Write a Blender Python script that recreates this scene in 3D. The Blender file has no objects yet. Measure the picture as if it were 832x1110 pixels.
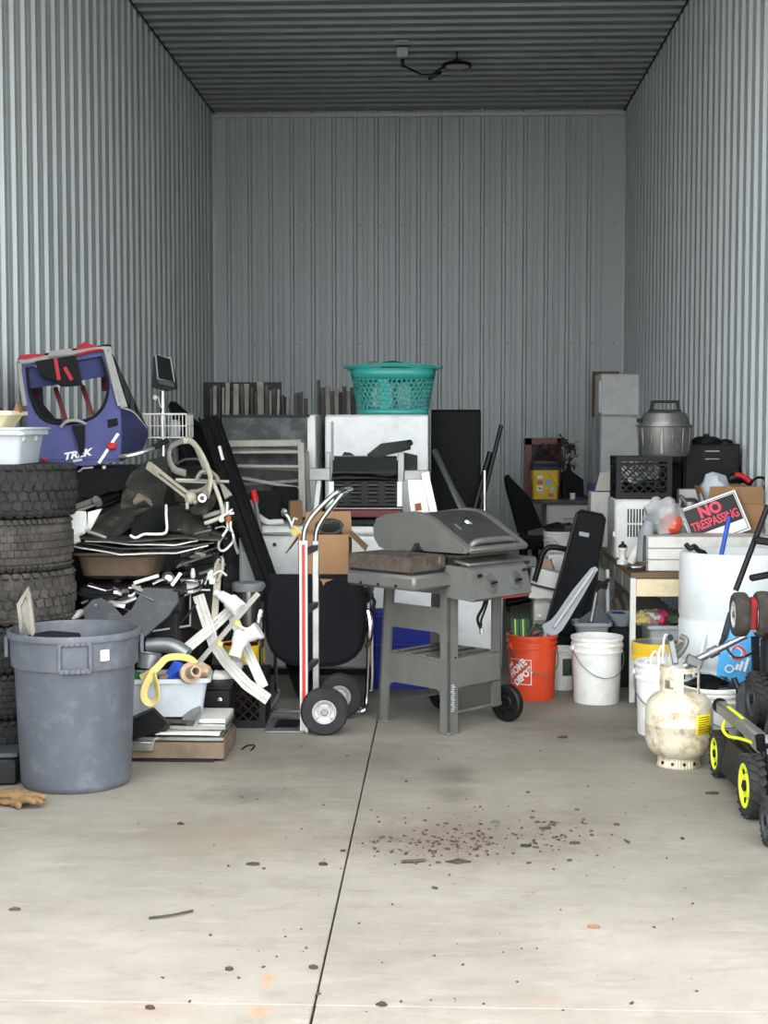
import bpy, bmesh, math, random
from mathutils import Vector, Matrix, Euler, noise

# ------------------------------------------------------------------ camera, light, exposure
PI = math.pi
scn = bpy.context.scene
COL = scn.collection
FPX = 1590.0                     # focal length in photo pixels (832 x 1110)
CAM = Vector((0, 0, 1.58))
cam_d = bpy.data.cameras.new('camera'); cam = bpy.data.objects.new('camera', cam_d); COL.objects.link(cam)
cam.location = CAM
cam.rotation_euler = (math.radians(90 - 3.53), 0, math.radians(2.305))
cam_d.sensor_fit = 'HORIZONTAL'; cam_d.sensor_width = 36; cam_d.lens = 36 * FPX / 832
cam_d.clip_end = 200
scn.camera = cam
scn.view_settings.view_transform = 'Standard'
scn.view_settings.look = 'None'
scn.view_settings.gamma = 1
scn.view_settings.use_curve_mapping = False
scn.view_settings.exposure = 2.56
W = bpy.data.worlds.new('overcast_sky'); scn.world = W; W.use_nodes = True
_n = W.node_tree.nodes; _bg = _n['Background']
_bg.inputs[0].default_value = (0.93, 0.97, 1.0, 1); _bg.inputs[1].default_value = 1.0

CR = cam.rotation_euler.to_matrix()
def ray(px, py): return CR @ Vector(((px - 416) / FPX, -(py - 555) / FPX, -1))
def P(px, py, Y):                # photo pixel -> point at depth Y
    d = ray(px, py); return CAM + d * (Y / d.y)
def G(px, py, z=0):              # photo pixel -> point at height z
    d = ray(px, py); return CAM + d * ((z - CAM.z) / d.z)
def PX(px, Y, py=600): return P(px, py, Y).x
def PZ(py, Y, px=416): return P(px, py, Y).z

# ------------------------------------------------------------------ materials
def lin(c):
    return tuple(((v / 255) / 12.92 if v / 255 <= .04045 else ((v / 255 + .055) / 1.055) ** 2.4) for v in c)
def mk(name, rgb, rough=.55, metal=0, var=.16, scale=9, bump=0, dirt=None, damt=.35, dscale=5, coat=0, spec=.5, stretch=None, bscale=None):
    m = bpy.data.materials.new(name); m.use_nodes = True
    nt = m.node_tree; N = nt.nodes; L = nt.links; b = N['Principled BSDF']
    c = lin(rgb)
    tc = N.new('ShaderNodeTexCoord'); vec = tc.outputs['Object']
    if stretch:
        mp = N.new('ShaderNodeMapping'); mp.inputs['Scale'].default_value = stretch
        L.new(vec, mp.inputs[0]); vec = mp.outputs[0]
    nz = N.new('ShaderNodeTexNoise'); nz.inputs['Scale'].default_value = scale; nz.inputs['Detail'].default_value = 5
    L.new(vec, nz.inputs['Vector'])
    rp = N.new('ShaderNodeValToRGB')
    rp.color_ramp.elements[0].position = .3; rp.color_ramp.elements[1].position = .7
    rp.color_ramp.elements[0].color = tuple(x * (1 - var) for x in c) + (1,)
    rp.color_ramp.elements[1].color = tuple(min(1, x * (1 + var)) for x in c) + (1,)
    L.new(nz.outputs['Fac'], rp.inputs[0]); out = rp.outputs[0]
    if dirt:
        n2 = N.new('ShaderNodeTexNoise'); n2.inputs['Scale'].default_value = dscale; n2.inputs['Detail'].default_value = 8
        n2.inputs['Roughness'].default_value = .7
        L.new(vec, n2.inputs['Vector'])
        r2 = N.new('ShaderNodeValToRGB')
        r2.color_ramp.elements[0].position = .5; r2.color_ramp.elements[1].position = .68
        r2.color_ramp.elements[0].color = (0, 0, 0, 1); r2.color_ramp.elements[1].color = (damt,) * 3 + (1,)
        L.new(n2.outputs['Fac'], r2.inputs[0])
        mx = N.new('ShaderNodeMix'); mx.data_type = 'RGBA'
        L.new(r2.outputs[0], mx.inputs[0]); L.new(out, mx.inputs[6]); mx.inputs[7].default_value = lin(dirt) + (1,)
        out = mx.outputs[2]
    L.new(out, b.inputs['Base Color'])
    b.inputs['Roughness'].default_value = rough; b.inputs['Metallic'].default_value = metal
    b.inputs['Specular IOR Level'].default_value = spec
    if coat: b.inputs['Coat Weight'].default_value = coat
    if bump:
        bp = N.new('ShaderNodeBump'); bp.inputs['Strength'].default_value = bump; bp.inputs['Distance'].default_value = .01
        n3 = N.new('ShaderNodeTexNoise'); n3.inputs['Scale'].default_value = bscale or scale * 4; n3.inputs['Detail'].default_value = 4
        L.new(vec, n3.inputs['Vector']); L.new(n3.outputs['Fac'], bp.inputs['Height']); L.new(bp.outputs[0], b.inputs['Normal'])
    return m
M = {}
def D(key, *a, **k): M[key] = mk(key, *a, **k)
D('steel_wall', (184, 190, 190), .46, .15, .05, 3, stretch=(1, 1, .15), dirt=(150, 152, 150), damt=.25, dscale=2)
D('steel_ceiling', (162, 169, 167), .45, .2, .06, 3)
D('steel_trim', (185, 188, 186), .4, .4, .05)
D('subbase', (70, 66, 60), .95)
D('rubber', (32, 32, 32), .85, 0, .25, 20, bump=.3, dirt=(72, 68, 63), damt=.35, dscale=7)
D('rubber_dusty', (58, 54, 50), .9, 0, .25, 16, bump=.3, dirt=(110, 102, 92), damt=.6, dscale=6)
D('black_plastic', (12, 12, 14), .5, 0, .2, 12, spec=.35)
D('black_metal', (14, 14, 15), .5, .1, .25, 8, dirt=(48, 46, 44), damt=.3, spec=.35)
D('black_matte', (8, 8, 9), .7, 0, .25, 5, spec=.25)
D('louvre_black', (12, 13, 14), .3, .2, .2, 6)
D('black_gloss', (10, 11, 13), .16, 0, .2, 6)
D('dark_sheet', (46, 45, 42), .5, .3, .25, 7, dirt=(118, 112, 100), damt=.4, dscale=9)
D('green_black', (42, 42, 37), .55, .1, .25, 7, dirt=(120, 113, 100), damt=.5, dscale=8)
D('navy_fabric', (10, 11, 18), .95, 0, .25, 60, bump=.25)
D('black_fabric', (10, 11, 13), .92, 0, .25, 50, bump=.25)
D('grey_can', (84, 88, 96), .5, 0, .1, 7, bump=.05, dirt=(128, 131, 136), damt=.35, dscale=12)
D('grey_plastic', (150, 154, 158), .5, 0, .08, 8, dirt=(110, 108, 104), damt=.25)
D('tote_grey', (186, 192, 197), .45, 0, .05, 8, dirt=(140, 138, 132), damt=.3)
D('dark_grey_plastic', (54, 56, 60), .6, 0, .14, 8, dirt=(110, 108, 106), damt=.3, dscale=14)
D('cream', (222, 208, 170), .5, 0, .07, 8, dirt=(150, 130, 95), damt=.3)
D('white_plastic', (228, 228, 224), .4, 0, .05, 6, dirt=(150, 145, 135), damt=.3, dscale=9)
D('white_bucket', (236, 235, 230), .38, 0, .03, 6, dirt=(140, 135, 125), damt=.3, dscale=8)
D('white_enamel', (232, 234, 233), .3, 0, .04, 4, dirt=(160, 158, 152), damt=.3, dscale=5)
D('white_old', (206, 206, 198), .5, 0, .07, 6, dirt=(140, 134, 122), damt=.4, dscale=7)
D('white_metal', (215, 213, 206), .4, .1, .07, 8, dirt=(150, 140, 122), damt=.4, dscale=10)
D('pvc', (226, 224, 218), .4, 0, .05, 8, dirt=(150, 140, 125), damt=.35, dscale=14)
D('bone_bar', (172, 166, 148), .5, 0, .1, 9, dirt=(130, 120, 100), damt=.5, dscale=14)
D('alu', (196, 196, 192), .35, .85, .1, 9, dirt=(120, 116, 108), damt=.35, dscale=10)
D('alu_dull', (150, 148, 140), .5, .6, .15, 9, dirt=(95, 90, 82), damt=.5, dscale=9)
D('chrome', (215, 215, 215), .14, 1, .04, 6)
D('stainless', (190, 188, 184), .26, .9, .1, 6, stretch=(1, 8, 1), dirt=(110, 100, 90), damt=.3)
D('galv', (146, 148, 148), .45, .7, .18, 8, dirt=(90, 88, 84), damt=.4)
D('brown_sink', (108, 90, 74), .55, .25, .2, 6, dirt=(72, 56, 44), damt=.6, dscale=6)
D('brown_board', (108, 90, 72), .7, 0, .2, 6, stretch=(1, 10, 1), dirt=(150, 138, 122), damt=.4)
D('blue_fabric', (76, 80, 128), .8, 0, .1, 10, bump=.2)
D('blue_dark', (54, 58, 100), .85, 0, .12, 10, bump=.2)
D('red_fabric', (168, 42, 54), .8, 0, .15, 12)
D('pink_fabric', (214, 110, 120), .8, 0, .15, 12)
D('grey_fabric', (150, 148, 144), .85, 0, .1, 14)
D('mesh_black', (9, 9, 11), .9, 0, .2, 40)
D('red_plastic', (196, 30, 34), .35, 0, .08)
D('red_paint', (168, 34, 40), .45, .1, .15, 8, dirt=(90, 30, 30), damt=.4)
D('maroon', (98, 26, 38), .4, .1, .15, 8, dirt=(40, 16, 20), damt=.4)
D('teal', (52, 158, 150), .38, 0, .06, 6)
D('blue_bin', (28, 44, 150), .45, 0, .08, 6)
D('cobalt', (34, 78, 180), .45, 0, .08)
D('sky_bag', (72, 168, 224), .4, 0, .1, 8)
D('orange', (222, 78, 40), .42, 0, .06, 6, dirt=(180, 60, 34), damt=.4)
D('yellow', (230, 190, 44), .45, 0, .08, 6, dirt=(170, 140, 60), damt=.3)
D('lime', (214, 226, 40), .4, 0, .06)
D('strap_yellow', (216, 196, 122), .8, 0, .12, 14)
D('card', (158, 122, 88), .85, 0, .1, 7, dirt=(140, 105, 72), damt=.35)
D('card_dark', (128, 94, 66), .85, 0, .1, 7)
D('wood', (110, 84, 60), .7, 0, .22, 5, stretch=(1, 10, 10), dirt=(70, 58, 46), damt=.5)
D('old_wood', (104, 96, 84), .8, 0, .25, 6, stretch=(1, 8, 8), dirt=(60, 54, 48), damt=.5)
D('grill_grey', (112, 112, 107), .42, .25, .1, 7, dirt=(80, 78, 74), damt=.35, dscale=6)
D('grill_dark', (74, 75, 72), .34, .35, .12, 6, dirt=(120, 118, 112), damt=.3, dscale=7)
D('dirty_metal', (108, 98, 90), .5, .5, .3, 16, dirt=(58, 48, 42), damt=.8, dscale=14)
D('soot', (28, 26, 25), .7, .2, .3, 12, dirt=(90, 84, 78), damt=.4, dscale=15)
D('board_dark', (62, 64, 66), .6, .1, .2, 5, dirt=(130, 132, 132), damt=.5, dscale=5)
D('slat_dark', (54, 52, 50), .65, .1, .25, 8, dirt=(110, 104, 96), damt=.5, dscale=10)
D('slat_light', (138, 132, 122), .6, .2, .2, 8, dirt=(90, 84, 76), damt=.5, dscale=10)
D('frame_grey', (158, 155, 146), .5, .3, .12, 8, dirt=(110, 106, 96), damt=.45, dscale=9)
D('propane', (206, 198, 176), .42, .05, .06, 7, dirt=(140, 98, 52), damt=.8, dscale=16)
D('rust', (150, 88, 40), .8, 0, .3, 20)
D('label_yellow', (240, 214, 30), .5, 0, .05)
D('ink', (20, 20, 22), .5, 0, .05)
D('ink_brown', (120, 90, 20), .6, 0, .1)
D('paint_white', (240, 240, 238), .45, 0, .03)
D('sign_black', (22, 22, 28), .4, 0, .12, 8)
D('sign_red', (250, 72, 100), .5, 0, .06)
D('glove', (122, 94, 60), .85, 0, .25, 16, bump=.4, dirt=(96, 66, 36), damt=.5, dscale=12)
D('leaf', (58, 44, 34), .8, 0, .35, 30)
D('leaf_green', (70, 86, 66), .8, 0, .3, 30)
D('rubble', (72, 56, 46), .9, 0, .5, 40)
D('purple', (56, 44, 120), .5)
D('green', (34, 92, 62), .5)
D('skin_paper', (180, 158, 132), .8, 0, .25, 14, dirt=(180, 90, 70), damt=.6, dscale=9)
D('pink', (206, 70, 110), .6)
D('roast_alu', (132, 132, 128), .42, .75, .2, 7, dirt=(80, 78, 74), damt=.5, dscale=9)
D('navy_lid', (40, 46, 62), .5, 0, .1)
D('dried', (74, 56, 50), .9, 0, .4, 30)
D('drum', (226, 230, 230), .42, 0, .03, 4, dirt=(190, 194, 192), damt=.4, dscale=3)
D('lens', (205, 210, 208), .35, 0, .03)
D('glass_grey', (150, 160, 164), .12, 0, .1)
def clear(name, rgb, alpha, rough=.3):
    m = mk(name, rgb, rough); m.node_tree.nodes['Principled BSDF'].inputs['Alpha'].default_value = alpha; M[name] = m
clear('film', (214, 216, 218), .42, .25)
clear('screen_mesh', (16, 16, 18), .62, .9)

def concrete():
    m = bpy.data.materials.new('concrete'); m.use_nodes = True
    nt = m.node_tree; N = nt.nodes; L = nt.links; b = N['Principled BSDF']
    tc = N.new('ShaderNodeTexCoord'); geo = N.new('ShaderNodeNewGeometry'); pos = geo.outputs['Position']
    def nz(s, d=6, r=.6, vec=pos, dist=0):
        n = N.new('ShaderNodeTexNoise'); n.inputs['Scale'].default_value = s; n.inputs['Detail'].default_value = d
        n.inputs['Roughness'].default_value = r; n.inputs['Distortion'].default_value = dist; L.new(vec, n.inputs['Vector']); return n.outputs['Fac']
    def ramp(f, p0, c0, p1, c1):
        r = N.new('ShaderNodeValToRGB'); e = r.color_ramp.elements
        e[0].position = p0; e[0].color = c0; e[1].position = p1; e[1].color = c1; L.new(f, r.inputs[0]); return r.outputs[0]
    def mix(f, a, c):
        x = N.new('ShaderNodeMix'); x.data_type = 'RGBA'; L.new(f, x.inputs[0]); L.new(a, x.inputs[6]); x.inputs[7].default_value = lin(c) + (1,); return x.outputs[2]
    k = lambda v: (v, v, v, 1)
    base = ramp(nz(1.3, 8, .65), .32, lin((122, 116, 106)) + (1,), .68, lin((144, 138, 127)) + (1,))
    mp = N.new('ShaderNodeMapping'); mp.inputs['Scale'].default_value = (1.2, 4.5, 1); L.new(pos, mp.inputs[0])
    base = mix(ramp(nz(2.2, 9, .72, mp.outputs[0], .6), .5, k(0), .72, k(.5)), base, (104, 97, 86))
    base = mix(ramp(nz(3.1, 9, .75, mp.outputs[0], .3), .54, k(0), .74, k(.5)), base, (162, 156, 146))
    base = mix(ramp(nz(7, 9, .75, pos, .4), .52, k(0), .7, k(.4)), base, (112, 104, 92))
    base = mix(ramp(nz(34, 4, .6), .62, k(0), .78, k(.35)), base, (100, 93, 84))
    # rust / red-brown spots near the threshold (shape of their own)
    def spot(cx, cy, rx, ry, col, amt, ns=9):
        nonlocal base
        mp = N.new('ShaderNodeMapping'); mp.vector_type = 'POINT'
        mp.inputs['Location'].default_value = (-cx / rx, -cy / ry, 0); mp.inputs['Scale'].default_value = (1 / rx, 1 / ry, 0)
        L.new(pos, mp.inputs[0])
        ln = N.new('ShaderNodeVectorMath'); ln.operation = 'LENGTH'; L.new(mp.outputs[0], ln.inputs[0])
        ad = N.new('ShaderNodeMath'); ad.operation = 'MULTIPLY_ADD'; L.new(nz(ns, 6, .7), ad.inputs[0]); ad.inputs[1].default_value = 1.8
        L.new(ln.outputs['Value'], ad.inputs[2])
        sc = N.new('ShaderNodeMath'); sc.operation = 'MULTIPLY'; L.new(ad.outputs[0], sc.inputs[0]); sc.inputs[1].default_value = .4
        base = mix(ramp(sc.outputs[0], .42, k(amt), .74, k(0)), base, col)
    for (px, py, rx, ry, col, amt, ns) in [(290, 1062, .025, .07, (168, 110, 56), .6, 30), (281, 1096, .04, .06, (166, 110, 60), .6, 30),
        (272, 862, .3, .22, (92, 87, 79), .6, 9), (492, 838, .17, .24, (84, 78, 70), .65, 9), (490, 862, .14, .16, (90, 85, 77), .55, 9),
        (520, 890, .7, .5, (104, 92, 80), .5, 7), (480, 915, .8, .4, (100, 86, 72), .6, 7),
        (250, 905, .5, .4, (122, 108, 90), .55, 6), (590, 1085, .08, .08, (140, 112, 98), .35, 30), (160, 1095, .2, .08, (144, 118, 100), .4, 30),
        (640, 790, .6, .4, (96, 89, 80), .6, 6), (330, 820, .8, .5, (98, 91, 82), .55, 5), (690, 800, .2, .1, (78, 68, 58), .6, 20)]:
        g = G(px, py); spot(g.x, g.y, rx, ry, col, amt, ns)
    L.new(base, b.inputs['Base Color']); b.inputs['Roughness'].default_value = .72
    bp = N.new('ShaderNodeBump'); bp.inputs['Strength'].default_value = .12; bp.inputs['Distance'].default_value = .01
    L.new(nz(60, 5), bp.inputs['Height']); L.new(bp.outputs[0], b.inputs['Normal'])
    M['concrete'] = m
concrete()

# ------------------------------------------------------------------ mesh building
class MB:
    def __init__(s): s.v = []; s.f = []
    def add(s, vs, fs, X=None):
        o = len(s.v)
        s.v += [(X @ Vector(v)) if X else Vector(v) for v in vs]
        s.f += [tuple(i + o for i in f) for f in fs]; return s
    def box(s, c, d, rot=(0, 0, 0), bev=0, X=None):
        T = Matrix.Translation(c) @ Euler(rot).to_matrix().to_4x4()
        if X: T = X @ T
        h = [x / 2 for x in d]; b = min(bev, min(h) * .9)
        if b <= 0:
            vs = [(sx * h[0], sy * h[1], sz * h[2]) for sx in (-1, 1) for sy in (-1, 1) for sz in (-1, 1)]
            return s.add(vs, [(0, 1, 3, 2), (4, 6, 7, 5), (0, 4, 5, 1), (2, 3, 7, 6), (0, 2, 6, 4), (1, 5, 7, 3)], T)
        vs = []; idx = {}
        for sx in (-1, 1):
            for sy in (-1, 1):
                for sz in (-1, 1):
                    for a in range(3):
                        p = [sx * (h[0] - b), sy * (h[1] - b), sz * (h[2] - b)]
                        p[a] = (sx, sy, sz)[a] * h[a]
                        idx[(sx, sy, sz, a)] = len(vs); vs.append(p)
        fs = []
        for a in range(3):
            u, w = (a + 1) % 3, (a + 2) % 3
            for sg in (-1, 1):
                q = []
                for su, sw in ((-1, -1), (1, -1), (1, 1), (-1, 1)):
                    k = [0, 0, 0]; k[a] = sg; k[u] = su; k[w] = sw; q.append(idx[tuple(k) + (a,)])
                fs.append(q)
            for su in (-1, 1):
                for sw in (-1, 1):
                    k0 = [0, 0, 0]; k1 = [0, 0, 0]; k0[a] = -1; k1[a] = 1
                    for k in (k0, k1): k[u] = su; k[w] = sw
                    fs.append([idx[tuple(k0) + (u,)], idx[tuple(k1) + (u,)], idx[tuple(k1) + (w,)], idx[tuple(k0) + (w,)]])
        for sx in (-1, 1):
            for sy in (-1, 1):
                for sz in (-1, 1): fs.append([idx[(sx, sy, sz, a)] for a in range(3)])
        return s.add(vs, fs, T)
    def lathe(s, prof, n=24, c=(0, 0, 0), X=None, sx=1, sy=1):
        """prof: list of (r, z); closes on the axis where r == 0"""
        T = Matrix.Translation(c)
        if X: T = X @ T
        vs = []; rows = []
        for r, z in prof:
            if r <= 1e-6: rows.append([len(vs)]); vs.append((0, 0, z))
            else:
                rows.append(list(range(len(vs), len(vs) + n)))
                vs += [(r * sx * math.cos(2 * PI * i / n), r * sy * math.sin(2 * PI * i / n), z) for i in range(n)]
        fs = []
        for a, b in zip(rows, rows[1:]):
            if len(a) == 1 and len(b) == 1: continue
            for i in range(n):
                j = (i + 1) % n
                if len(a) == 1: fs.append((a[0], b[i], b[j]))
                elif len(b) == 1: fs.append((a[i], b[0], a[j]))
                else: fs.append((a[i], b[i], b[j], a[j]))
        return s.add(vs, fs, T)
    def tube(s, path, r, n=8, closed=False, cap=True, flat=None):
        """swept tube; r number or list; flat=(a,b): elliptical section"""
        pts = [Vector(p) for p in path]; m = len(pts)
        rs = r if isinstance(r, (list, tuple)) else [r] * m
        tang = []
        for i in range(m):
            a = pts[(i - 1) % m] if (closed or i > 0) else pts[i]
            b = pts[(i + 1) % m] if (closed or i < m - 1) else pts[i]
            t = b - a; tang.append(t.normalized() if t.length > 1e-9 else Vector((0, 0, 1)))
        up = Vector((0, 0, 1)) if abs(tang[0].z) < .9 else Vector((0, 1, 0))
        vs = []; base = None
        for i in range(m):
            t = tang[i]
            if base is None: u = (up - t * up.dot(t)).normalized()
            else:
                u = base - t * base.dot(t); u = u.normalized() if u.length > 1e-6 else (up - t * up.dot(t)).normalized()
            base = u; w = t.cross(u)
            fa, fb = flat if flat else (1, 1)
            for k in range(n):
                a = 2 * PI * (k + .5) / n
                vs.append(pts[i] + (u * math.cos(a) * fa + w * math.sin(a) * fb) * rs[i])
        fs = []
        for i in range(m if closed else m - 1):
            j = (i + 1) % m
            for k in range(n):
                l = (k + 1) % n; fs.append((i * n + k, i * n + l, j * n + l, j * n + k))
        if cap and not closed: fs.append(tuple(range(n))); fs.append(tuple(range((m - 1) * n, m * n)))
        return s.add(vs, fs)
    def bar(s, a, b, w, t, up=(0, 0, 1), bev=0):
        """rectangular bar from a to b; w across, t along 'up'"""
        a = Vector(a); b = Vector(b); d = b - a; x = d.normalized(); u = Vector(up)
        u = u - x * u.dot(x); u = u.normalized() if u.length > 1e-5 else x.orthogonal().normalized()
        y = u.cross(x)
        X = Matrix((x, y, u)).transposed().to_4x4(); X.translation = (a + b) / 2
        return s.box((0, 0, 0), (d.length, w, t), bev=bev, X=X)
    def cyl(s, a, b, r0, r1=None, n=16):
        r1 = r0 if r1 is None else r1
        return s.tube([a, b], [r0, r1], n)
    def prism(s, poly, d0, d1, X=None, axis=2):
        """poly in 2-D extruded from d0 to d1 along axis"""
        n = len(poly)
        def mp(p, d):
            if axis == 2: return (p[0], p[1], d)
            if axis == 1: return (p[0], d, p[1])
            return (d, p[0], p[1])
        vs = [mp(p, d0) for p in poly] + [mp(p, d1) for p in poly]
        fs = [tuple(range(n)), tuple(range(2 * n - 1, n - 1, -1))]
        fs += [(i, (i + 1) % n, n + (i + 1) % n, n + i) for i in range(n)]
        return s.add(vs, fs, X)
    def poly3(s, pts, th):
        """planar-ish outline given as 3-D points, given thickness away from the camera"""
        pts = [Vector(p) for p in pts]; n = len(pts)
        nr = Vector((0, 0, 0))
        for i in range(n): nr += (pts[i] - pts[0]).cross(pts[(i + 1) % n] - pts[0])
        nr.normalize()
        if nr.dot(pts[0] - CAM) < 0: nr = -nr
        vs = pts + [p + nr * th for p in pts]
        fs = [tuple(range(n)), tuple(range(2 * n - 1, n - 1, -1))]
        fs += [(i, (i + 1) % n, n + (i + 1) % n, n + i) for i in range(n)]
        return s.add(vs, fs)
    def sheet(s, grid, th=.004, sub=4, wob=0, seed=0):
        """grid: rows of 3-D points, bilinear patches subdivided, crumpled by wob, thickness th"""
        R = len(grid); C = len(grid[0])
        def at(u, v):
            i = min(int(v), R - 2); j = min(int(u), C - 2); fu = u - j; fv = v - i
            return ((grid[i][j] * (1 - fu) + grid[i][j + 1] * fu) * (1 - fv) + (grid[i + 1][j] * (1 - fu) + grid[i + 1][j + 1] * fu) * fv)
        grid = [[Vector(p) for p in r] for r in grid]
        nu = (C - 1) * sub; nv = (R - 1) * sub
        pts = [[at(i / sub, j / sub) for i in range(nu + 1)] for j in range(nv + 1)]
        if wob:
            for r in pts:
                for p in r:
                    q = noise.noise_vector(p * 7 + Vector((seed, seed * 2, 0))) ; p += q * wob
        nrm = []
        for j in range(nv + 1):
            for i in range(nu + 1):
                a = pts[j][min(i + 1, nu)] - pts[j][max(i - 1, 0)]; b = pts[min(j + 1, nv)][i] - pts[max(j - 1, 0)][i]
                c = a.cross(b); nrm.append(c.normalized() if c.length > 1e-9 else Vector((0, 0, 1)))
        flat = [p for r in pts for p in r]; n = len(flat)
        vs = [p + q * th / 2 for p, q in zip(flat, nrm)] + [p - q * th / 2 for p, q in zip(flat, nrm)]
        w = nu + 1; fs = []
        for j in range(nv):
            for i in range(nu):
                a = j * w + i; fs.append((a, a + 1, a + w + 1, a + w)); fs.append((n + a, n + a + w, n + a + w + 1, n + a + 1))
        edge = [i for i in range(w)] + [j * w + nu for j in range(1, nv + 1)] + [nv * w + i for i in range(nu - 1, -1, -1)] + [j * w for j in range(nv - 1, 0, -1)]
        for a, b in zip(edge, edge[1:] + edge[:1]): fs.append((a, b, n + b, n + a))
        return s.add(vs, fs)
    def blob(s, c, r, n=12, m=8, amp=.2, freq=3, seed=0, flatbase=None):
        c = Vector(c); r = Vector(r if hasattr(r, '__len__') else (r, r, r))
        prof = [math.pi * k / m for k in range(m + 1)]; vs = []; rows = []
        for k, a in enumerate(prof):
            row = []
            for i in range(1 if k in (0, m) else n):
                t = 2 * PI * i / n
                d = Vector((math.sin(a) * math.cos(t), math.sin(a) * math.sin(t), -math.cos(a)))
                q = 1 + amp * noise.noise(d * freq + Vector((seed * 3.1, seed, seed * 1.7)))
                p = c + Vector((d.x * r.x, d.y * r.y, d.z * r.z)) * q
                if flatbase is not None: p.z = max(p.z, flatbase)
                row.append(len(vs)); vs.append(p)
            rows.append(row)
        fs = []
        for a, b in zip(rows, rows[1:]):
            for i in range(n):
                j = (i + 1) % n
                if len(a) == 1: fs.append((a[0], b[i], b[j]))
                elif len(b) == 1: fs.append((a[i], b[0], a[j]))
                else: fs.append((a[i], b[i], b[j], a[j]))
        return s.add(vs, fs)
    def ring(s, outer, inner, th=0):
        """frame between two loops of equal count"""
        o = [Vector(p) for p in outer]; i = [Vector(p) for p in inner]; n = len(o)
        if not th: return s.add(o + i, [(k, (k + 1) % n, n + (k + 1) % n, n + k) for k in range(n)])
        d = Vector((0, th, 0)) if not isinstance(th, Vector) else th
        vs = o + i + [p + d for p in o] + [p + d for p in i]; fs = []
        for k in range(n):
            l = (k + 1) % n
            fs += [(k, l, n + l, n + k), (2 * n + k, 3 * n + k, 3 * n + l, 2 * n + l), (k, 2 * n + k, 2 * n + l, l), (n + k, n + l, 3 * n + l, 3 * n + k)]
        return s.add(vs, fs)

MAT = {}
def _mesh(name, mb, mat, X=None, sharp=38, recalc=True):
    me = bpy.data.meshes.new(name)
    vs = [(X @ v) if X else v for v in mb.v]
    me.from_pydata([tuple(v) for v in vs], [], mb.f)
    if recalc:
        bm = bmesh.new(); bm.from_mesh(me); bmesh.ops.recalc_face_normals(bm, faces=bm.faces); bm.to_mesh(me); bm.free()
    me.polygons.foreach_set('use_smooth', [True] * len(me.polygons))
    me.set_sharp_from_angle(angle=math.radians(sharp))
    me.materials.append(M[mat]); return me
def setp(o, label=None, cat=None, group=None, kind=None):
    if label: o['label'] = label
    if cat: o['category'] = cat
    if group: o['group'] = group
    if kind: o['kind'] = kind
    return o
def thing(name, label, cat, loc=(0, 0, 0), rz=0, group=None, rot=None):
    o = bpy.data.objects.new(name, None); COL.objects.link(o); o.empty_display_size = .1
    o.location = loc; o.rotation_euler = rot if rot else (0, 0, rz)
    MAT[o.name] = Matrix.Translation(loc) @ o.rotation_euler.to_matrix().to_4x4()
    return setp(o, label, cat, group)
def part(name, mb, mat, parent, label=None, solid=0, kind=None, sharp=38):
    """mesh in the parent's own space"""
    o = bpy.data.objects.new(name, _mesh(name, mb, mat, sharp=sharp)); COL.objects.link(o); o.parent = parent
    MAT[o.name] = MAT[parent.name]
    if solid: m = o.modifiers.new('wall', 'SOLIDIFY'); m.thickness = solid; m.offset = 0
    return setp(o, label, kind=kind)
def wpart(name, mb, mat, parent, label=None, solid=0, kind=None):
    """mesh given in world space"""
    o = bpy.data.objects.new(name, _mesh(name, mb, mat, MAT[parent.name].inverted())); COL.objects.link(o); o.parent = parent
    MAT[o.name] = MAT[parent.name]
    if solid: m = o.modifiers.new('wall', 'SOLIDIFY'); m.thickness = solid; m.offset = 0
    return setp(o, label, kind=kind)
def base_of(mb):
    xs = [v.x for v in mb.v]; ys = [v.y for v in mb.v]; zs = [v.z for v in mb.v]
    return Vector(((min(xs) + max(xs)) / 2, (min(ys) + max(ys)) / 2, min(zs)))
def solo(name, mb, mat, label, cat, group=None, solid=0, sharp=38, kind=None):
    """a thing that is one mesh, built in world space"""
    c = base_of(mb)
    o = bpy.data.objects.new(name, _mesh(name, mb, mat, Matrix.Translation(-c), sharp)); COL.objects.link(o); o.location = c
    MAT[o.name] = Matrix.Translation(c)
    if solid: m = o.modifiers.new('wall', 'SOLIDIFY'); m.thickness = solid; m.offset = 0
    return setp(o, label, cat, group, kind)
def wthing(name, label, cat, mb, mat, pname, group=None, **k):
    """a thing whose first part is given in world space"""
    t = thing(name, label, cat, base_of(mb), group=group); wpart(pname, mb, mat, t, **k); return t
def struct(name, mb, mat, parent=None, sharp=20):
    o = bpy.data.objects.new(name, _mesh(name, mb, mat, sharp=sharp)); COL.objects.link(o); MAT[o.name] = Matrix()
    if parent: o.parent = parent
    else: o['kind'] = 'structure'
    return o
def dup(root, loc, rz=None, label=None, group=None, rot=None):
    r = root.copy(); COL.objects.link(r); r.location = loc
    if rot: r.rotation_euler = rot
    elif rz is not None: r.rotation_euler = (0, 0, rz)
    MAT[r.name] = Matrix.Translation(loc) @ r.rotation_euler.to_matrix().to_4x4()
    if label: r['label'] = label
    if group: r['group'] = group
    for ch in list(root.children):
        c = ch.copy(); COL.objects.link(c); c.parent = r; MAT[c.name] = MAT[r.name]
        for g in list(ch.children):
            d = g.copy(); COL.objects.link(d); d.parent = c; MAT[d.name] = MAT[r.name]
    return r
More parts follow.
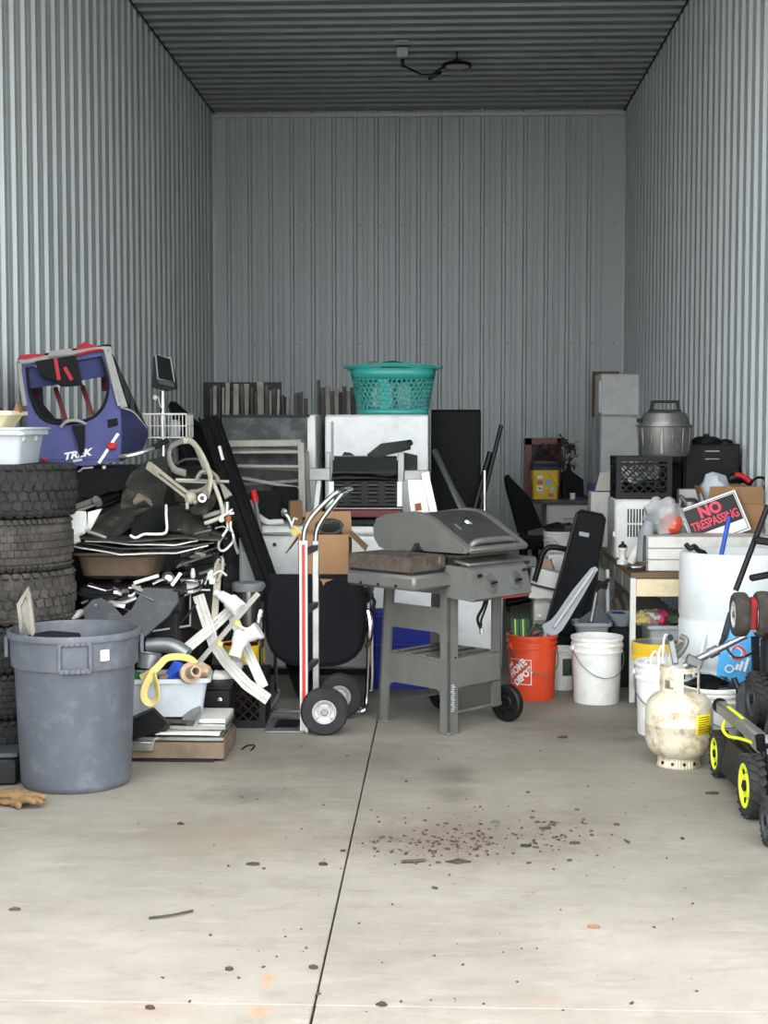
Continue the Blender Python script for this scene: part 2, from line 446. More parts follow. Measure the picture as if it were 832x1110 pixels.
def text_mb(s, size=1, ext=.002, shear=0, bold=0, align='CENTER', X=None, space=1, sx=1, line=1):
    cu = bpy.data.curves.new('t', 'FONT'); cu.body = s; cu.size = size; cu.extrude = ext; cu.shear = shear; cu.offset = bold
    cu.align_x = align; cu.align_y = 'CENTER'; cu.space_character = space; cu.space_line = line; cu.resolution_u = 3
    ob = bpy.data.objects.new('t', cu); COL.objects.link(ob)
    dg = bpy.context.evaluated_depsgraph_get()
    me = bpy.data.meshes.new_from_object(ob.evaluated_get(dg))
    b = MB(); b.add([(v.co.x * sx, v.co.y, v.co.z) for v in me.vertices], [tuple(p.vertices) for p in me.polygons], X)
    bpy.data.objects.remove(ob); bpy.data.curves.remove(cu); bpy.data.meshes.remove(me)
    return b
def arc(c, r, a0, a1, n, u, w):
    c = Vector(c); u = Vector(u); w = Vector(w)
    return [c + u * (r * math.cos(a0 + (a1 - a0) * i / n)) + w * (r * math.sin(a0 + (a1 - a0) * i / n)) for i in range(n + 1)]
def smooth(pts, n=4):
    """Catmull-Rom through the points"""
    p = [Vector(x) for x in pts]; out = []
    for i in range(len(p) - 1):
        a = p[max(i - 1, 0)]; b = p[i]; c = p[i + 1]; d = p[min(i + 2, len(p) - 1)]
        for k in range(n):
            t = k / n
            out.append(.5 * ((2 * b) + (c - a) * t + (2 * a - 5 * b + 4 * c - d) * t * t + (3 * b - a - 3 * c + d) * t ** 3))
    out.append(p[-1]); return out
X_AX, Y_AX, Z_AX = Vector((1, 0, 0)), Vector((0, 1, 0)), Vector((0, 0, 1))
def axis_matrix(origin, z, x=None):
    z = Vector(z).normalized(); x = Vector(x) if x else z.orthogonal()
    x = (x - z * x.dot(z)).normalized(); y = z.cross(x)
    m = Matrix((x, y, z)).transposed().to_4x4(); m.translation = origin; return m
random.seed(7)

# ------------------------------------------------------------------ the setting
YF, YB = 4.6, 16.0
YJ = 3.88                         # joint between floor slab and apron
XL, XR, ZC = -2.50, 1.945, 4.92
def rib_profile(a0, a1, pitch=.2286, h=.022, start=0, minor=True):
    """(along, height) of a ribbed steel panel between a0 and a1"""
    pts = [(a0, 0)]; x = a0 + start
    while x + pitch < a1:
        pts += [(x + .018, 0), (x + .030, h), (x + .056, h), (x + .068, 0)]
        for m in ((.125, .176) if minor else ()): pts += [(x + m - .012, 0), (x + m - .006, .0035), (x + m + .006, .0035), (x + m + .012, 0)]
        x += pitch
    pts.append((a1, 0)); return pts
def ribbed(prof, f0, f1):
    mb = MB(); n = len(prof)
    mb.add([f0(*p) for p in prof] + [f1(*p) for p in prof], [(i, i + 1, n + i + 1, n + i) for i in range(n - 1)]); return mb
struct('wall_left', ribbed(rib_profile(YF, YB), lambda a, h: (XL + h, a, 0), lambda a, h: (XL + h, a, ZC)), 'steel_wall')
struct('wall_right', ribbed(rib_profile(YF, YB, start=.1), lambda a, h: (XR - h, a, 0), lambda a, h: (XR - h, a, ZC)), 'steel_wall')
wb = struct('wall_back', ribbed(rib_profile(XL, XR, start=.13), lambda a, h: (a, YB - h, 0), lambda a, h: (a, YB - h, ZC)), 'steel_wall')
struct('ceiling', ribbed(rib_profile(YF, YB, start=.05, h=.026, minor=False), lambda a, h: (XL, a, ZC - h), lambda a, h: (XR, a, ZC - h)), 'steel_ceiling')
mb = MB()
for z in (.3, 1.1, 2.42, 3.7, 4.86):
    for k in range(19):
        x = XL + .13 + .2286 * k + .09
        mb.lathe([(.009, 0), (.009, .005), (.005, .009), (0, .009)], 6, X=axis_matrix((x, YB, z), (0, -1, 0)))
o = struct('screw_heads', mb, 'galv', wb); o['kind'] = 'stuff'
mb = MB().box(((XL + XR) / 2, YB - .018, ZC - .05), (XR - XL, .03, .045), bev=.004)
struct('trim_1', mb, 'steel_trim')
for i, (x, s) in enumerate(((XL, 1), (XR, -1))):
    mb = MB().box((x + s * .026, (YF + YB) / 2, ZC - .025), (.012, YB - YF, .012)); struct('trim_%d' % (i + 2), mb, 'black_metal')
    mb = MB().box((x + s * .012, YB - .012, ZC / 2), (.022, .022, ZC - .06)); struct('trim_%d' % (i + 4), mb, 'steel_trim')
# slabs with real joints
fl = struct('floor', MB().box((0, 6.5, -.16), (9, 19.6, .12)), 'subbase')
JX = -.345
for nm, x0, x1, y0, y1 in [('slab', XL - .02, JX - .003, YJ, YB + .05), ('slab', JX + .003, XR + .02, YJ, YB + .05),
                          ('slab', XL - .02, JX - .004, -2.5, YJ - .005), ('slab', JX + .004, XR + .02, -2.5, YJ - .005)]:
    struct(nm, MB().box(((x0 + x1) / 2, (y0 + y1) / 2, -.05), (x1 - x0, y1 - y0, .1), bev=.003), 'concrete', fl)
gnd = struct('driveway', MB().box((0, -15, -.13), (60, 36.5, .1)), 'concrete')
# ------------------------------------------------------------------ reusable builders
def bucket(name, label, mat, x, y, r=.15, h=.37, bail=None, group=None, z=0, rb=None, hmat='galv', ribs=2, rz=0):
    """open pail: body with rim bands, wire bail hanging on two ears; bail = side the wire hangs to (radians) or None"""
    rb = rb or r * .87
    t = thing(name, label, 'bucket', (x, y, z), rz, group)
    R = lambda q: rb + (r - .008 - rb) * q
    pr = [(0, 0), (rb - .004, 0), (rb, .006), (R(.7), h * .7)]
    for k in range(ribs):
        a = .76 + k * .1
        pr += [(R(a), h * a), (R(a) + .008, h * a + .002), (R(a) + .008, h * a + .012), (R(a + .05), h * a + .015)]
    pr += [(r - .006, h - .02), (r, h - .018), (r, h - .002), (r - .003, h), (r - .012, h), (R(.9) - .006, h * .9), (rb - .006, .012), (0, .012)]
    part('body', MB().lathe(pr, 32), mat, t)
    if bail is not None:
        zz = h * .83; mb = MB(); rr = R(.83) + .012
        ca, sa = math.cos(bail), math.sin(bail)
        pts = []
        for k in range(17):
            a = PI * k / 16
            q = Vector((math.cos(a) * rr, -math.sin(a) * rr * .99, -math.sin(a) * h * .42))
            rad = math.hypot(q.x, q.y); s_ = max(1, (R((zz + q.z) / h) + .006) / max(rad, .001)); q.x *= s_; q.y *= s_
            pts.append((q.x * ca - q.y * sa, q.x * sa + q.y * ca, zz + q.z))
        w = part('bail_wire', MB().tube(pts, .0028, 6), hmat, t)
        for s_ in (0, PI):
            q = Vector((math.cos(bail + s_), math.sin(bail + s_), 0)) * (rr - .002)
            part('ear', MB().lathe([(.016, -.006), (.016, .006), (.009, .011), (0, .011)], 10, X=axis_matrix(q + Z_AX * zz, q)), mat, t)
    return t
def wheel(parent, c, ax, r, w, tyre='rubber', hub='paint_white', hub_r=.55, lugs=0, name='wheel', cap='black_plastic', bulge=.3, spokes=0):
    """tyre with hub as a part (wheel) with sub-parts, in the parent's space"""
    X = axis_matrix(c, ax); h = w / 2
    rr = r if not lugs else r * .955
    pr = [(r * hub_r, -h * .9), (r * (hub_r + .12), -h), (rr * .9, -h * .96), (rr * .975, -h * .72), (rr, -h * .3), (rr, h * .3), (rr * .975, h * .72), (rr * .9, h * .96), (r * (hub_r + .12), h), (r * hub_r, h * .9), (r * hub_r * .96, 0), (r * hub_r, -h * .9)]
    mb = MB().lathe(pr, 36, X=X)
    if lugs:
        for k in range(lugs):
            a = 2 * PI * k / lugs
            for s in (-1, 1):
                aa = a + (PI / lugs if s > 0 else 0)
                X2 = X @ Matrix.Rotation(aa, 4, 'Z') @ Matrix.Translation((r * .97, 0, s * h * .48)) @ Matrix.Rotation(s * .5, 4, 'X')
                mb.box((0, 0, 0), (r * .07, 2 * PI * r / lugs * .52, h * .92), X=X2)
    t = part(name, mb, tyre, parent)
    hb = [(0, -h * .55), (r * hub_r * .3, -h * .55), (r * hub_r * .34, -h * .8), (r * hub_r * .5, -h * .8), (r * hub_r * .56, -h * .5), (r * hub_r * .85, -h * .55), (r * hub_r * .9, -h * .9), (r * hub_r, -h * .9), (r * hub_r, h * .9), (r * hub_r * .9, h * .9), (r * hub_r * .85, h * .55), (r * hub_r * .56, h * .5), (r * hub_r * .5, h * .8), (r * hub_r * .34, h * .8), (r * hub_r * .3, h * .55), (0, h * .55)]
    part('hub', MB().lathe(hb, 24, X=X), hub, t)
    mb = MB().cyl(X @ Vector((0, 0, -h * 1.0)), X @ Vector((0, 0, h * 1.0)), r * hub_r * .24, n=10)
    if spokes:
        for k in range(spokes):
            for s in (-1, 1):
                X2 = X @ Matrix.Rotation(2 * PI * k / spokes, 4, 'Z') @ Matrix.Translation((r * hub_r * .72, 0, s * h * .6))
                mb.box((0, 0, 0), (r * hub_r * .22, r * hub_r * .12, h * .2), X=X2)
    part('axle_cap', mb, cap, t)
    return t
def crate(name, label, x, y, z, w, d, h, rz=0, group=None):
    t = thing(name, label, 'crate', (x, y, z), rz, group)
    mb = MB().box((0, 0, .012), (w - .012, d - .012, .008))
    for k in range(6): mb.box((-w / 2 + w * (k + .5) / 6, 0, .02), (.008, d - .02, .01))
    part('bottom', mb, 'black_plastic', t)
    for (nx, ny, L_) in ((0, -1, w), (0, 1, w), (-1, 0, d), (1, 0, d)):
        X = axis_matrix(Vector((nx * (w / 2 - .006), ny * (d / 2 - .006), 0)), (nx, ny, 0), (-ny, nx, 0))
        mb = MB()                       # local: x along, y... z outward
        up = X.inverted().to_3x3() @ Z_AX; sgn = 1 if up.y > 0 else -1
        B = lambda x0, x1, z0, z1, th=.012: mb.box(((x0 + x1) / 2, sgn * (z0 + z1) / 2, 0), (x1 - x0, z1 - z0, th), X=X)
        l2 = L_ / 2
        B(-l2, l2, h - .03, h, .02); B(-l2, l2, 0, .04); B(-l2, -l2 + .03, 0, h, .016); B(l2 - .03, l2, 0, h, .016)
        B(-l2, l2, h - .055, h - .045, .018); B(-.065, -.055, h * .66, h); B(.055, .065, h * .66, h); B(-.065, .065, h * .64, h * .67)
        z0, z1 = .04, h - .05
        n = 5; st = (L_ - .06) / n
        for k in range(-4, n + 1):
            for s in (1, -1):
                xa = -l2 + .03 + k * st; xb = xa + (z1 - z0)
                ca, cb = max(xa, -l2 + .03), min(xb, l2 - .03)
                if cb - ca < .02: continue
                ya, yb = z0 + (ca - xa), z0 + (cb - xa)
                a = Vector((ca * s, sgn * ya, 0)); b = Vector((cb * s, sgn * yb, 0)); m_ = (a + b) / 2
                if abs(m_.x) < .05 and abs(m_.y) > h * .66: continue
                mb.box(m_, ((b - a).length, .007, .008), (0, 0, math.atan2((b - a).y, (b - a).x)), X=X)
        part('side', mb, 'black_plastic', t)
    return t
def tub(name, label, cat, mat, x, y, z, w, d, h, rz=0, taper=.86, rim=.014, group=None):
    """tapered rectangular open tub with rolled rim and two end grips"""
    t = thing(name, label, cat, (x, y, z), rz, group)
    def loop(f, zz, ins=0):
        hw, hd, r = w / 2 * f - ins, d / 2 * f - ins, .035
        pts = []
        for cx, cy, a in ((1, 1, 0), (-1, 1, PI / 2), (-1, -1, PI), (1, -1, 1.5 * PI)):
            for k in range(4):
                q = a + PI / 2 * k / 3; pts.append((cx * (hw - r) + r * math.cos(q), cy * (hd - r) + r * math.sin(q), zz))
        return pts
    rows = [loop(taper, 0), loop(1 - rim / w, h - .02), loop(1 + rim * 2 / w, h - .02), loop(1 + rim * 2 / w, h), loop(1 - .01, h), loop(1 - .02, h - .02), loop(taper - .01, .006)]
    mb = MB(); n = len(rows[0]); vs = [p for r in rows for p in r]; fs = [tuple(range(n)), tuple((len(rows) - 1) * n + i for i in range(n))]
    for k in range(len(rows) - 1):
        for i in range(n): j = (i + 1) % n; fs.append((k * n + i, k * n + j, (k + 1) * n + j, (k + 1) * n + i))
    mb.add(vs, fs); part('body', mb, mat, t)
    return t
def open_box(name, label, x, y, z, w, d, h, rz=0, flaps=(1, 1, 1, 1), group=None, mat='card', ang=(.6, .6, .6, .6)):
    """open cardboard carton: walls and four flaps (front, back, left, right)"""
    t = thing(name, label, 'box', (x, y, z), rz, group); th = .005
    mb = MB().box((0, 0, th / 2), (w, d, th))
    mb.box((0, -d / 2, h / 2), (w, th, h)).box((0, d / 2, h / 2), (w, th, h)).box((-w / 2, 0, h / 2), (th, d, h)).box((w / 2, 0, h / 2), (th, d, h))
    part('carton', mb, mat, t)
    L_ = min(w, d) / 2 * .95
    for k, (nx, ny, ln) in enumerate(((0, -1, w), (0, 1, w), (-1, 0, d), (1, 0, d))):
        if not flaps[k]: continue
        n = Vector((nx, ny, 0)); along = Vector((-ny, nx, 0)); a = ang[k]
        e = n * (d / 2 if ny else w / 2) + Z_AX * h; v = n * math.cos(a) + Z_AX * math.sin(a)
        q = [e - along * ln / 2, e + along * ln / 2, e + along * (ln / 2 - .01) + v * L_, e - along * (ln / 2 - .01) + v * L_]
        part('flap', MB().sheet([[q[0], q[1]], [q[3], q[2]]], .005, 3, .006, k), mat, t)
    return t

# ------------------------------------------------------------------ tyre stack on the left
def tyre(label, x, y, z, r, w, kind, mat):
    t = thing('car_tyre', label, 'tyre', (x, y, z), random.random() * 6, 'tyres stacked by the left wall')
    h = w / 2; g = .012
    pr = [(r * .6, h * .5), (r * .64, .012), (r * .8, 0), (r * .93, .012), (r * .985 - g, w * .14), (r - g, w * .3), (r - g, w * .7), (r * .985 - g, w * .86), (r * .93, w - .012), (r * .8, w), (r * .64, w - .012), (r * .6, h * .5 + h), (r * .625, w * .5 + .03), (r * .9, w * .8), (r * .93, h), (r * .9, w * .2), (r * .625, h * .6), (r * .6, h * .5)]
    part('casing', MB().lathe(pr, 56), mat, t)
    mb = MB()
    rows = {0: (4, 44, .3), 1: (5, 70, .05), 2: (4, 60, .25)}[kind]
    nr, n, skew = rows
    for k in range(nr):
        zc = w * (.15 + .7 * (k + .5) / nr); bw = w * .7 / nr * (.84 if kind != 1 else .9)
        for i in range(n):
            a = 2 * PI * (i + .5 * (k % 2)) / n; dr = .008 if k in (0, nr - 1) else 0
            X = Matrix.Rotation(a, 4, 'Z') @ Matrix.Translation((r - g / 2 - .001 - dr, 0, zc)) @ Matrix.Rotation(skew * (1 if k % 2 else -1), 4, 'X')
            mb.box((0, 0, 0), (g, 2 * PI * r / n * (.74 if kind != 1 else .93), bw), X=X)
    for i in range(n):                       # shoulder lugs
        for s in (0, 1):
            a = 2 * PI * (i + .25) / n
            mb.box((0, 0, 0), (.012, 2 * PI * r / n * .6, w * .1), X=Matrix.Rotation(a, 4, 'Z') @ Matrix.Translation((r * .958, 0, w * (.93 if s else .07))) @ Matrix.Rotation((-.7 if s else .7), 4, 'Y'))
    part('tread', mb, mat, t)
TX, TY = -2.1, 6.9
zz = 0
for (w, r, kind, mat, dx, lab) in [(.205, .34, 2, 'rubber', .0, 'bottom tyre of the tall stack on the left'), (.215, .345, 1, 'rubber', .012, 'second tyre from the floor in the left tyre stack'),
        (.22, .34, 2, 'rubber', -.005, 'third tyre from the floor in the left tyre stack, behind grey bin'),
        (.247, .345, 0, 'rubber_dusty', .0, 'dusty brown-grey tyre, third from the top of left stack'), (.247, .345, 1, 'rubber_dusty', -.008, 'dusty tyre with worn ribbed tread, second from top of stack'),
        (.25, .352, 0, 'rubber', .004, 'black knobbly all-terrain tyre on top of the left stack')]:
    tyre(lab, TX + dx, TY + dx, zz, r, w, kind, mat); zz += w
TT = zz
# grey tote and cream basin on the tyres
tub('storage_tote', 'light grey plastic tote standing on top of the tyre stack', 'tote', 'tote_grey', -2.14, 6.84, TT, .44, .42, .155, taper=.88)
tb = bpy.data.objects['storage_tote']
for s in (.1, -.1):
    part('lug', MB().box((.205, s - .05, .12), (.03, .035, .035), bev=.005), 'tote_grey', tb)
part('lid', MB().box((0, 0, .162), (.475, .455, .014), bev=.005), 'tote_grey', tb)
tub('basin', 'cream plastic basin on the lid of the grey tote', 'basin', 'cream', -2.17, 6.8, TT + .17, .36, .3, .075, taper=.8)
mb = MB().blob((-2.16, 6.79, TT + .25), (.1, .08, .035), amp=.5, seed=4); solo('rag_bundle', mb, 'leaf', 'dark brown crumpled rag lying in the cream basin', 'rag')
mb = MB().poly3([P(14, 447, 6.78), P(18, 436, 6.78), P(22, 447, 6.78)], .05); solo('leather_scrap', mb, 'card_dark', 'upright brown leather scrap in the cream basin', 'scrap')

# ------------------------------------------------------------------ grey refuse bin and what is near it
BX, BY = -1.605, 6.3
t = thing('refuse_bin', 'large round grey plastic refuse bin in front of the tyres', 'bin', (BX, BY, 0), math.atan2(-BX, BY))
H = .68
pr = [(0, 0), (.222, 0), (.232, .008), (.238, .03), (.258, H - .165), (.262, H - .15), (.272, H - .15), (.277, H - .03), (.287, H - .028), (.289, H - .012), (.285, H), (.274, H), (.268, H - .03), (.252, H - .16), (.226, .02), (0, .02)]
part('body', MB().lathe(pr, 64), 'grey_can', t)
def on_can(a, z, r): return Vector((r * math.sin(a), -r * math.cos(a), z))
for fa in (0, PI):
    mb = MB()
    for z, hh in ((H - .146, .022), (H - .032, .016)):
        for k in range(6):
            a = fa + (-.24 + .48 * (k + .5) / 6); mb.box(on_can(a, z, .281), (.27 * .48 / 6 * 1.1, .014, hh), (0, 0, a), bev=.003)
    for s in (-1, 1): mb.box(on_can(fa + s * .225, H - .088, .282), (.016, .016, .12), (0, 0, fa + s * .225), bev=.003)
    part('handle', mb, 'grey_can', t)
mb = MB()
for s in (-1, 1): part('side_grip', MB().box(on_can(s * PI / 2, H - .07, .288), (.06, .018, .09), (0, 0, s * PI / 2), bev=.004), 'grey_can', t)
part('sticker', MB().box(on_can(.46, H - .085, .2785), (.04, .003, .046), (0, 0, .46)), 'paint_white', t, 'small white square sticker')
bin_t = t
# contents of the bin
mb = MB().tube([(BX - .02, BY - .02, H - .35), (BX - .17, BY - .13, H - .025), (BX - .06, BY - .175, H - .02), (BX + .04, BY - .1, H - .04)], .035, 8)
solo('black_hose', mb, 'black_plastic', 'bent black plastic tube inside the grey bin', 'tube')
t = thing('slotted_board', 'worn grey-white slotted board standing out of the grey bin', 'board', P(36, 730, 6.18))
mb = MB().ring([P(18, 655, 6.2), P(30, 636, 6.2), P(33, 645, 6.2), P(42, 720, 6.15), P(40, 760, 6.15), P(34, 760, 6.15), P(25, 720, 6.15), P(22, 690, 6.2)],
              [P(22, 658, 6.2), P(28, 646, 6.2), P(30, 652, 6.2), P(34, 690, 6.15), P(33, 700, 6.15), P(30, 700, 6.15), P(29, 690, 6.15), P(25, 672, 6.2)], .022)
wpart('board', mb, 'slat_light', t)
wpart('backing', MB().poly3([P(22, 658, 6.21), P(28, 646, 6.21), P(31, 652, 6.21), P(35, 690, 6.17), P(34, 701, 6.17), P(29, 701, 6.17), P(25, 672, 6.21)], .008), 'frame_grey', t)
# leather glove on the floor
g0 = G(20, 872)
mb = MB().blob(g0 + Vector((-.03, 0, .03)), (.075, .05, .034), 14, 8, .35, 3, 2, 0)
for k, (a, l) in enumerate(((.2, .09), (.05, .1), (-.12, .1), (-.32, .085))):
    q = g0 + Vector((.02, (.5 - k) * .022, .028)); e = q + Vector((math.cos(a) * l, math.sin(a) * l - .01, .012 * (k % 2) - .008))
    mb.tube(smooth([q, (q + e) / 2 + Z_AX * .012, e], 3), [.014, .015, .015, .015, .014, .013, .008], 7)
q = g0 + Vector((-.01, -.045, .02)); mb.tube(smooth([q, q + Vector((.03, -.025, 0)), q + Vector((.04, -.05, -.006))], 3), [.016, .016, .015, .015, .014, .012, .008], 7)
solo('work_glove', mb, 'glove', 'tan leather work glove lying on the concrete by the bin', 'glove')
t = thing('plastic_case', 'small black plastic case at the left edge beside the bin', 'case', (-1.93, 6.3, 0), .2)
part('body', MB().box((0, 0, .06), (.14, .18, .12), bev=.012), 'black_plastic', t)
part('lid', MB().box((0, 0, .132), (.145, .185, .022), bev=.006), 'dark_grey_plastic', t)

# ------------------------------------------------------------------ big dark supports under the scrap heap
t = thing('steel_cabinet', 'large black steel cabinet under the blue bicycle trailer', 'cabinet', (-1.97, 8.25, 0))
part('body', MB().box((0, 0, .665), (.86, .58, 1.33), bev=.01), 'black_metal', t)
for z in (.35, .98): 
    d = part('drawer', MB().box((0, -.293, z), (.8, .014, .58), bev=.004), 'black_metal', t); part('handle', MB().box((0, -.31, z + .15), (.16, .02, .025), bev=.004), 'galv', d)
t = thing('metal_chest', 'low black metal chest under the scrap heap behind the grey bin', 'chest', (-1.54, 7.44, 0))
part('body', MB().box((0, 0, .36), (.48, .62, .72), bev=.012), 'black_metal', t)
part('lid', MB().box((0, 0, .745), (.5, .64, .05), bev=.01), 'black_metal', t)
t = thing('tall_bin', 'tall black plastic bin behind the black milk crate', 'bin', (-1.38, 8.06, 0))
part('body', MB().lathe([(0, 0), (.09, 0), (.115, .74), (.12, .74), (.12, .76), (.108, .76), (.085, .02), (0, .02)], 20), 'black_plastic', t)
part('rim', MB().lathe([(.118, .735), (.126, .735), (.126, .765), (.118, .765), (.118, .735)], 20), 'black_plastic', t)

# ------------------------------------------------------------------ bicycle trailer
Yt, Yr = 7.92, 8.5
t = thing('bicycle_trailer', 'blue fabric child bicycle trailer with open front, on the scrap heap', 'trailer', (-1.97, 8.2, 1.34))
F = lambda x, y, Y=Yt: P(x, y, Y)
outer = [F(24, 393), F(52, 388), F(85, 383), F(113, 379), F(120, 402), F(130, 438), F(131, 478), F(130, 500), F(95, 505), F(62, 503), F(36, 500), F(28, 450)]
inner = [F(29, 398), F(52, 394), F(85, 390), F(109, 386), F(114, 402), F(117, 418), F(114, 436), F(104, 450), F(88, 457), F(62, 459), F(44, 452), F(33, 430)]
wpart('front_panel', MB().ring(outer, inner, .015), 'blue_fabric', t)
wpart('side_panel', MB().sheet([[F(129, 438, Yt + .01), F(159, 462, Yr)], [F(131, 470, Yt + .01), F(160, 472, Yr)], [F(130, 500, Yt + .01), F(153, 488, Yr)]], .012, 3, .004), 'blue_dark', t)
wpart('side_screen', MB().sheet([[F(115, 381, Yt + .01), F(122, 384, Yr)], [F(129, 436, Yt + .01), F(158, 461, Yr)]], .004, 3), 'screen_mesh', t)
wpart('far_side_panel', MB().sheet([[F(24, 394, Yt + .02), F(44, 400, Yr)], [F(36, 500, Yt + .02), F(50, 490, Yr)]], .01, 3), 'blue_dark', t)
wpart('floor_panel', MB().sheet([[F(36, 499, Yt), F(130, 499, Yt)], [F(50, 488, Yr), F(153, 487, Yr)]], .014, 2), 'blue_dark', t)
wpart('back_panel', MB().sheet([[F(44, 452, Yr), F(158, 463, Yr)], [F(50, 490, Yr), F(153, 488, Yr)]], .01, 2), 'blue_dark', t)
fr = wpart('frame', MB().tube(smooth([F(27, 440, Yt - .012), F(21, 396, Yt - .012), F(30, 392, Yt - .012), F(113, 378, Yt - .012), F(119, 390, Yt - .012), F(133, 442, Yt - .012)], 4), .014, 8), 'grey_fabric', t)
wpart('side_strut', MB().sheet([[F(112, 379, Yt - .02), F(119, 379, Yt)], [F(122, 420, Yt - .02), F(131, 420, Yt)], [F(127, 440, Yt - .02), F(138, 441, Yt)]], .02, 3), 'grey_fabric', t)
wpart('side_seam', MB().tube(smooth([F(120, 383, 8.2), F(133, 425, 8.3), F(145, 452, 8.4), F(159, 465, Yr)], 4), .008, 6), 'black_fabric', t)
wpart('seam_piping', MB().tube(smooth([F(131, 442, Yt - .005), F(145, 447, 8.2), F(159, 465, Yr - .005)], 4), .005, 6), 'paint_white', t)
wpart('sun_flap', MB().sheet([[F(30, 399, Yt + .03), F(60, 394, Yt + .03), F(112, 386, Yt + .03)], [F(33, 421, Yt + .05), F(62, 417, Yt + .05), F(114, 408, Yt + .05)]], .008, 3, .006), 'blue_dark', t)
wpart('rolled_canopy', MB().tube(smooth([F(20, 392, Yt + .04), F(40, 389, Yt + .05), F(70, 384, Yt + .04), F(100, 379, Yt + .05), F(120, 377, Yt + .04)], 4), [.018, .024, .022, .026, .024, .02, .024, .022, .018, .022, .024, .02, .02, .018, .02, .022, .018], 8), 'black_fabric', t)
wpart('canopy_edge', MB().sheet([[F(21, 386, Yt + .02), F(45, 384, Yt + .02), F(52, 385, Yt)], [F(22, 393, Yt), F(45, 390, Yt), F(52, 389, Yt)]], .012, 3, .012, 3), 'red_fabric', t)
wpart('canopy_fold', MB().sheet([[F(84, 377, Yt + .02), F(92, 372, Yt + .02), F(103, 376, Yt)], [F(82, 386, Yt - .03), F(95, 383, Yt - .03), F(112, 380, Yt - .03)]], .012, 3, .012, 5), 'red_fabric', t)
wpart('canopy_lining', MB().sheet([[F(55, 382, Yt), F(78, 379, Yt)], [F(52, 388, Yt - .03), F(80, 385, Yt - .03)]], .012, 3, .01, 6), 'grey_fabric', t)
wpart('mesh_curtain', MB().sheet([[F(38, 392, Yt - .025), F(60, 388, Yt - .025), F(82, 386, Yt - .025)], [F(45, 408, Yt - .02), F(62, 412, Yt - .03), F(88, 410, Yt - .02)], [F(55, 412, Yt - .02), F(66, 419, Yt - .02), F(90, 418, Yt - .02)]], .006, 3, .008, 8), 'mesh_black', t)
for a, b, w in (((60, 388), (64, 412), .02), ((70, 398), (78, 412), .02)):
    wpart('curtain_strap', MB().bar(F(*a, Yt - .034), F(*b, Yt - .036), w, .004, Y_AX), 'red_fabric', t)
for a, b in (((60, 420), (71, 455)), ((89, 418), (100, 450)), ((38, 424), (48, 455)), ((112, 408), (113, 424))):
    wpart('seat_strap', MB().bar(F(*a, Yt + .2), F(*b, Yt + .17), .026, .005, Y_AX), 'maroon', t)
wpart('seat_sling', MB().sheet([[F(34, 424, Yt + .1), F(48, 440, Yt + .2)], [F(42, 462, Yt + .06), F(68, 464, Yt + .2)]], .006, 3), 'mesh_black', t)
wpart('window_binding', MB().tube(smooth(inner[3:] + [inner[0]], 3), .009, 6), 'black_fabric', t)
wpart('handle_arch', MB().tube(smooth([F(66, 463, Yt - .02), F(72, 457, Yt - .03), F(84, 456, Yt - .03), F(93, 460, Yt - .02)], 4), .009, 8), 'grey_fabric', t)
wpart('closing_strap', MB().sheet([[F(78, 461, Yt - .02), F(92, 461, Yt - .02)], [F(84, 480, Yt - .03), F(92, 480, Yt - .03)], [F(86, 496, Yt - .02), F(91, 490, Yt - .02)]], .01, 3, .004), 'black_fabric', t)
wpart('patch', MB().poly3([F(116, 455, Yt - .004), F(127, 453, Yt - .004), F(128, 461, Yt - .004), F(117, 464, Yt - .004)], .004), 'mesh_black', t)
wpart('side_tag', MB().poly3([F(128.5, 433, Yt - .025), F(134, 433, Yt - .012), F(134.5, 436, Yt - .012), F(129, 436, Yt - .025)], .003), 'ink', t)
wpart('reflective_stripe', MB().bar(F(107, 502, Yt - .006), F(128, 470, Yt - .006), .016, .004, Y_AX), 'paint_white', t)
wpart('reflector', MB().box(F(121, 483.5, Yt - .015), (.052, .02, .036), bev=.008), 'red_plastic', t, 'red oval reflector')
wpart('small_reflector', MB().box(F(48, 498, Yt - .012), (.026, .02, .02), bev=.006), 'red_plastic', t)
q = F(83, 493, Yt - .012); e = (F(103, 487, Yt - .012) - F(65, 494, Yt - .012))
X = axis_matrix(q, (0, -1, 0), e)
wpart('lettering', text_mb('TREK', .052, .0015, .35, .002, X=X, sx=1.25), 'paint_white', t, 'white slanted brand lettering')
q = F(84, 499, Yt - .012); wpart('small_mark', MB().bar(q - e * .13, q + e * .13, .003, .014, Z_AX), 'tote_grey', t)
wpart('tow_arm', MB().tube(smooth([F(130, 495, Yt - .02), F(140, 494, Yt - .03), F(155, 490, Yt), F(166, 486, Yt + .05)], 4), .014, 8), 'alu', t)
wpart('tow_bracket', MB().bar(F(163, 487, Yt + .04), F(182, 477, Yt + .12), .03, .02, Y_AX, .004), 'black_plastic', t)
wpart('axle_fitting', MB().cyl(F(113, 506, Yt - .01), F(113, 510, Yt - .02), .014, n=8).cyl(F(80, 515, Yt - .03), F(80, 521, Yt - .03), .012, n=8).tube([F(80, 517, Yt - .03), F(90, 508, Yt - .02), F(101, 507, Yt - .02)], .008, 6), 'alu', t)

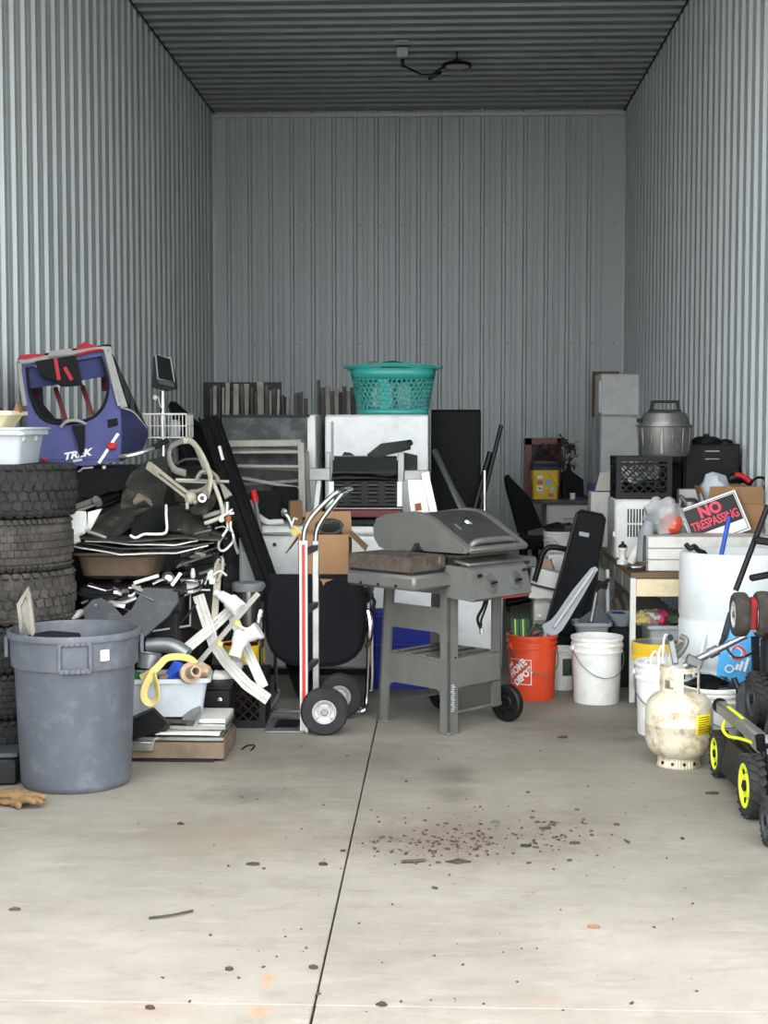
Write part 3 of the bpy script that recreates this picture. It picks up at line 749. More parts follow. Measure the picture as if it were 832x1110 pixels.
# ------------------------------------------------------------------ console on a pole with a wire basket
Yc = 8.95
t = thing('console_stand', 'chrome pole stand with black tilted display and white wire basket', 'stand', (PX(177, Yc), Yc, 0))
top = P(176, 424, Yc)
wpart('pole', MB().cyl((top.x, Yc, .03), (top.x, Yc, top.z), .02, n=12), 'chrome', t)
mb = MB()
for a in range(4): mb.bar((top.x, Yc, .025), (top.x + .3 * math.cos(a * PI / 2 + .785), Yc + .3 * math.sin(a * PI / 2 + .785), .025), .04, .03)
wpart('foot_base', mb, 'black_metal', t)
Yd = Yc - .06
wpart('display_housing', MB().poly3([P(164.5, 420, Yd), P(166, 387, Yd), P(168, 384, Yd), P(184, 389, Yd), P(189, 411, Yd), P(190, 421, Yd), P(180, 424, Yd)], .07), 'black_plastic', t)
sc = wpart('display', MB().poly3([P(169, 385, Yd - .01), P(184.5, 389, Yd - .01), P(188, 413, Yd - .01), P(172, 409.5, Yd - .01)], .012), 'black_matte', t)
wpart('display_bezel', MB().tube([P(168.5, 384, Yd - .012), P(185, 388.5, Yd - .012), P(189, 414, Yd - .012), P(171, 410.5, Yd - .012)], .006, 6, True), 'grey_plastic', t)
wpart('button_strip', MB().poly3([P(171, 411, Yd - .012), P(189, 415.5, Yd - .012), P(189, 420, Yd - .012), P(172, 416, Yd - .012)], .02), 'dark_grey_plastic', t)
wpart('clip', MB().blob(P(168, 431, Yc - .03), .016, 8, 6).tube(smooth([P(171, 430, Yc - .03), P(174, 440, Yc - .03), P(178, 446, Yc - .03)], 3), .004, 5), 'pvc', t)
bx0, bx1, bz0, bz1 = PX(166, Yc), PX(211, Yc), PZ(474, Yc), PZ(449, Yc); by0, by1 = Yc - .26, Yc - .03
mb = MB()
for z, r in ((bz1, .006), (bz0, .004), ((bz0 + bz1) / 2, .003)):
    mb.tube([(bx0, by0, z), (bx1, by0, z), (bx1, by1, z), (bx0, by1, z)], r, 5, True)
for k in range(13):
    x = bx0 + (bx1 - bx0) * k / 12; mb.tube([(x, by0, bz1), (x + .0, by0 + .005, bz0), (x, by1, bz0), (x, by1, bz1)], .0025, 4)
for k in range(1, 7):
    y = by0 + (by1 - by0) * k / 7; mb.tube([(bx0, y, bz1), (bx0, y, bz0), (bx1, y, bz0), (bx1, y, bz1)], .0025, 4)
wpart('wire_basket', mb, 'white_metal', t, 'white wire basket')
solo('jar', MB().lathe([(0, 0), (.035, 0), (.04, .05), (.035, .09), (.025, .1), (0, .1)], 14, c=(bx1 - .09, by0 + .1, bz0 + .006)), 'glass_grey', 'pale round jar lying in the white wire basket', 'jar')
# ------------------------------------------------------------------ scrap heap on the left
Q = lambda rows: [[P(*p) for p in r] for r in rows]
# brown sink basin
t = thing('sink_basin', 'stained brown metal sink basin on the black chest', 'sink', (-1.6, 7.38, .772))
sx0, sx1 = PX(78, 7.2), PX(171, 7.2)
def rrect(cx, cy, w, d, r, z, n=4):
    pts = []
    for ax, ay, a in ((1, 1, 0), (-1, 1, PI / 2), (-1, -1, PI), (1, -1, 1.5 * PI)):
        for k in range(n): q = a + PI / 2 * k / (n - 1); pts.append(Vector((cx + ax * (w / 2 - r) + r * math.cos(q), cy + ay * (d / 2 - r) + r * math.sin(q), z)))
    return pts
def loft(rows, cap0=True, cap1=True):
    mb = MB(); n = len(rows[0]); fs = []
    if cap0: fs.append(tuple(range(n)))
    if cap1: fs.append(tuple((len(rows) - 1) * n + i for i in range(n)))
    for k in range(len(rows) - 1):
        for i in range(n): j = (i + 1) % n; fs.append((k * n + i, k * n + j, (k + 1) * n + j, (k + 1) * n + i))
    return mb.add([p for r in rows for p in r], fs)
cx, w = (sx0 + sx1) / 2, sx1 - sx0
zb, zt = PZ(630, 7.2), PZ(603, 7.2)
wpart('bowl', loft([rrect(cx, 7.38, w * .72, .26, .05, zb), rrect(cx, 7.38, w * .86, .33, .07, zb + .02), rrect(cx, 7.38, w * .94, .36, .06, zt - .01), rrect(cx, 7.38, w, .4, .04, zt), rrect(cx, 7.38, w, .4, .04, zt + .012), rrect(cx, 7.38, w * .9, .33, .06, zt + .012), rrect(cx, 7.38, w * .8, .28, .07, zb + .03), rrect(cx, 7.38, w * .7, .25, .05, zb + .012)]), 'brown_sink', t)
wpart('drain', MB().lathe([(0, 0), (.035, 0), (.035, zb - .772), (.05, zb - .772 + .004)], 14, c=(P(126, 640, 7.3).x, 7.32, .772)), 'black_metal', t)
# stacked bent sheets on the sink
S0 = PZ(601, 7.15)
for k, (mat, lab, a) in enumerate([
    ('white_metal', 'white-edged bent sheet lying lowest on the sink', [[(78, 592, 7.12), (130, 601, 7.08), (190, 599, 7.08), (226, 592, 7.1)], [(84, 585, 7.6), (130, 589, 7.6), (185, 588, 7.6), (222, 585, 7.6)]]),
    ('dark_sheet', 'dark grey sheet metal with curled left edge', [[(80, 588, 7.1), (130, 595, 7.06), (190, 594, 7.06), (232, 588, 7.1)], [(88, 580, 7.6), (130, 583, 7.6), (185, 582, 7.6), (230, 580, 7.6)]]),
    ('white_metal', 'thin pale metal strip sheet second from the top of sheets', [[(92, 586, 7.12), (140, 590, 7.08), (190, 591, 7.1), (215, 586, 7.12)], [(98, 578, 7.5), (140, 580, 7.5), (190, 580, 7.5), (214, 578, 7.5)]]),
    ('green_black', 'blackish flat sheet topmost under the leaning panels', [[(84, 583, 7.1), (140, 587, 7.05), (200, 584, 7.08), (238, 586, 7.12)], [(96, 572, 7.6), (140, 573, 7.6), (195, 572, 7.6), (245, 578, 7.6)]])]):
    solo('metal_sheet', MB().sheet(Q(a), .006, 4, .006, k + 1), mat, lab, 'sheet', 'bent sheets on the scrap heap')
solo('metal_sheet', MB().sheet(Q([[(173, 553, 7.5), (205, 546, 7.55), (222, 555, 7.55), (232, 566, 7.5)], [(172, 572, 7.25), (205, 578, 7.2), (218, 585, 7.2), (222, 590, 7.2)]]), .006, 4, .008, 9), 'dark_sheet', 'dark slanted sheet with pointed right corner below the bent bars', 'sheet', 'bent sheets on the scrap heap')
# dark bent panel, tray
t = thing('seat_pan', 'greenish black bent panel, upright back with sloping tray front', 'panel', P(130, 590, 7.3))
wpart('back_plate', MB().sheet(Q([[(143, 512, 7.75), (160, 500, 7.78), (182, 494, 7.8)], [(133, 532, 7.62), (158, 528, 7.64), (181, 528, 7.66)], [(130, 552, 7.5), (152, 550, 7.5), (176, 546, 7.5)]]), .012, 4, .004, 2), 'green_black', t)
wpart('tray', MB().sheet(Q([[(130, 551, 7.5), (152, 550, 7.5), (176, 545, 7.5)], [(108, 563, 7.33), (128, 566, 7.33), (150, 566, 7.33)], [(87, 575, 7.18), (101, 581, 7.16), (116, 586, 7.14)]]), .012, 4, .004, 3), 'green_black', t)
for a, b in (((87, 574), (130, 550)), ((116, 585), (176, 545))):
    wpart('flange', MB().bar(P(*a, 7.14), P(*b, 7.46), .012, .028, Z_AX), 'dark_sheet', t)
wpart('front_bar', MB().tube([P(89, 574, 7.12), P(115, 583, 7.1)], .009, 6), 'alu_dull', t)
wpart('torn_foam', MB().sheet(Q([[(143, 545, 7.42), (150, 536, 7.46), (164, 543, 7.46)], [(144, 548, 7.4), (156, 542, 7.42), (165, 547, 7.42)]]), .008, 3, .012, 5), 'old_wood', t)
# glossy black panel with a white torn edge
t = thing('dark_glass_sheet', 'small glossy black panel with white taped edge on the heap', 'panel', P(160, 590, 7.2))
wpart('pane', MB().sheet(Q([[(146, 560, 7.3), (163, 553, 7.32), (180, 547, 7.34)], [(142, 581, 7.12), (160, 580, 7.12), (180, 577, 7.14)]]), .01, 3, .003), 'black_gloss', t)
wpart('tape_edge', MB().tube(smooth([P(141, 580, 7.1), P(147, 583, 7.1), P(156, 579, 7.1), P(166, 579, 7.1), P(180, 577, 7.11), P(180, 560, 7.2), P(180, 548, 7.32)], 3), .007, 6), 'pvc', t)
# crumpled white plaster piece, pale strips
solo('plaster_piece', MB().sheet(Q([[(74, 557, 7.16), (84, 555, 7.16), (94, 555, 7.16)], [(76, 570, 7.12), (86, 570, 7.12), (94, 568, 7.12)], [(80, 580, 7.1), (85, 579, 7.1), (91, 576, 7.1)]]), .02, 3, .01, 3), 'white_plastic', 'crumpled white plaster piece left of the dark tray', 'scrap')
solo('plaster_piece', MB().sheet(Q([[(95, 555, 7.2), (110, 552, 7.2)], [(96, 566, 7.2), (104, 564, 7.2)], [(94, 575, 7.18), (98, 573, 7.18)]]), .015, 3, .008, 4), 'white_plastic', 'torn white plaster wedge beside the dark tray', 'scrap')
solo('plaster_piece', MB().sheet(Q([[(76, 585, 7.1), (85, 577, 7.1)], [(78, 590, 7.08), (88, 586, 7.08)]]), .012, 3, .008, 6), 'white_old', 'small pale plaster chip at the left end of the sheets', 'scrap')
solo('pipe_stub', MB().cyl(P(64, 612, 7.0), P(72, 611, 7.2), .02, n=10), 'pvc', 'short white pipe end between the tyres and sink', 'pipe')
def rod(name, label, pts, r, mat, cat='rod', group=None, n=8, sm=0, flat=None):
    pts = [P(*p) for p in pts]
    if sm: pts = smooth(pts, sm)
    return solo(name, MB().tube(pts, r, n, flat=flat), mat, label, cat, group)
def flatbar(name, label, pts, w, t_, mat, cat='bar', group=None, up=(0, 0, 1)):
    mb = MB(); pts = [P(*p) for p in pts]
    for a, b in zip(pts, pts[1:]): mb.bar(a, b, w, t_, up, .002)
    return solo(name, mb, mat, label, cat, group)
GR = 'loose bars and rods on the scrap heap'
flatbar('metal_strip', 'pale grey metal strip slanting up beside the top tyre', [(63, 556, 7.25), (105, 541, 7.5)], .03, .02, 'alu_dull', group=GR)
flatbar('metal_strip', 'thin grey strip just below the pale strip', [(76, 557, 7.22), (103, 547, 7.45)], .015, .012, 'frame_grey', group=GR)
solo('bolt_cap', MB().cyl(P(104, 541, 7.44), P(107, 546, 7.4), .02, n=8), 'alu', 'shiny bolt cap at the end of the pale strip', 'bolt')
for k, (a, b) in enumerate([((100, 552), (148, 532)), ((104, 556), (140, 538)), ((92, 540), (150, 522)), ((120, 532), (146, 524))]):
    flatbar('black_lath', ['thin black slat directly under the trailer', 'black slat lying second below the trailer', 'long black slat rising towards the trailer wheel arm', 'short black slat behind the dark bent panel'][k], [(a[0], a[1], 7.5), (b[0], b[1], 7.8)], .05, .012, 'black_metal', group='black slats below the trailer')
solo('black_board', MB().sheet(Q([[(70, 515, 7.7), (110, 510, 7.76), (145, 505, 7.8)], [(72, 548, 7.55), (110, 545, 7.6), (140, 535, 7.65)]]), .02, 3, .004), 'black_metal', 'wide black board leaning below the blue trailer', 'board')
# slotted bone coloured bars and bent hoops
t = thing('slotted_bar', 'bone coloured slotted bar slanting down from the trailer arm', 'bar', P(190, 560, 7.6))
A, B = P(163, 506, 7.6), P(207, 540, 7.45)
for dz in (-.014, .014): wpart('rail', MB().bar(A + Z_AX * dz, B + Z_AX * dz, .02, .013, Z_AX, .002), 'bone_bar', t)
wpart('cap', MB().blob(B, .033, 10, 8, .2), 'bone_bar', t); wpart('end_plate', MB().bar(A - (B - A).normalized() * .02, A + (B - A).normalized() * .07, .022, .042, Z_AX, .002), 'bone_bar', t)
wpart('prong', MB().tube([P(203, 540, 7.45), P(203, 552, 7.42)], .009, 6).tube([P(209, 542, 7.45), P(213, 546, 7.42)], .012, 6), 'bone_bar', t)
rod('bent_hoop', 'wide pale flat hoop arching over the scrap heap', [(201, 513, 7.55), (188, 508, 7.6), (183, 494, 7.65), (186, 484, 7.65), (198, 478, 7.6), (206, 477, 7.55)], .019, 'frame_grey', 'hoop', 'bent hoops on the heap', sm=4, flat=(1, .35))
rod('bent_hoop', 'pale flat strap curving down right from the hoop top', [(199, 478, 7.56), (208, 479, 7.55), (218, 492, 7.5), (226, 510, 7.45), (228, 522, 7.42), (224, 540, 7.4)], .016, 'bone_bar', 'hoop', 'bent hoops on the heap', sm=4, flat=(1, .4))
rod('bent_hoop', 'second pale strap just inside the right-hand curve', [(212, 484, 7.6), (221, 506, 7.55), (222, 512, 7.5)], .012, 'frame_grey', 'hoop', 'bent hoops on the heap', sm=4)
rod('bent_hoop', 'round grey ring of thick tube amid the bars', [(213, 520, 7.5), (218, 512, 7.5), (227, 511, 7.5), (235, 518, 7.48), (236, 524, 7.46)], .012, 'slat_light', 'hoop', 'bent hoops on the heap', sm=4)
rod('bent_hoop', 'lower grey half ring crossing under the rods', [(206, 533, 7.48), (216, 532, 7.46), (226, 526, 7.45), (228, 518, 7.45)], .012, 'slat_light', 'hoop', 'bent hoops on the heap', sm=4)
rod('thin_rod', 'thin pale rod running across the middle of the hoops', [(190, 520, 7.5), (248, 522, 7.6)], .008, 'bone_bar', group=GR)
rod('thin_rod', 'thin grey rod just below the pale rod', [(193, 522, 7.48), (238, 524, 7.5)], .005, 'alu_dull', group=GR)
rod('pipe', 'grey pipe stub with open end pointing at the viewer', [(219, 541, 7.34), (228, 525, 7.5)], .022, 'slat_light', 'pipe')
solo('pipe_mouth', MB().lathe([(.012, 0), (.022, 0), (.022, .012), (.012, .012), (.012, 0)], 12, X=axis_matrix(P(219, 540, 7.33), ray(219, 540) * -1)), 'pvc', 'white ring on the mouth of the grey pipe', 'ring')
solo('gutter_piece', MB().sheet(Q([[(205, 552, 7.3), (222, 540, 7.42), (236, 532, 7.5)], [(208, 556, 7.27), (224, 548, 7.38), (234, 541, 7.48)], [(214, 558, 7.28), (222, 557, 7.34), (230, 550, 7.46)]]), .006, 3, .003), 'dark_sheet', 'dark grey gutter channel with cut open end', 'gutter')
rod('bent_tube', 'bone coloured tube bending down to the right of hoops', [(231, 523, 7.45), (237, 538, 7.42), (241, 552, 7.4), (240, 560, 7.38), (226, 566, 7.36), (222, 567, 7.36)], .011, 'bone_bar', 'tube', sm=4)
rod('bent_tube', 'short pale tube lying below the bone coloured bend', [(220, 560, 7.4), (232, 557, 7.42), (244, 553, 7.44)], .013, 'slat_light', 'tube', sm=3)
solo('metal_sheet', MB().sheet(Q([[(236, 520, 7.6), (244, 528, 7.6)], [(244, 541, 7.55), (252, 536, 7.55)]]), .008, 2, .004), 'frame_grey', 'narrow grey plate leaning behind the bent tubes', 'sheet', 'bent sheets on the scrap heap')
# curved dark fender behind
t = P(205, 520, 7.85)
arcs = []
for y_ in (0, .12):
    arcs.append([P(x, yy, 7.72 + y_) for x, yy in ((184, 512), (190, 503), (200, 498), (212, 497), (221, 501), (228, 512))])
solo('wheel_fender', MB().sheet(arcs, .012, 3), 'dark_sheet', 'dark curved fender behind the pale hoops', 'fender')
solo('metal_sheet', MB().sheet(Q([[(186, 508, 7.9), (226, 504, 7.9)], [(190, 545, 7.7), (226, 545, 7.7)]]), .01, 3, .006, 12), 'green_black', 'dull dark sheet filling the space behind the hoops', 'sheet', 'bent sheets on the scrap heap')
# faucets and hoses
t = thing('faucet', 'chrome kitchen faucet with two braided supply hoses hanging', 'faucet', P(247, 585, 7.4))
wpart('spout', MB().cyl(P(246, 558, 7.4), P(246, 544, 7.4), .013, n=10).bar(P(239, 557, 7.4), P(253, 556, 7.42), .03, .012), 'chrome', t)
wpart('valve', MB().cyl(P(247, 559, 7.4), P(247, 566, 7.4), .016, n=10), 'rust', t)
wpart('supply_hose', MB().tube(smooth([P(246, 566, 7.4), P(246, 574, 7.4), P(238, 586, 7.38), P(237, 594, 7.38), P(242, 597, 7.38), P(250, 590, 7.4), P(253, 583, 7.4), P(250, 572, 7.4), P(250, 565, 7.4)], 4), .008, 6), 'alu', t)
wpart('supply_hose', MB().tube(smooth([P(253, 583, 7.4), P(255, 592, 7.41), P(258, 600, 7.42)], 3), .009, 6), 'alu', t)
solo('lever', MB().bar(P(240, 561, 7.36), P(252, 552, 7.36), .014, .008).blob(P(240, 563, 7.36), .016, 8, 6), 'pvc', 'white lever handle beside the chrome faucet', 'lever')
# dark crossing rods below the sheets, right
for k, (a, b, m_) in enumerate([((196, 612), (232, 600), 'alu_dull'), ((200, 616), (230, 610), 'black_metal'), ((190, 608), (238, 596), 'black_metal'), ((205, 604), (238, 592), 'stainless'), ((216, 622), (244, 612), 'galv'), ((190, 622), (212, 640), 'black_metal')]):
    rod('thin_rod', ['dull silver rod under the sheets at the right', 'black rod beneath the dull silver rod', 'long black rod against the sheet edge', 'bright steel rod right under the topmost sheet', 'thin curved grey rod near the slotted frame', 'black rod dropping behind the faucet handles'][k], [(a[0], a[1], 7.3), (b[0], b[1], 7.45)], .007, m_, group=GR)
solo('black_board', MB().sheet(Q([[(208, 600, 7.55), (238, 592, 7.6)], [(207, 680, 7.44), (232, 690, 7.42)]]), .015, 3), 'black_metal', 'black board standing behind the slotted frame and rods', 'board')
# chrome odds and ends under the sink
t = thing('chrome_tap', 'chrome round tap handle with lever below the sink', 'tap', P(182, 640, 7.14))
wpart('knob', MB().lathe([(0, 0), (.028, 0), (.032, .012), (.02, .022), (0, .024)], 14, X=axis_matrix(P(182, 627, 7.16), (.1, -1, .35))), 'chrome', t)
wpart('lever', MB().bar(P(186, 635, 7.13), P(196, 621, 7.14), .018, .012, Y_AX, .003), 'pvc', t)
wpart('stem', MB().tube([P(165, 633, 7.12), P(176, 628, 7.14), P(182, 630, 7.14)], .01, 8), 'chrome', t)
rod('chrome_tube', 'straight white tube pointing right below the sink', [(145, 632, 7.1), (172, 624, 7.13)], .009, 'pvc', 'tube')
rod('chrome_tube', 'short chrome tube end under the sink', [(139, 637, 7.08), (152, 636, 7.1)], .012, 'chrome', 'tube')
rod('chrome_tube', 'chrome bent tap spout left under the sink', [(97, 633, 7.12), (103, 637, 7.1), (108, 636, 7.1)], .009, 'chrome', 'tube', sm=3)
rod('chrome_tube', 'small chrome connector beside the sink drain', [(114, 640, 7.1), (122, 639, 7.1)], .008, 'chrome', 'tube')
rod('white_pole', 'white pole with rounded end pointing at viewer behind bin', [(74, 671, 6.95), (88, 664, 7.1)], .018, 'white_plastic', 'pole')
rod('black_hose', 'thin black hose looping under the sink', [(78, 640, 7.1), (92, 646, 7.08), (120, 647, 7.08), (150, 643, 7.1), (190, 640, 7.1)], .009, 'black_plastic', 'hose', sm=4)
rod('chrome_tube', 'chrome tube lying under the black hose', [(118, 652, 7.06), (131, 654, 7.05), (148, 648, 7.06)], .011, 'alu', 'tube', sm=3)
solo('foil_piece', MB().sheet(Q([[(118, 652, 7.06), (136, 653, 7.06)], [(122, 658, 7.04), (134, 660, 7.04)]]), .005, 3, .012, 7), 'stainless', 'crinkled foil piece behind the dark plastic guard', 'foil')
# dark grey plastic guard leaning on the chest
t = [(91, 660), (100, 650), (110, 648), (120, 654), (133, 668), (143, 660), (152, 643), (157, 637), (192, 639), (193, 652), (182, 668), (168, 680), (157, 690), (147, 697), (140, 720), (110, 740), (92, 740)]
solo('plastic_guard', MB().poly3([P(x, y, 6.93 + (740 - y) * .0012) for x, y in t], .025), 'dark_grey_plastic', 'dark grey moulded plastic guard leaning behind the bin', 'guard')
solo('guard_bolt', MB().blob(P(104, 656, 6.99), .008, 8, 6), 'galv', 'small bolt head on the dark plastic guard', 'bolt')
rod('thin_rod', 'thin dark rod crossing behind the guard', [(165, 684, 7.08), (206, 678, 7.2)], .006, 'alu', group=GR)
rod('thin_rod', 'black rod leaning up to the right of guard', [(196, 676, 7.2), (212, 655, 7.25)], .006, 'black_metal', group=GR)
rod('thin_rod', 'upright grey rod beside the slotted plank', [(206, 642, 7.3), (206, 678, 7.25)], .005, 'galv', group=GR)

# ------------------------------------------------------------------ low pile: metal stack, tote, crate
x0, x1 = -1.6, PX(242, 6.72)
t = thing('flat_crate', 'brown weathered drawer front lying under the metal sheets', 'drawer', ((x0 + x1) / 2, 6.9, 0))
part('box', MB().box((0, 0, .05), (x1 - x0, .4, .075), bev=.004), 'brown_board', t)
part('runner', MB().box((-.02, -.02, .006), (x1 - x0 - .06, .38, .012)), 'black_metal', t)
G2 = 'metal sheets stacked by the bin'
Zs = .088
def slab(label, a, z, h, mat, Y0, Y1, skew=0, nm='metal_sheet', wob=.004, seed=1):
    q = [[Vector((PX(a[0], Y0), Y0, z)), Vector((PX(a[1], Y0), Y0, z + skew))], [Vector((PX(a[0], Y0), Y1, z)), Vector((PX(a[1], Y0), Y1, z + skew))]]
    return solo(nm, MB().sheet(q, h, 4, wob, seed), mat, label, 'sheet', G2)
slab('stainless sheet with folded edge lying on the brown drawer', (136, 241), Zs + .014, .014, 'stainless', 6.72, 7.05)
slab('white painted metal panel second in the stack by the bin', (150, 236), Zs + .034, .012, 'white_metal', 6.74, 7.08, seed=2)
slab('silver metal panel topmost under the grey tote', (165, 243), Zs + .055, .016, 'stainless', 6.78, 7.08, seed=3)
slab('dark thin panel between the metal sheets', (140, 210), Zs + .075, .012, 'dark_sheet', 6.8, 7.08, seed=5)
slab('bright white strip at the back of the stack by the bin', (196, 243), Zs + .076, .018, 'white_metal', 6.84, 7.1, seed=4)
t = thing('angled_duct', 'black angled metal duct end with sharp corner by the bin', 'duct', P(158, 800, 6.72))
wpart('shell', MB().poly3([P(137, 802, 6.7), P(137, 781, 6.74), P(166, 768, 6.74), P(181, 783, 6.7), P(176, 790, 6.7), P(158, 797, 6.7)], .06), 'black_metal', t)
wpart('lip', MB().bar(P(137, 781, 6.735), P(166, 768, 6.735), .01, .012).bar(P(166, 768, 6.735), P(181, 784, 6.695), .01, .012), 'dark_sheet', t)
solo('steel_bracket', MB().box(P(152, 808, 6.69), (.13, .05, .045), (0, .02, .05), .004), 'stainless', 'bright steel box bracket in front of the stack', 'bracket')
solo('bent_bracket', MB().sheet(Q([[(199, 777, 6.86), (210, 769, 6.86), (218, 766, 6.86)], [(202, 784, 6.82), (211, 778, 6.82), (218, 772, 6.82)], [(207, 796, 6.8), (210, 790, 6.8), (212, 786, 6.8)]]), .016, 3, .006), 'galv', 'bent galvanised hinge plate beside the grey tote', 'bracket')
tt = tub('storage_tote', 'pale grey tote heaped with straps and pipe pieces beside the bin', 'tote', 'tote_grey', PX(178, 6.92), 6.96, .178, .40, .26, .185, rz=.12, taper=.84)
tz = .178
solo('webbing_strap', MB().tube(smooth([P(153, 735, 6.83), P(164, 729, 6.82), P(172, 722, 6.84), P(180, 714, 6.9), P(192, 712, 6.92), P(205, 714, 6.9), P(212, 720, 6.88)], 4), .024, 6, flat=(.8, .35)), 'strap_yellow', 'pale yellow webbing strap lying across the tote', 'strap')
solo('webbing_strap', MB().tube(smooth([P(166, 727, 6.8), P(157, 745, 6.775), P(156, 757, 6.77), P(163, 763, 6.77), P(170, 757, 6.77), P(170, 745, 6.775), P(166, 730, 6.8)], 4), .02, 6, flat=(1, .25)), 'strap_yellow', 'loop of yellow strap hanging over the tote front', 'strap')
solo('steel_can', MB().lathe([(.0, 0), (.055, 0), (.055, .07), (.058, .07), (.05, .073), (.05, .02), (0, .02)], 20, X=axis_matrix(P(161, 724, 6.95), (.1, .1, 1))), 'galv', 'open grey tin can in the tote', 'can')
solo('blue_container', MB().sheet(Q([[(178, 735, 6.9), (188, 718, 6.92), (197, 722, 6.92)], [(182, 738, 6.86), (192, 730, 6.86), (203, 737, 6.86)]]), .03, 3, .012, 4), 'cobalt', 'bright blue plastic cover in the tote', 'cover')
solo('pipe_flange', MB().lathe([(.026, 0), (.05, 0), (.05, .02), (.03, .025), (.026, .1), (.018, .1), (.018, 0), (.026, 0)], 18, X=axis_matrix(P(205, 730, 6.84), (.55, -1, .3))), 'skin_paper', 'tan pipe flange pointing at the viewer in the tote', 'flange')
solo('pipe_flange', MB().cyl(P(172, 737, 6.87), P(200, 731, 6.92), .022, n=12), 'brown_board', 'brown pipe lying in the tote', 'pipe')
solo('green_rag', MB().blob(P(146, 733, 6.9), (.03, .04, .03), 10, 6, .4, seed=3), 'green', 'dark green rag in the left corner of tote', 'rag')
solo('exhaust_pipe', MB().tube(smooth([P(160, 700, 7.05), P(185, 700, 7.04), P(203, 710, 7.02)], 4), .038, 12), 'galv', 'wide grey exhaust pipe behind the tote', 'pipe')
solo('foil_scrap', MB().blob(P(219, 727, 6.95), (.04, .05, .035), 10, 6, .6, 4, seed=8), 'skin_paper', 'crumpled tan foil heap at the right end of tote', 'scrap')
crate('milk_crate', 'black plastic milk crate standing on the floor below white pipes', -1.09, 7.62, 0, .34, .33, .275, rz=.03)
t = thing('black_case', 'small black metal case with round latch beside the milk crate', 'case', ((PX(219, 7.2) + PX(248, 7.2)) / 2, 7.29, 0))
w = PX(248, 7.2) - PX(219, 7.2)
part('body', MB().box((0, 0, .125), (w, .22, .25), bev=.006), 'black_metal', t)
part('lid', MB().box((0, 0, .258), (w + .01, .23, .02), bev=.004), 'black_metal', t)
part('latch', MB().lathe([(0, 0), (.012, 0), (.012, .008), (0, .01)], 12, X=axis_matrix((.02, -.11, .2), (0, -1, 0))), 'chrome', t)
# white bent planks and frames
G3 = 'white aluminium frame pieces'
def plank(label, pts, w_, th, mat='white_metal', nm='frame_plank', up=(0, -1, 0)):
    """bent extrusion: three parallel ribs standing proud of a thin web, with punched dots"""
    up = Vector(up); mb = MB(); pp = [P(*p) for p in pts]; sides = []
    for k in range(len(pp)):
        a = pp[max(k - 1, 0)]; b = pp[min(k + 1, len(pp) - 1)]; sides.append((b - a).normalized().cross(up).normalized())
    for k in range(len(pp) - 1):
        a, b = pp[k], pp[k + 1]; mb.bar(a, b, w_ * .9, th * .35, up)
        for f in ((-.42, 0, .42) if w_ > .03 else (-.36, .36)):
            mb.bar(a + sides[k] * f * w_ + up * th * .3, b + sides[k + 1] * f * w_ + up * th * .3, w_ * (.2 if w_ > .03 else .3), th * .7, up, .002)
    return solo(nm, mb, mat, label, 'frame', G3)
plank('long white aluminium plank bent in the middle, slanting down to the crate', [(215, 645, 7.36), (232, 698, 7.34), (246, 718, 7.33), (268, 742, 7.31), (291, 758, 7.3)], .056, .024)
plank('white plank behind forming the left leg of an inverted V', [(196, 708, 7.2), (232, 678, 7.36), (249, 662, 7.4)], .05, .02, 'white_old')
plank('white plank forming the right leg of the inverted V', [(249, 660, 7.42), (268, 705, 7.38), (286, 745, 7.34)], .05, .02)
plank('pale square stick crossing upward in front of planks', [(214, 720, 7.2), (240, 690, 7.24), (280, 643, 7.32)], .026, .02, 'frame_grey')
t = thing('slotted_upright', 'bone coloured upright rail with oval slots above the planks', 'rail', P(233, 690, 7.36))
wpart('rail', MB().bar(P(231, 690, 7.36), P(237, 610, 7.4), .035, .016, Y_AX, .003), 'bone_bar', t)
wpart('slot_frame', MB().tube(smooth([P(233, 628, 7.37), P(234, 612, 7.37), P(240, 604, 7.37), P(241, 616, 7.37), P(236, 630, 7.37)], 3), .009, 6, True), 'bone_bar', t)
wpart('clip', MB().box(P(228, 623, 7.36), (.03, .02, .05), bev=.004).box(P(230, 630, 7.35), (.03, .02, .03), bev=.004), 'pvc', t)
t = thing('chrome_rack', 'chrome folded rack with two prongs above white plank', 'rack', P(208, 680, 7.36))
wpart('prong', MB().tube(smooth([P(192, 641, 7.25), P(206, 641, 7.25), P(218, 636, 7.3), P(223, 626, 7.36)], 4), .013, 8), 'chrome', t)
wpart('prong', MB().tube(smooth([P(196, 629, 7.3), P(208, 629, 7.3), P(219, 629, 7.34)], 4), .01, 8), 'chrome', t)
wpart('plate', MB().sheet(Q([[(196, 630, 7.32), (218, 630, 7.36)], [(193, 650, 7.3), (208, 643, 7.32)]]), .006, 2), 'galv', t)
wpart('grip', MB().blob(P(209, 622, 7.34), (.014, .014, .03), 8, 6), 'pvc', t)
t = thing('spot_lamp', 'white cylindrical spotlight head fixed above the white planks', 'lamp', P(250, 670, 7.34))
a, b, c = P(239, 645, 7.34), P(250, 652, 7.32), P(260, 661, 7.28)
wpart('housing', MB().cyl(a, b, .026, .03, 14).cyl(b, c, .042, .042, 16), 'pvc', t)
wpart('mount', MB().cyl(P(234, 643, 7.36), a, .02, n=10), 'pvc', t)
wpart('bulb_rim', MB().lathe([(.03, 0), (.043, 0), (.043, .006), (.03, .006), (.03, 0)], 16, X=axis_matrix(c, c - b)), 'white_plastic', t)
t = thing('pipe_tee', 'white plastic pipe tee fitting in front of planks', 'pipe fitting', P(262, 715, 7.26))
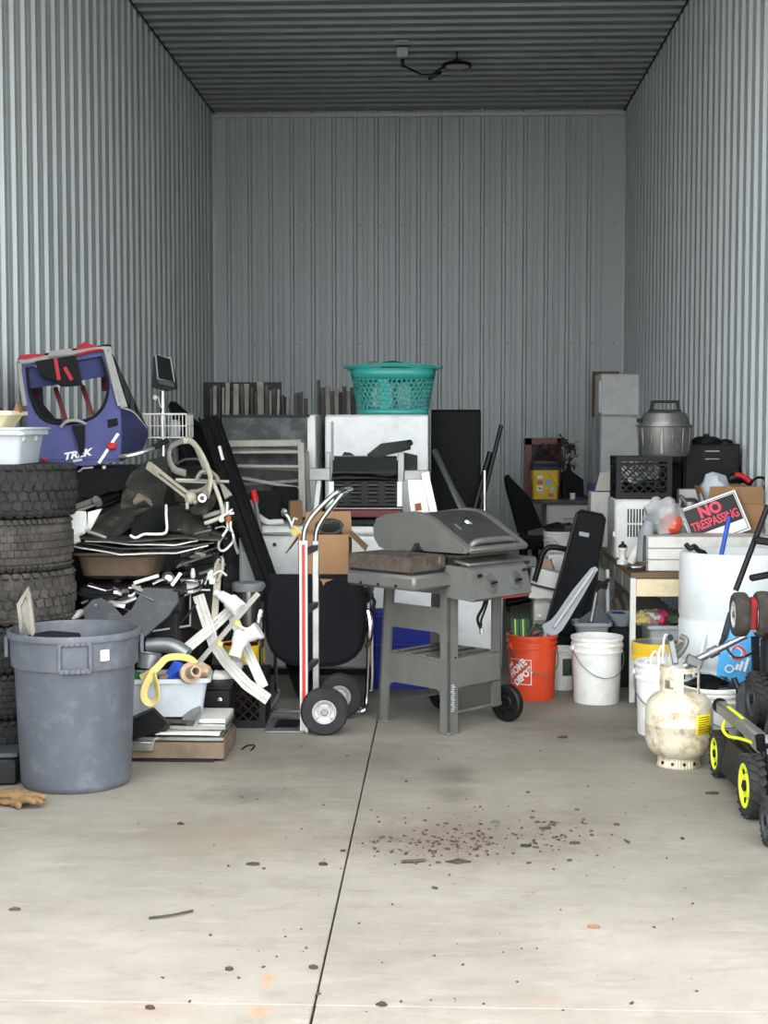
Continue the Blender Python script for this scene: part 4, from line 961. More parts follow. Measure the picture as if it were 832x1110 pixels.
wpart('body', MB().tube(smooth([P(254, 712, 7.22), P(258, 700, 7.24), P(262, 692, 7.26), P(270, 688, 7.26), P(279, 684, 7.26)], 3), [.034, .033, .03, .033, .04, .044, .042, .036, .034, .036, .038, .04, .042], 14), 'pvc', t)
wpart('branch', MB().cyl(P(258, 685, 7.27), P(263, 694, 7.25), .03, n=12), 'pvc', t)
wpart('collar', MB().cyl(P(278, 685, 7.26), P(281, 683, 7.26), .046, n=14), 'pvc', t)
solo('pipe_elbow', MB().tube(smooth([P(232, 733, 7.4), P(240, 734, 7.4), P(250, 731, 7.42), P(256, 722, 7.44), P(258, 716, 7.44)], 3), .034, 12), 'pvc', 'white plastic pipe elbow lying on the milk crate', 'pipe fitting')
for k, (x, y) in enumerate(((257, 676), (238, 698), (216, 719))):
    solo('yellow_knob', MB().box(P(x, y, 7.22), (.03 + .01 * (k == 2), .025, .03), (0, .5, .3), .006), 'strap_yellow', ['yellow knob beside the spotlight head', 'yellow knob on the bent white plank', 'yellow block at the lower stick end'][k], 'knob')
rod('thin_rod', 'pale angled lever behind the yellow knob', [(258, 678, 7.22), (266, 682, 7.24), (276, 680, 7.25)], .007, 'pvc', group=GR)
# behind: pedal bin, paint pail, clear jar
t = thing('pedal_bin', 'brushed steel pedal bin with grey lid behind the white planks', 'bin', (PX(272, 8.22) - .025, 8.28, 0))
part('body', MB().lathe([(0, 0), (.088, 0), (.09, .01), (.09, .62), (0, .62)], 24), 'stainless', t)
part('lid', MB().lathe([(0, .62), (.096, .62), (.098, .65), (.09, .665), (0, .672)], 24), 'grey_plastic', t)
part('base_ring', MB().lathe([(.09, 0), (.098, 0), (.098, .03), (.09, .03), (.09, 0)], 24), 'black_plastic', t)
bucket('paint_pail', 'dark red paint pail with yellow rim behind white planks', 'maroon', -1.1, 7.95, .12, .36, None)
pp = bpy.data.objects['paint_pail']
part('rim_band', MB().lathe([(.114, .26), (.127, .262), (.127, .285), (.123, .295), (.127, .305), (.127, .365), (.116, .366), (.114, .26)], 28), 'yellow', pp, 'yellow rim band')

# small offcuts wedged all over the heap
rnd = random.Random(21)
for k in range(34):
    px, py = rnd.uniform(182, 240), rnd.uniform(560, 640)
    if k > 16: px, py = rnd.uniform(84, 190), rnd.uniform(632, 668)
    Y = 7.02 + rnd.random() * .1 if k > 16 else 7.16 + rnd.random() * .2
    a = rnd.uniform(-.7, .5); l = rnd.uniform(8, 24); A = P(px, py, Y); B = P(px + l * math.cos(a), py + l * math.sin(a), Y + rnd.uniform(-.06, .1))
    m_ = ['alu', 'galv', 'black_metal', 'stainless', 'slat_light', 'dark_sheet', 'black_metal', 'pvc'][k % 8]
    mb = MB().bar(A, B, rnd.uniform(.006, .02), rnd.uniform(.005, .02), Z_AX, .001) if k % 3 else MB().tube(smooth([A, (A + B) / 2 + Vector((0, 0, rnd.uniform(-.02, .03))), B], 3), rnd.uniform(.004, .009), 6)
    solo('metal_offcut', mb, m_, '%s %s %s' % (['bright aluminium', 'dull grey', 'black steel', 'shiny steel', 'pale tan', 'dark brown', 'black painted', 'white plastic'][k % 8], 'flat strip' if k % 3 else 'thin curved rod', 'wedged among faucets under the brown sink' if k > 16 else 'wedged below the right end of bent sheets'), 'offcut', 'offcuts wedged in the heap')
# ------------------------------------------------------------------ back row: fridges, boards, freezer
def fridge_box(name, label, mat, x0, x1, y0, y1, h, split=None, handle=None, backmat=None):
    t = thing(name, label, 'refrigerator', ((x0 + x1) / 2, (y0 + y1) / 2, 0)); w, d = x1 - x0, y1 - y0
    part('body', MB().box((0, .03, h / 2 + .01), (w, d - .06, h - .02), bev=.008), mat, t)
    for sx in (-1, 1): 
        for sy in (-1, 1): part('foot', MB().cyl((sx * (w / 2 - .05), sy * (d / 2 - .09), 0), (sx * (w / 2 - .05), sy * (d / 2 - .09), .03), .02, n=8), 'black_plastic', t)
    zs = [.06] + ([split] if split else []) + [h]
    for a, b in zip(zs, zs[1:]):
        dd = part('door', MB().box((0, -d / 2 + .03, (a + b) / 2), (w, .06, b - a - .012), bev=.01), backmat or mat, t)
        if handle: part('handle', MB().box((handle * (w / 2 - .04), -d / 2 - .015, (a + b) / 2), (.02, .03, min(.35, (b - a) * .6)), bev=.005), mat, dd)
    return t
Yf = 9.78
fridge_box('refrigerator', 'white refrigerator carrying the teal laundry basket', 'white_enamel', PX(352, Yf, 460), PX(464, Yf, 460), Yf, Yf + .66, PZ(449.5, Yf), None, None)
fr = bpy.data.objects['refrigerator']
part('edge_trim', MB().box((-.295, -.335, .83), (.016, .012, 1.5)), 'grey_plastic', fr)
Yb_ = 10.3
fridge_box('refrigerator', 'tall glossy black refrigerator beside the white one', 'black_matte', PX(467, Yb_, 460), PX(521, Yb_, 460), Yb_, Yb_ + .6, PZ(444, Yb_))
# dark backed cabinet with white side at the left
Yd_ = 9.78
t = thing('refrigerator', 'refrigerator turned round, dark dusty back and white side edge', 'refrigerator', ((PX(240, Yd_) + PX(342, Yd_)) / 2, Yd_ + .3, 0))
hh = PZ(449.5, Yd_); xa, xb = PX(240, Yd_, 460), PX(342, Yd_, 460); xm = (xa + xb) / 2
part('body', MB().box((0, .02, hh / 2), (xb - xa, .56, hh), bev=.008), 'white_enamel', t)
part('back_plate', MB().box((-.025, -.27, hh / 2 - .005), (xb - xa - .06, .02, hh - .02), bev=.003), 'board_dark', t)
part('edge_lip', MB().box((-.02, -.275, hh - .008), (xb - xa - .04, .03, .016)), 'black_metal', t)
# slats standing behind
G4 = 'boards standing behind the refrigerators'
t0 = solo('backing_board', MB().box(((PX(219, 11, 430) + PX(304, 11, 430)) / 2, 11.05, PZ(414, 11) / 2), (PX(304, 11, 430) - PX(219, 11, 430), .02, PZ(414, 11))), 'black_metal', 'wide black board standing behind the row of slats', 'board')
left = [(229, 421, 3, 0), (233, 418, 4, 1), (238, 417, 3, 0), (242, 420, 2.4, 1), (247, 415, 5, 1), (252, 424, 3, 0), (256, 416, 6, 1), (262, 416, 4, 0), (267, 416, 6.5, 1), (273, 420, 3, 0), (277, 425, 3, 0), (282, 413, 7.5, 1), (289, 417, 4, 0), (293, 423, 3, 1), (297, 421, 4, 0), (302, 422, 3, 1), (306, 428, 3, 0), (310, 430, 5, 0)]
left2 = [(312, 429, 3, 1)]
right = [(321, 426, 5, 0), (326, 425, 4, 0), (331, 432, 4, 0), (345, 412, 3, 0), (349, 420, 6, 0), (355, 419, 5, 1), (360, 424, 4, 0), (365, 421, 4, 1), (369, 425, 3.5, 0), (373, 419, 4, 0), (377, 424, 3, 1), (381, 420, 3.5, 0), (384, 426, 3, 0)]
ORD = ['first', 'second', 'third', 'fourth', 'fifth', 'sixth', 'seventh', 'eighth', 'ninth', 'tenth', 'eleventh', 'twelfth', 'thirteenth', 'fourteenth', 'fifteenth', 'sixteenth', 'seventeenth', 'eighteenth', 'nineteenth']
for lst, where, base in ((left + left2, 'of the upright slats left of the basket', 10.78), (right, 'of the dark slats between the refrigerators', 10.6)):
    for k, (px, py, wpx, li) in enumerate(lst):
        Y = base + (k % 3) * .05; w_ = wpx * Y / FPX; top = P(px, py, Y); tilt = random.uniform(-.035, .03) if li else random.uniform(-.02, .05)
        mb = MB().bar((top.x + tilt * 1.2, Y, .0), (top.x, Y, top.z), w_, .03, Y_AX, .002)
        for v in mb.v: v.z = max(v.z, 0)
        solo('wooden_lath' if li else 'metal_lath', mb, 'slat_light' if li else 'slat_dark', '%s %s slat, from the left, %s' % (ORD[k], 'pale' if li else 'dark', where), 'slat', G4)
# chest freezer
t = thing('chest_freezer', 'long white chest freezer behind the chair and grill', 'freezer', ((PX(258, 9) + PX(545, 9)) / 2, 9.34, 0))
w = PX(545, 9) - PX(258, 9); hz = PZ(571, 9.0); FZ = hz
part('body', MB().box((0, 0, (hz - .06) / 2 + .02), (w, .62, hz - .1), bev=.02), 'white_enamel', t)
part('lid', MB().box((0, -.005, hz - .03), (w + .01, .64, .055), bev=.02), 'white_enamel', t)
part('base', MB().box((0, 0, .02), (w - .06, .56, .04)), 'black_plastic', t)
part('lock', MB().lathe([(0, 0), (.014, 0), (.012, .012), (0, .012)], 12, X=axis_matrix((PX(297, 9) - t.location.x, -.31, PZ(591, 9)), (0, -1, 0))), 'chrome', t)
part('label_plate', MB().box((PX(266, 9) - t.location.x, -.311, PZ(595, 9)), (.05, .004, .05)), 'tote_grey', t)
# grey window frames leaning on the turned refrigerator
G5 = 'grey metal frames leaning on the turned refrigerator'
def frame(label, tl, tr, br, bl, bw, Y, lean, mids=(), mat='frame_grey'):
    Yt_, Yb2 = Y + lean, Y
    c = [P(*tl, Yt_), P(*tr, Yt_), P(*br, Yb2), P(*bl, Yb2)]
    t = thing('window_frame', label, 'frame', (c[0] + c[2]) / 2, group=G5)
    for i in range(4):
        a, b = c[i], c[(i + 1) % 4]
        wpart('rail' if i % 2 == 0 else 'stile', MB().bar(a, b, .022, bw, Z_AX if i % 2 == 0 else X_AX, .003), mat, t)
    for f0, f1, w_ in mids:
        a = c[0].lerp(c[3], f0); b = c[1].lerp(c[2], f1); wpart('crossbar', MB().bar(a, b, .018, w_, Z_AX, .002), mat, t)
frame('front grey frame with slanted crossbars at the left of the box', (236, 481), (326, 480), (328, 561), (250, 561), .045, 9.46, .16, [(.12, .12, .02), (.3, .32, .02), (.42, .62, .022), (.78, .78, .022)])
frame('second grey frame leaning just behind the front one', (243, 487), (332, 490), (334, 558), (252, 558), .035, 9.53, .16, [(.25, .3, .02), (.55, .45, .02)], 'slat_light')
solo('pale_rod', MB().tube(smooth([P(246, 550, 9.4), P(290, 555, 9.4), P(318, 559, 9.4), P(324, 553, 9.42)], 3), .014, 8), 'alu', 'pale bent rod crossing low in front of the frames', 'rod')
solo('dark_pad', MB().box((PX(308, 9.4), 9.42, FZ + .12), (.17, .04, .22), (.1, .05, 0), .012), 'navy_fabric', 'dark square pad hanging inside the grey frames', 'pad')
solo('dark_pad', MB().box((PX(287, 9.3), 9.33, FZ + .105), (.2, .05, .2), (.06, -.04, 0), .012), 'black_fabric', 'lower black pad standing on the freezer by frames', 'pad')
solo('foam_roll', MB().tube([(PX(272, 9.25), 9.2, FZ + .15), (PX(271, 9.25), 9.18, FZ + .002)], .045, 10), 'frame_grey', 'pale roll standing at the left on the freezer', 'roll')
solo('rope_coil', MB().tube(smooth([(PX(281, 9.15), 9.15, FZ + .05), (PX(290, 9.12), 9.12, FZ + .019), (PX(298, 9.12), 9.12, FZ + .02), (PX(306, 9.15), 9.15, FZ + .019)], 3), .018, 8), 'pvc', 'thick white cable lying on the freezer', 'cable')
solo('red_handle_tool', MB().cyl(P(282, 576, 8.92), P(277, 545, 9.0), .013, n=8), 'galv', 'grey rod with a red grip standing against freezer', 'tool')
wt = bpy.data.objects['red_handle_tool']
mb = MB().tube([P(277, 545, 9.0), P(276.3, 541, 9.01), P(274.5, 532, 9.03)], [.02, .022, .018], 10)
wpart('grip', mb, 'red_plastic', wt, 'red grip')
solo('wood_block', MB().box((PX(320, 9.2), 9.2, FZ + .075), (.08, .1, .15), (0, 0, .2), .006), 'card_dark', 'brown wooden block on the freezer beside the box', 'block')
# long black beams leaning
G6 = 'long black beams leaning over the heap'
for k, (a, b, w_) in enumerate([((221, 455), (291, 650), .055), ((230, 452), (300, 648), .05), ((236, 456), (304, 646), .03)]):
    A, B = P(*a, 9.3), P(*b, 8.55); dn = (B - A).normalized(); B = A + (B - A) * ((A.z - 0.03) / (A.z - B.z))
    t = thing('steel_beam', ['leftmost long black beam leaning behind the heap', 'middle long black beam with a white scuff', 'rightmost narrow black beam of the leaning three'][k], 'beam', (B.x, B.y, 0), group=G6)
    wpart('web', MB().bar(A, B, .03, w_ * .8, X_AX, .003), 'black_metal', t)
    off = Vector((w_ * .5, 0, 0))
    for s in (-1, 1): wpart('flange', MB().bar(A + off * s + Vector((0, -.012, 0)), B + off * s + Vector((0, -.012, 0)), .05, .012, X_AX, .002), 'black_metal', t)
    if k == 1: wpart('scuff', MB().poly3([P(236, 484, 9.1), P(239, 483, 9.1), P(243, 498, 9.05), P(240, 499, 9.05)], .003), 'paint_white', t)
solo('dark_plank', MB().bar(P(186, 438, 9.55), P(222, 470, 9.4), .05, .04).bar(P(186, 440, 9.55), P(214, 520, 9.0), .04, .03), 'black_metal', 'dark angled board behind the wire basket', 'board')
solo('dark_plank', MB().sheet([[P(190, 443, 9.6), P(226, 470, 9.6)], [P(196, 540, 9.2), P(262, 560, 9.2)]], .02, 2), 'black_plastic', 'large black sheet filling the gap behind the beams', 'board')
# teal basket on the white fridge
fz = PZ(449.5, Yf) + .002
t = thing('laundry_basket', 'teal plastic laundry basket with round holes on the white refrigerator', 'basket', (PX(426, 10.06, 440), 10.06, fz))
def bask(u, v):
    a, b = .235 + .06 * v, .165 + .05 * v; n_ = 3.2
    c, s_ = math.cos(u), math.sin(u); r = (abs(c) ** n_ + abs(s_) ** n_) ** (-1 / n_)
    dip = .0
    return Vector((a * c * r, b * s_ * r, .32 * v + dip))
mb = MB(); NU, NV = 56, 7
v0, v1 = .1, .74
mb.lathe([(0, 0)], 3)
def strip(va, vb, n=NU * 2):
    vs = [bask(2 * PI * i / n, va) for i in range(n)] + [bask(2 * PI * i / n, vb) for i in range(n)]
    mb.add(vs, [(i, (i + 1) % n, n + (i + 1) % n, n + i) for i in range(n)])
strip(0, v0); strip(v1, .97)
mb.add([bask(2 * PI * i / 112, 0) for i in range(112)], [tuple(range(112))])
for j in range(NV):
    for i in range(NU):
        u0 = 2 * PI * (i) / NU; du = 2 * PI / NU; w0 = v0 + (v1 - v0) * j / NV; dv = (v1 - v0) / NV
        o8 = [(0, 0), (.5, 0), (1, 0), (1, .5), (1, 1), (.5, 1), (0, 1), (0, .5)]
        if True:
            ctr = (.5, .5); big = .37
            i8 = [(.5 + big * math.cos(a), .5 + big * 1.1 * math.sin(a)) for a in [PI * 1.25 + k * PI / 4 for k in range(8)]]
            vs = [bask(u0 + du * (p[0] + .5 * (j % 2)), w0 + dv * p[1]) for p in o8 + i8]
            fs = [(k, (k + 1) % 8, 8 + (k + 1) % 8, 8 + k) for k in range(8)]
            if ((i + 3) % 14) in (0, 1) : fs.append(tuple(range(8, 16)))
            mb.add(vs, fs)
part('body', mb, 'teal', t, solid=.003)
n = 80; rim = []
for i in range(n):
    u = 2 * PI * i / n; q = bask(u, 1.0); q.z += .018 * abs(math.sin(u)) ** 3 - .004; rim.append(q * 1.0)
mb = MB().tube(rim, .013, 6, True)
lip = [Vector((p.x * 1.035, p.y * 1.035, p.z - .014)) for p in rim]; mb.add(rim + lip, [(i, (i + 1) % n, n + (i + 1) % n, n + i) for i in range(n)])
part('rim', mb, 'teal', t)
for s in (-1, 1): part('handle', MB().tube(smooth([(s * .285, -.09, .316), (s * .325, -.05, .322), (s * .325, .05, .322), (s * .285, .09, .316)], 3), .012, 6), 'teal', t)
cb = t.location
solo('cloth_bundle', MB().blob(cb + Vector((-.13, 0, .325)), (.055, .06, .04), 12, 8, .4, seed=2), 'card', 'tan bundle poking out of the teal basket', 'bundle')
solo('folded_cloth', MB().blob(cb + Vector((.02, .0, .3)), (.13, .12, .065), 14, 8, .3, seed=3), 'dark_grey_plastic', 'dark grey folded cloth on top in the basket', 'cloth')
solo('folded_cloth', MB().blob(cb + Vector((.15, .02, .29)), (.09, .1, .06), 14, 8, .3, seed=5), 'grey_fabric', 'pale grey cloth at the right in the basket', 'cloth')
solo('white_box', MB().box(cb + Vector((-.08, -.03, .13)), (.14, .12, .18), (0, .1, .3), .01), 'paint_white', 'white box seen through the holes of the basket', 'box')
solo('silver_box', MB().box(cb + Vector((.07, -.04, .12)), (.1, .1, .2), (0, -.1, .1), .01), 'tote_grey', 'silver box seen through the holes of the basket', 'box')
# leaning poles near the black fridge
for k, (a, b, foot, r, m_, lab) in enumerate([((543, 461, 10.2), (482, 0, 9.95), 0, .016, 'black_metal', 'black pole leaning right of the black refrigerator'), ((531, 490, 10.2), (470, 0, 9.85), 0, .02, 'black_metal', 'shorter black pole beside the leaning black pole'), ((525, 510, 10.1), (525, 0, 10.1), 0, .012, 'chrome', 'short bright tube upright at the black refrigerator'),
        ((471, 489, 10.2), (507, 0, 9.25), 1, .02, 'galv', 'grey double pole leaning against the black refrigerator')]):
    A = P(*a); B = Vector((PX(b[0], b[2]), b[2], FZ + .012 if foot else .001))
    mb = MB().cyl(B, A, r, n=8)
    if k == 3: mb.cyl(B + Vector((.03, 0, 0)), A + Vector((.012, 0, -.05)), .012, n=8)
    for v in mb.v: v.z = max(v.z, FZ if foot else 0)
    solo('pole', mb, m_, lab, 'pole', 'poles leaning by the black refrigerator')
# wrecked grill body on the freezer
Yg = 9.08
zg = FZ + .001
t = thing('grill_body', 'dismantled black grill body with louvred front on the freezer', 'grill', (PX(396, Yg), Yg + .15, zg))
W_ = lambda a, b: P(a, b, Yg)
wpart('base_tray', MB().box((PX(396, Yg), Yg + .15, zg + .02), (PX(436, Yg) - PX(354, Yg), .3, .035), bev=.004), 'black_metal', t)
wpart('maroon_bar', MB().bar(W_(352, 556.5), W_(436, 556.5), .03, .05, Z_AX, .006), 'maroon', t, 'dark red front bar')
wpart('bar_edge', MB().bar(W_(352, 551), W_(436, 551), .034, .008, Z_AX), 'alu_dull', t)
wpart('louvre_panel', MB().bar(P(358, 535, Yg - .02), P(432, 535, Yg - .02), .02, .16, Z_AX, .004), 'black_metal', t)
for r in range(3):
    for c in range(4):
        q = P(367 + c * 18.5, 525.5 + r * 8.5, Yg - .034)
        wpart('louvre', MB().tube([q - X_AX * .03, q + X_AX * .03], .014, 8, flat=(1.1, 1)), 'louvre_black', t)
wpart('inner_back', MB().sheet([[P(362, 497, Yg + .2), P(430, 497, Yg + .2)], [P(360, 520, Yg), P(432, 520, Yg)]], .006, 5, .012, 3), 'chrome', t)
wpart('teeth', MB().bar(P(360, 512, Yg + .04), P(430, 512, Yg + .04), .02, .012).bar(P(362, 496, Yg + .22), P(430, 496, Yg + .22), .02, .02), 'black_metal', t)
wpart('firebox', MB().box((PX(396, Yg), Yg + .26, zg + .2), (PX(434, Yg) - PX(357, Yg), .04, .4)), 'soot', t)
for x in (359, 433): wpart('edge_strip', MB().bar(P(x, 522, Yg - .03), P(x, 549, Yg - .03), .012, .03, X_AX), 'paint_white', t)
for s, xs in ((-1, (353, 358)), (1, (431, 438))):
    wpart('post', MB().bar(P(sum(xs) / 2, 490, Yg), P(sum(xs) / 2, 522, Yg), .04, (xs[1] - xs[0]) * Yg / FPX, X_AX, .003), 'galv', t)
wpart('cross_bracket', MB().bar(P(335, 514, Yg - .02), P(358, 514, Yg - .02), .03, .075, Z_AX, .004), 'galv', t)
wpart('leg', MB().bar(P(347, 510, Yg + .02), P(341, 566, Yg + .02), .03, .03, X_AX, .002), 'white_metal', t)
wpart('lid_flap', MB().sheet([[P(398, 494, Yg), P(413, 482, Yg + .03), P(443, 478, Yg + .05)], [P(405, 497, Yg - .04), P(420, 492, Yg - .04), P(445, 486, Yg)]], .02, 3), 'grill_dark', t)
wpart('flap_hinge', MB().blob(P(444, 480, Yg + .03), .02, 8, 6), 'black_metal', t)
wpart('dark_plate', MB().poly3([P(373, 490, Yg), P(380, 491, Yg), P(384, 494, Yg), P(370, 494, Yg)], .03), 'black_metal', t)
wpart('side_chimney', MB().poly3([P(438, 491, Yg + .03), P(452, 494, Yg + .03), P(452, 510, Yg + .03), P(438, 510, Yg + .03)], .12), 'soot', t)
t = thing('sheet_bracket', 'bent galvanised sheet bracket standing right of the grill body', 'bracket', P(455, 567, 8.98))
wpart('arm', MB().bar(P(438, 515, 9.0), P(464, 515, 9.0), .03, .06, Z_AX, .003), 'galv', t)
wpart('upright', MB().poly3([P(441, 511, 8.99), P(465, 511, 8.99), P(473, 566, 8.98), P(446, 566, 8.98)], .02), 'stainless', t)
wpart('fold', MB().bar(P(460, 512, 8.97), P(471, 560, 8.96), .02, .05, X_AX, .003), 'alu', t)
wpart('rust_patch', MB().poly3([P(449, 546, 8.982), P(456, 545, 8.982), P(457, 553, 8.98), P(450, 554, 8.98)], .003), 'rust', t)

# ------------------------------------------------------------------ chair with carton on its seat
Yc = 7.88
xa, xb = PX(286, Yc, 670), PX(396, Yc, 670); xm = (xa + xb) / 2; hw = (xb - xa) / 2
zt, zb = PZ(625, Yc), PZ(723, Yc)
t = thing('side_chair', 'black fabric chair with chrome sled frame, seen from behind', 'chair', (xm, Yc + .3, 0))
def backoutline(k, off, grow=0):
    pts = []
    for i in range(40):
        a = 2 * PI * i / 40; n_ = 5 if math.sin(a) > 0 else 3.2
        c, s_ = math.cos(a), math.sin(a); r = (abs(c) ** n_ + abs(s_) ** n_) ** (-1 / n_)
        x = c * r * (hw - k); z = s_ * r * ((zt - zb) / 2 - k)
        x *= 1 - .05 * max(0, -z / ((zt - zb) / 2))
        pts.append(Vector((xm + x, Yc + off + .035 * (x / hw) ** 2, (zt + zb) / 2 + z)))
    return pts
wpart('backrest', loft([backoutline(.05, 0), backoutline(.015, .006), backoutline(0, .03), backoutline(0, .055), backoutline(.02, .075), backoutline(.06, .08)]), 'navy_fabric', t)
wpart('welt', MB().tube([p for p in backoutline(-.001, .03)], .006, 6, True), 'black_fabric', t)
wpart('top_panel', loft([rrect(xm, Yc + .09, hw * 1.9, .07, .02, zt - .05), rrect(xm, Yc + .085, hw * 1.94, .08, .02, zt - .01), rrect(xm, Yc + .085, hw * 1.8, .06, .02, zt)]), 'navy_fabric', t)
wpart('torn_patch', MB().poly3([P(346, 627.5, Yc - .006), P(361, 628, Yc - .006), P(353, 631, Yc - .006), P(350, 635, Yc - .006), P(349, 631, Yc - .006)], .004), 'card', t, 'torn tan foam patch')
wpart('seat', MB().box((xm, Yc + .36, .40), (hw * 1.8, .5, .09), bev=.03), 'navy_fabric', t)
for s in (-1, 1):
    x = xm + s * (hw + .005)
    wpart('side_frame', MB().tube(smooth([(x, Yc + .05, .55), (x + s * .012, Yc - .01, .5), (x + s * .012, Yc - .02, .3), (x, Yc - .03, .06), (x - s * .02, Yc - .04, .014), (x - s * .04, Yc + .2, .013), (x - s * .02, Yc + .55, .013), (x, Yc + .6, .05), (x, Yc + .6, .5), (x, Yc + .55, .6), (x, Yc + .2, .62), (x, Yc + .06, .6)], 4), .0125, 8), 'chrome', t)
    wpart('arm_pad', MB().tube([(x, Yc + .04, .615), (x, Yc + .08, .63), (x, Yc + .3, .64), (x, Yc + .5, .625)], [.02, .026, .026, .02], 10), 'black_plastic', t)
    wpart('chrome_brace', MB().tube(smooth([(x + s * .01, Yc - .015, .56), (x + s * .022, Yc - .03, .5), (x + s * .02, Yc - .03, .42), (x + s * .005, Yc - .015, .36)], 4), .016, 8), 'chrome', t)
wpart('floor_tube', MB().cyl((xm - hw + .02, Yc - .04, .0135), (xm + hw - .02, Yc - .04, .0135), .0125, n=8), 'chrome', t)
# carton on the seat
bx = open_box('carton', 'open brown carton with chrome pot inside, behind the chair', (PX(323, 8.05) + PX(377, 8.05)) / 2, 8.22, .446, PX(377, 8.05) - PX(323, 8.05), .3, PZ(580, 8.05) - .446, flaps=(0, 1, 1, 1), ang=(0, .9, -.95, -.75))
bz = PZ(580, 8.05)
t = thing('chrome_pot', 'round chrome pot with dark mouth inside the carton', 'pot', (PX(357, 8.2), 8.24, bz - .165))
RX = Matrix.Translation((0, .04, 0)) @ Matrix.Rotation(.5, 4, 'X')
part('body', MB().lathe([(0, 0), (.07, 0), (.075, .02), (.075, .22), (.082, .225), (.082, .234), (.064, .234), (.062, .03), (0, .03)], 28, X=RX), 'stainless', t)
part('dark_inside', MB().lathe([(0, .2), (.062, .2), (.062, .206), (0, .206)], 24, X=RX), 'soot', t)
t = thing('paint_brush', 'old brush and hooks standing in the carton corner', 'brush', P(318, 600, 8.2))
wpart('paddle', MB().poly3([P(313, 572, 8.15), P(318, 569, 8.15), P(327, 575, 8.15), P(328, 582, 8.15), P(318, 583, 8.15)], .02), 'strap_yellow', t)
wpart('hook', MB().tube(smooth([P(316, 572, 8.14), P(312, 561, 8.14), P(307, 556, 8.14)], 3), .012, 7).tube([P(316, 570, 8.14), P(319, 561, 8.14), P(322, 563, 8.14)], .008, 6).blob(P(308, 555, 8.14), .02, 8, 6, .4), 'alu', t)

# ------------------------------------------------------------------ hand truck
Yn, Yfar = 7.38, 7.66
t = thing('hand_truck', 'aluminium hand truck with red striped rail and pneumatic wheels', 'hand truck', (PX(335, 7.5), 7.5, 0))
def rail_pts(px, Y, z0): return (Vector((PX(px, Y), Y, z0)), Vector((PX(px, Y), Y, PZ(586, Y))))
a, b = rail_pts(329, Yn, .0); c, d = rail_pts(342, Yfar, .0)
wpart('rail', MB().bar(a, b, .03, .04, X_AX, .003), 'alu', t)
wpart('rail', MB().bar(c, d, .03, .034, X_AX, .003), 'alu', t)
wpart('red_stripe', MB().box((a.x + .0, Yn - .0165, (a.z + b.z) / 2 + .03), (.016, .003, b.z - .1)), 'red_plastic', t, 'red stripe')
for s in (-1, 1): wpart('rail_edge', MB().box((a.x + s * .0155, Yn - .018, b.z / 2), (.008, .008, b.z)), 'white_metal', t)
for z in (.92, .62, .32):
    wpart('cross_strut', MB().bar(Vector((a.x + .01, Yn, z)), Vector((c.x, Yfar, z)), .03, .03, Z_AX, .003), 'dark_grey_plastic', t)
hp = lambda q, Y, k: smooth([q + Vector((0, 0, -.08)), q, q + Vector((.01, 0, .06)), q + Vector((.05, 0, .13)), Vector((q.x + .14, Y, 1.2)), Vector((q.x + .175, Y, 1.225))], 4)
H1, H2 = hp(b, Yn, 0), hp(d, Yfar, 1)
wpart('handle', MB().tube(H1, .0135, 10).tube(H2, .0135, 10).tube([H1[-1], H1[-1] + Vector((.012, .02, .002)), H2[-1] + Vector((.012, -.02, .002)), H2[-1]], .0135, 10), 'chrome', t)
wpart('toe_plate', MB().box((a.x - .1, 7.52, .006), (.2, .36, .01), bev=.002), 'galv', t)
wpart('toe_slot', MB().box((a.x - .1, 7.52, .012), (.12, .2, .003)), 'black_metal', t)
wn = G(351, 801); r = .122
ca, cf = Vector((PX(351, Yn - .08), Yn - .07, r)), Vector((PX(367, Yfar + .02), Yfar + .06, r))
wpart('axle', MB().cyl(ca, cf, .011, n=10).bar(Vector((a.x, Yn, .16)), Vector((ca.x, Yn, r)), .02, .04).bar(Vector((c.x, Yfar, .16)), Vector((cf.x, Yfar, r)), .02, .04), 'galv', t)
tl = MAT[t.name].inverted()
for q in (ca, cf): wheel(t, tl @ q, (0.04, -1, 0), r, .08, 'rubber', 'alu', .5, spokes=4, cap='galv')
# blue recycling bin behind the grill
tub('recycling_bin', 'deep blue plastic recycling bin behind the grill legs', 'bin', 'blue_bin', PX(436, 8.6), 8.74, 0, .42, .34, .44, rz=.05, taper=.88)
rb = bpy.data.objects['recycling_bin']
part('ledge', MB().box((0, -.172, .27), (.38, .02, .02), bev=.004), 'blue_bin', rb)
solo('black_cable', MB().tube([P(398, 640, 7.99), P(406, 652, 7.99), P(404, 664, 7.99)], .01, 8), 'black_plastic', 'black cable drooping beside the chair arm', 'cable')
# ------------------------------------------------------------------ gas grill
t = thing('gas_grill', 'grey two-burner gas grill on a wheeled cart, lid ajar', 'grill', (.032, 7.32, 0), math.radians(48.5))
def leg(x, y, dy, sx, sy, h, z0=0):
    mb = MB()
    for (ww, ox, oy) in (((.07, .014), sx * .035, sy * .007), ((.014, .06), sx * .007, sy * .03)):
        top = [(-ww[0] / 2, -ww[1] / 2), (ww[0] / 2, -ww[1] / 2), (ww[0] / 2, ww[1] / 2), (-ww[0] / 2, ww[1] / 2)]
        vs = [(x + ox + p[0], y + oy + p[1] + dy, z0) for p in top] + [(x + ox + p[0], y + oy + p[1], h) for p in top]
        mb.add(vs, [(0, 1, 2, 3), (7, 6, 5, 4)] + [(i, (i + 1) % 4, 4 + (i + 1) % 4, 4 + i) for i in range(4)])
    return mb
WX, WY = .44, .45
part('leg', leg(0, 0, 0, 1, 1, .86), 'grill_grey', t); part('leg', leg(0, WY, .05, 1, -1, .76), 'grill_grey', t)
part('leg', leg(WX, .02, .0, -1, 1, .76, .09), 'grill_grey', t); part('leg', leg(WX, WY, .02, -1, -1, .76, .09), 'grill_grey', t)
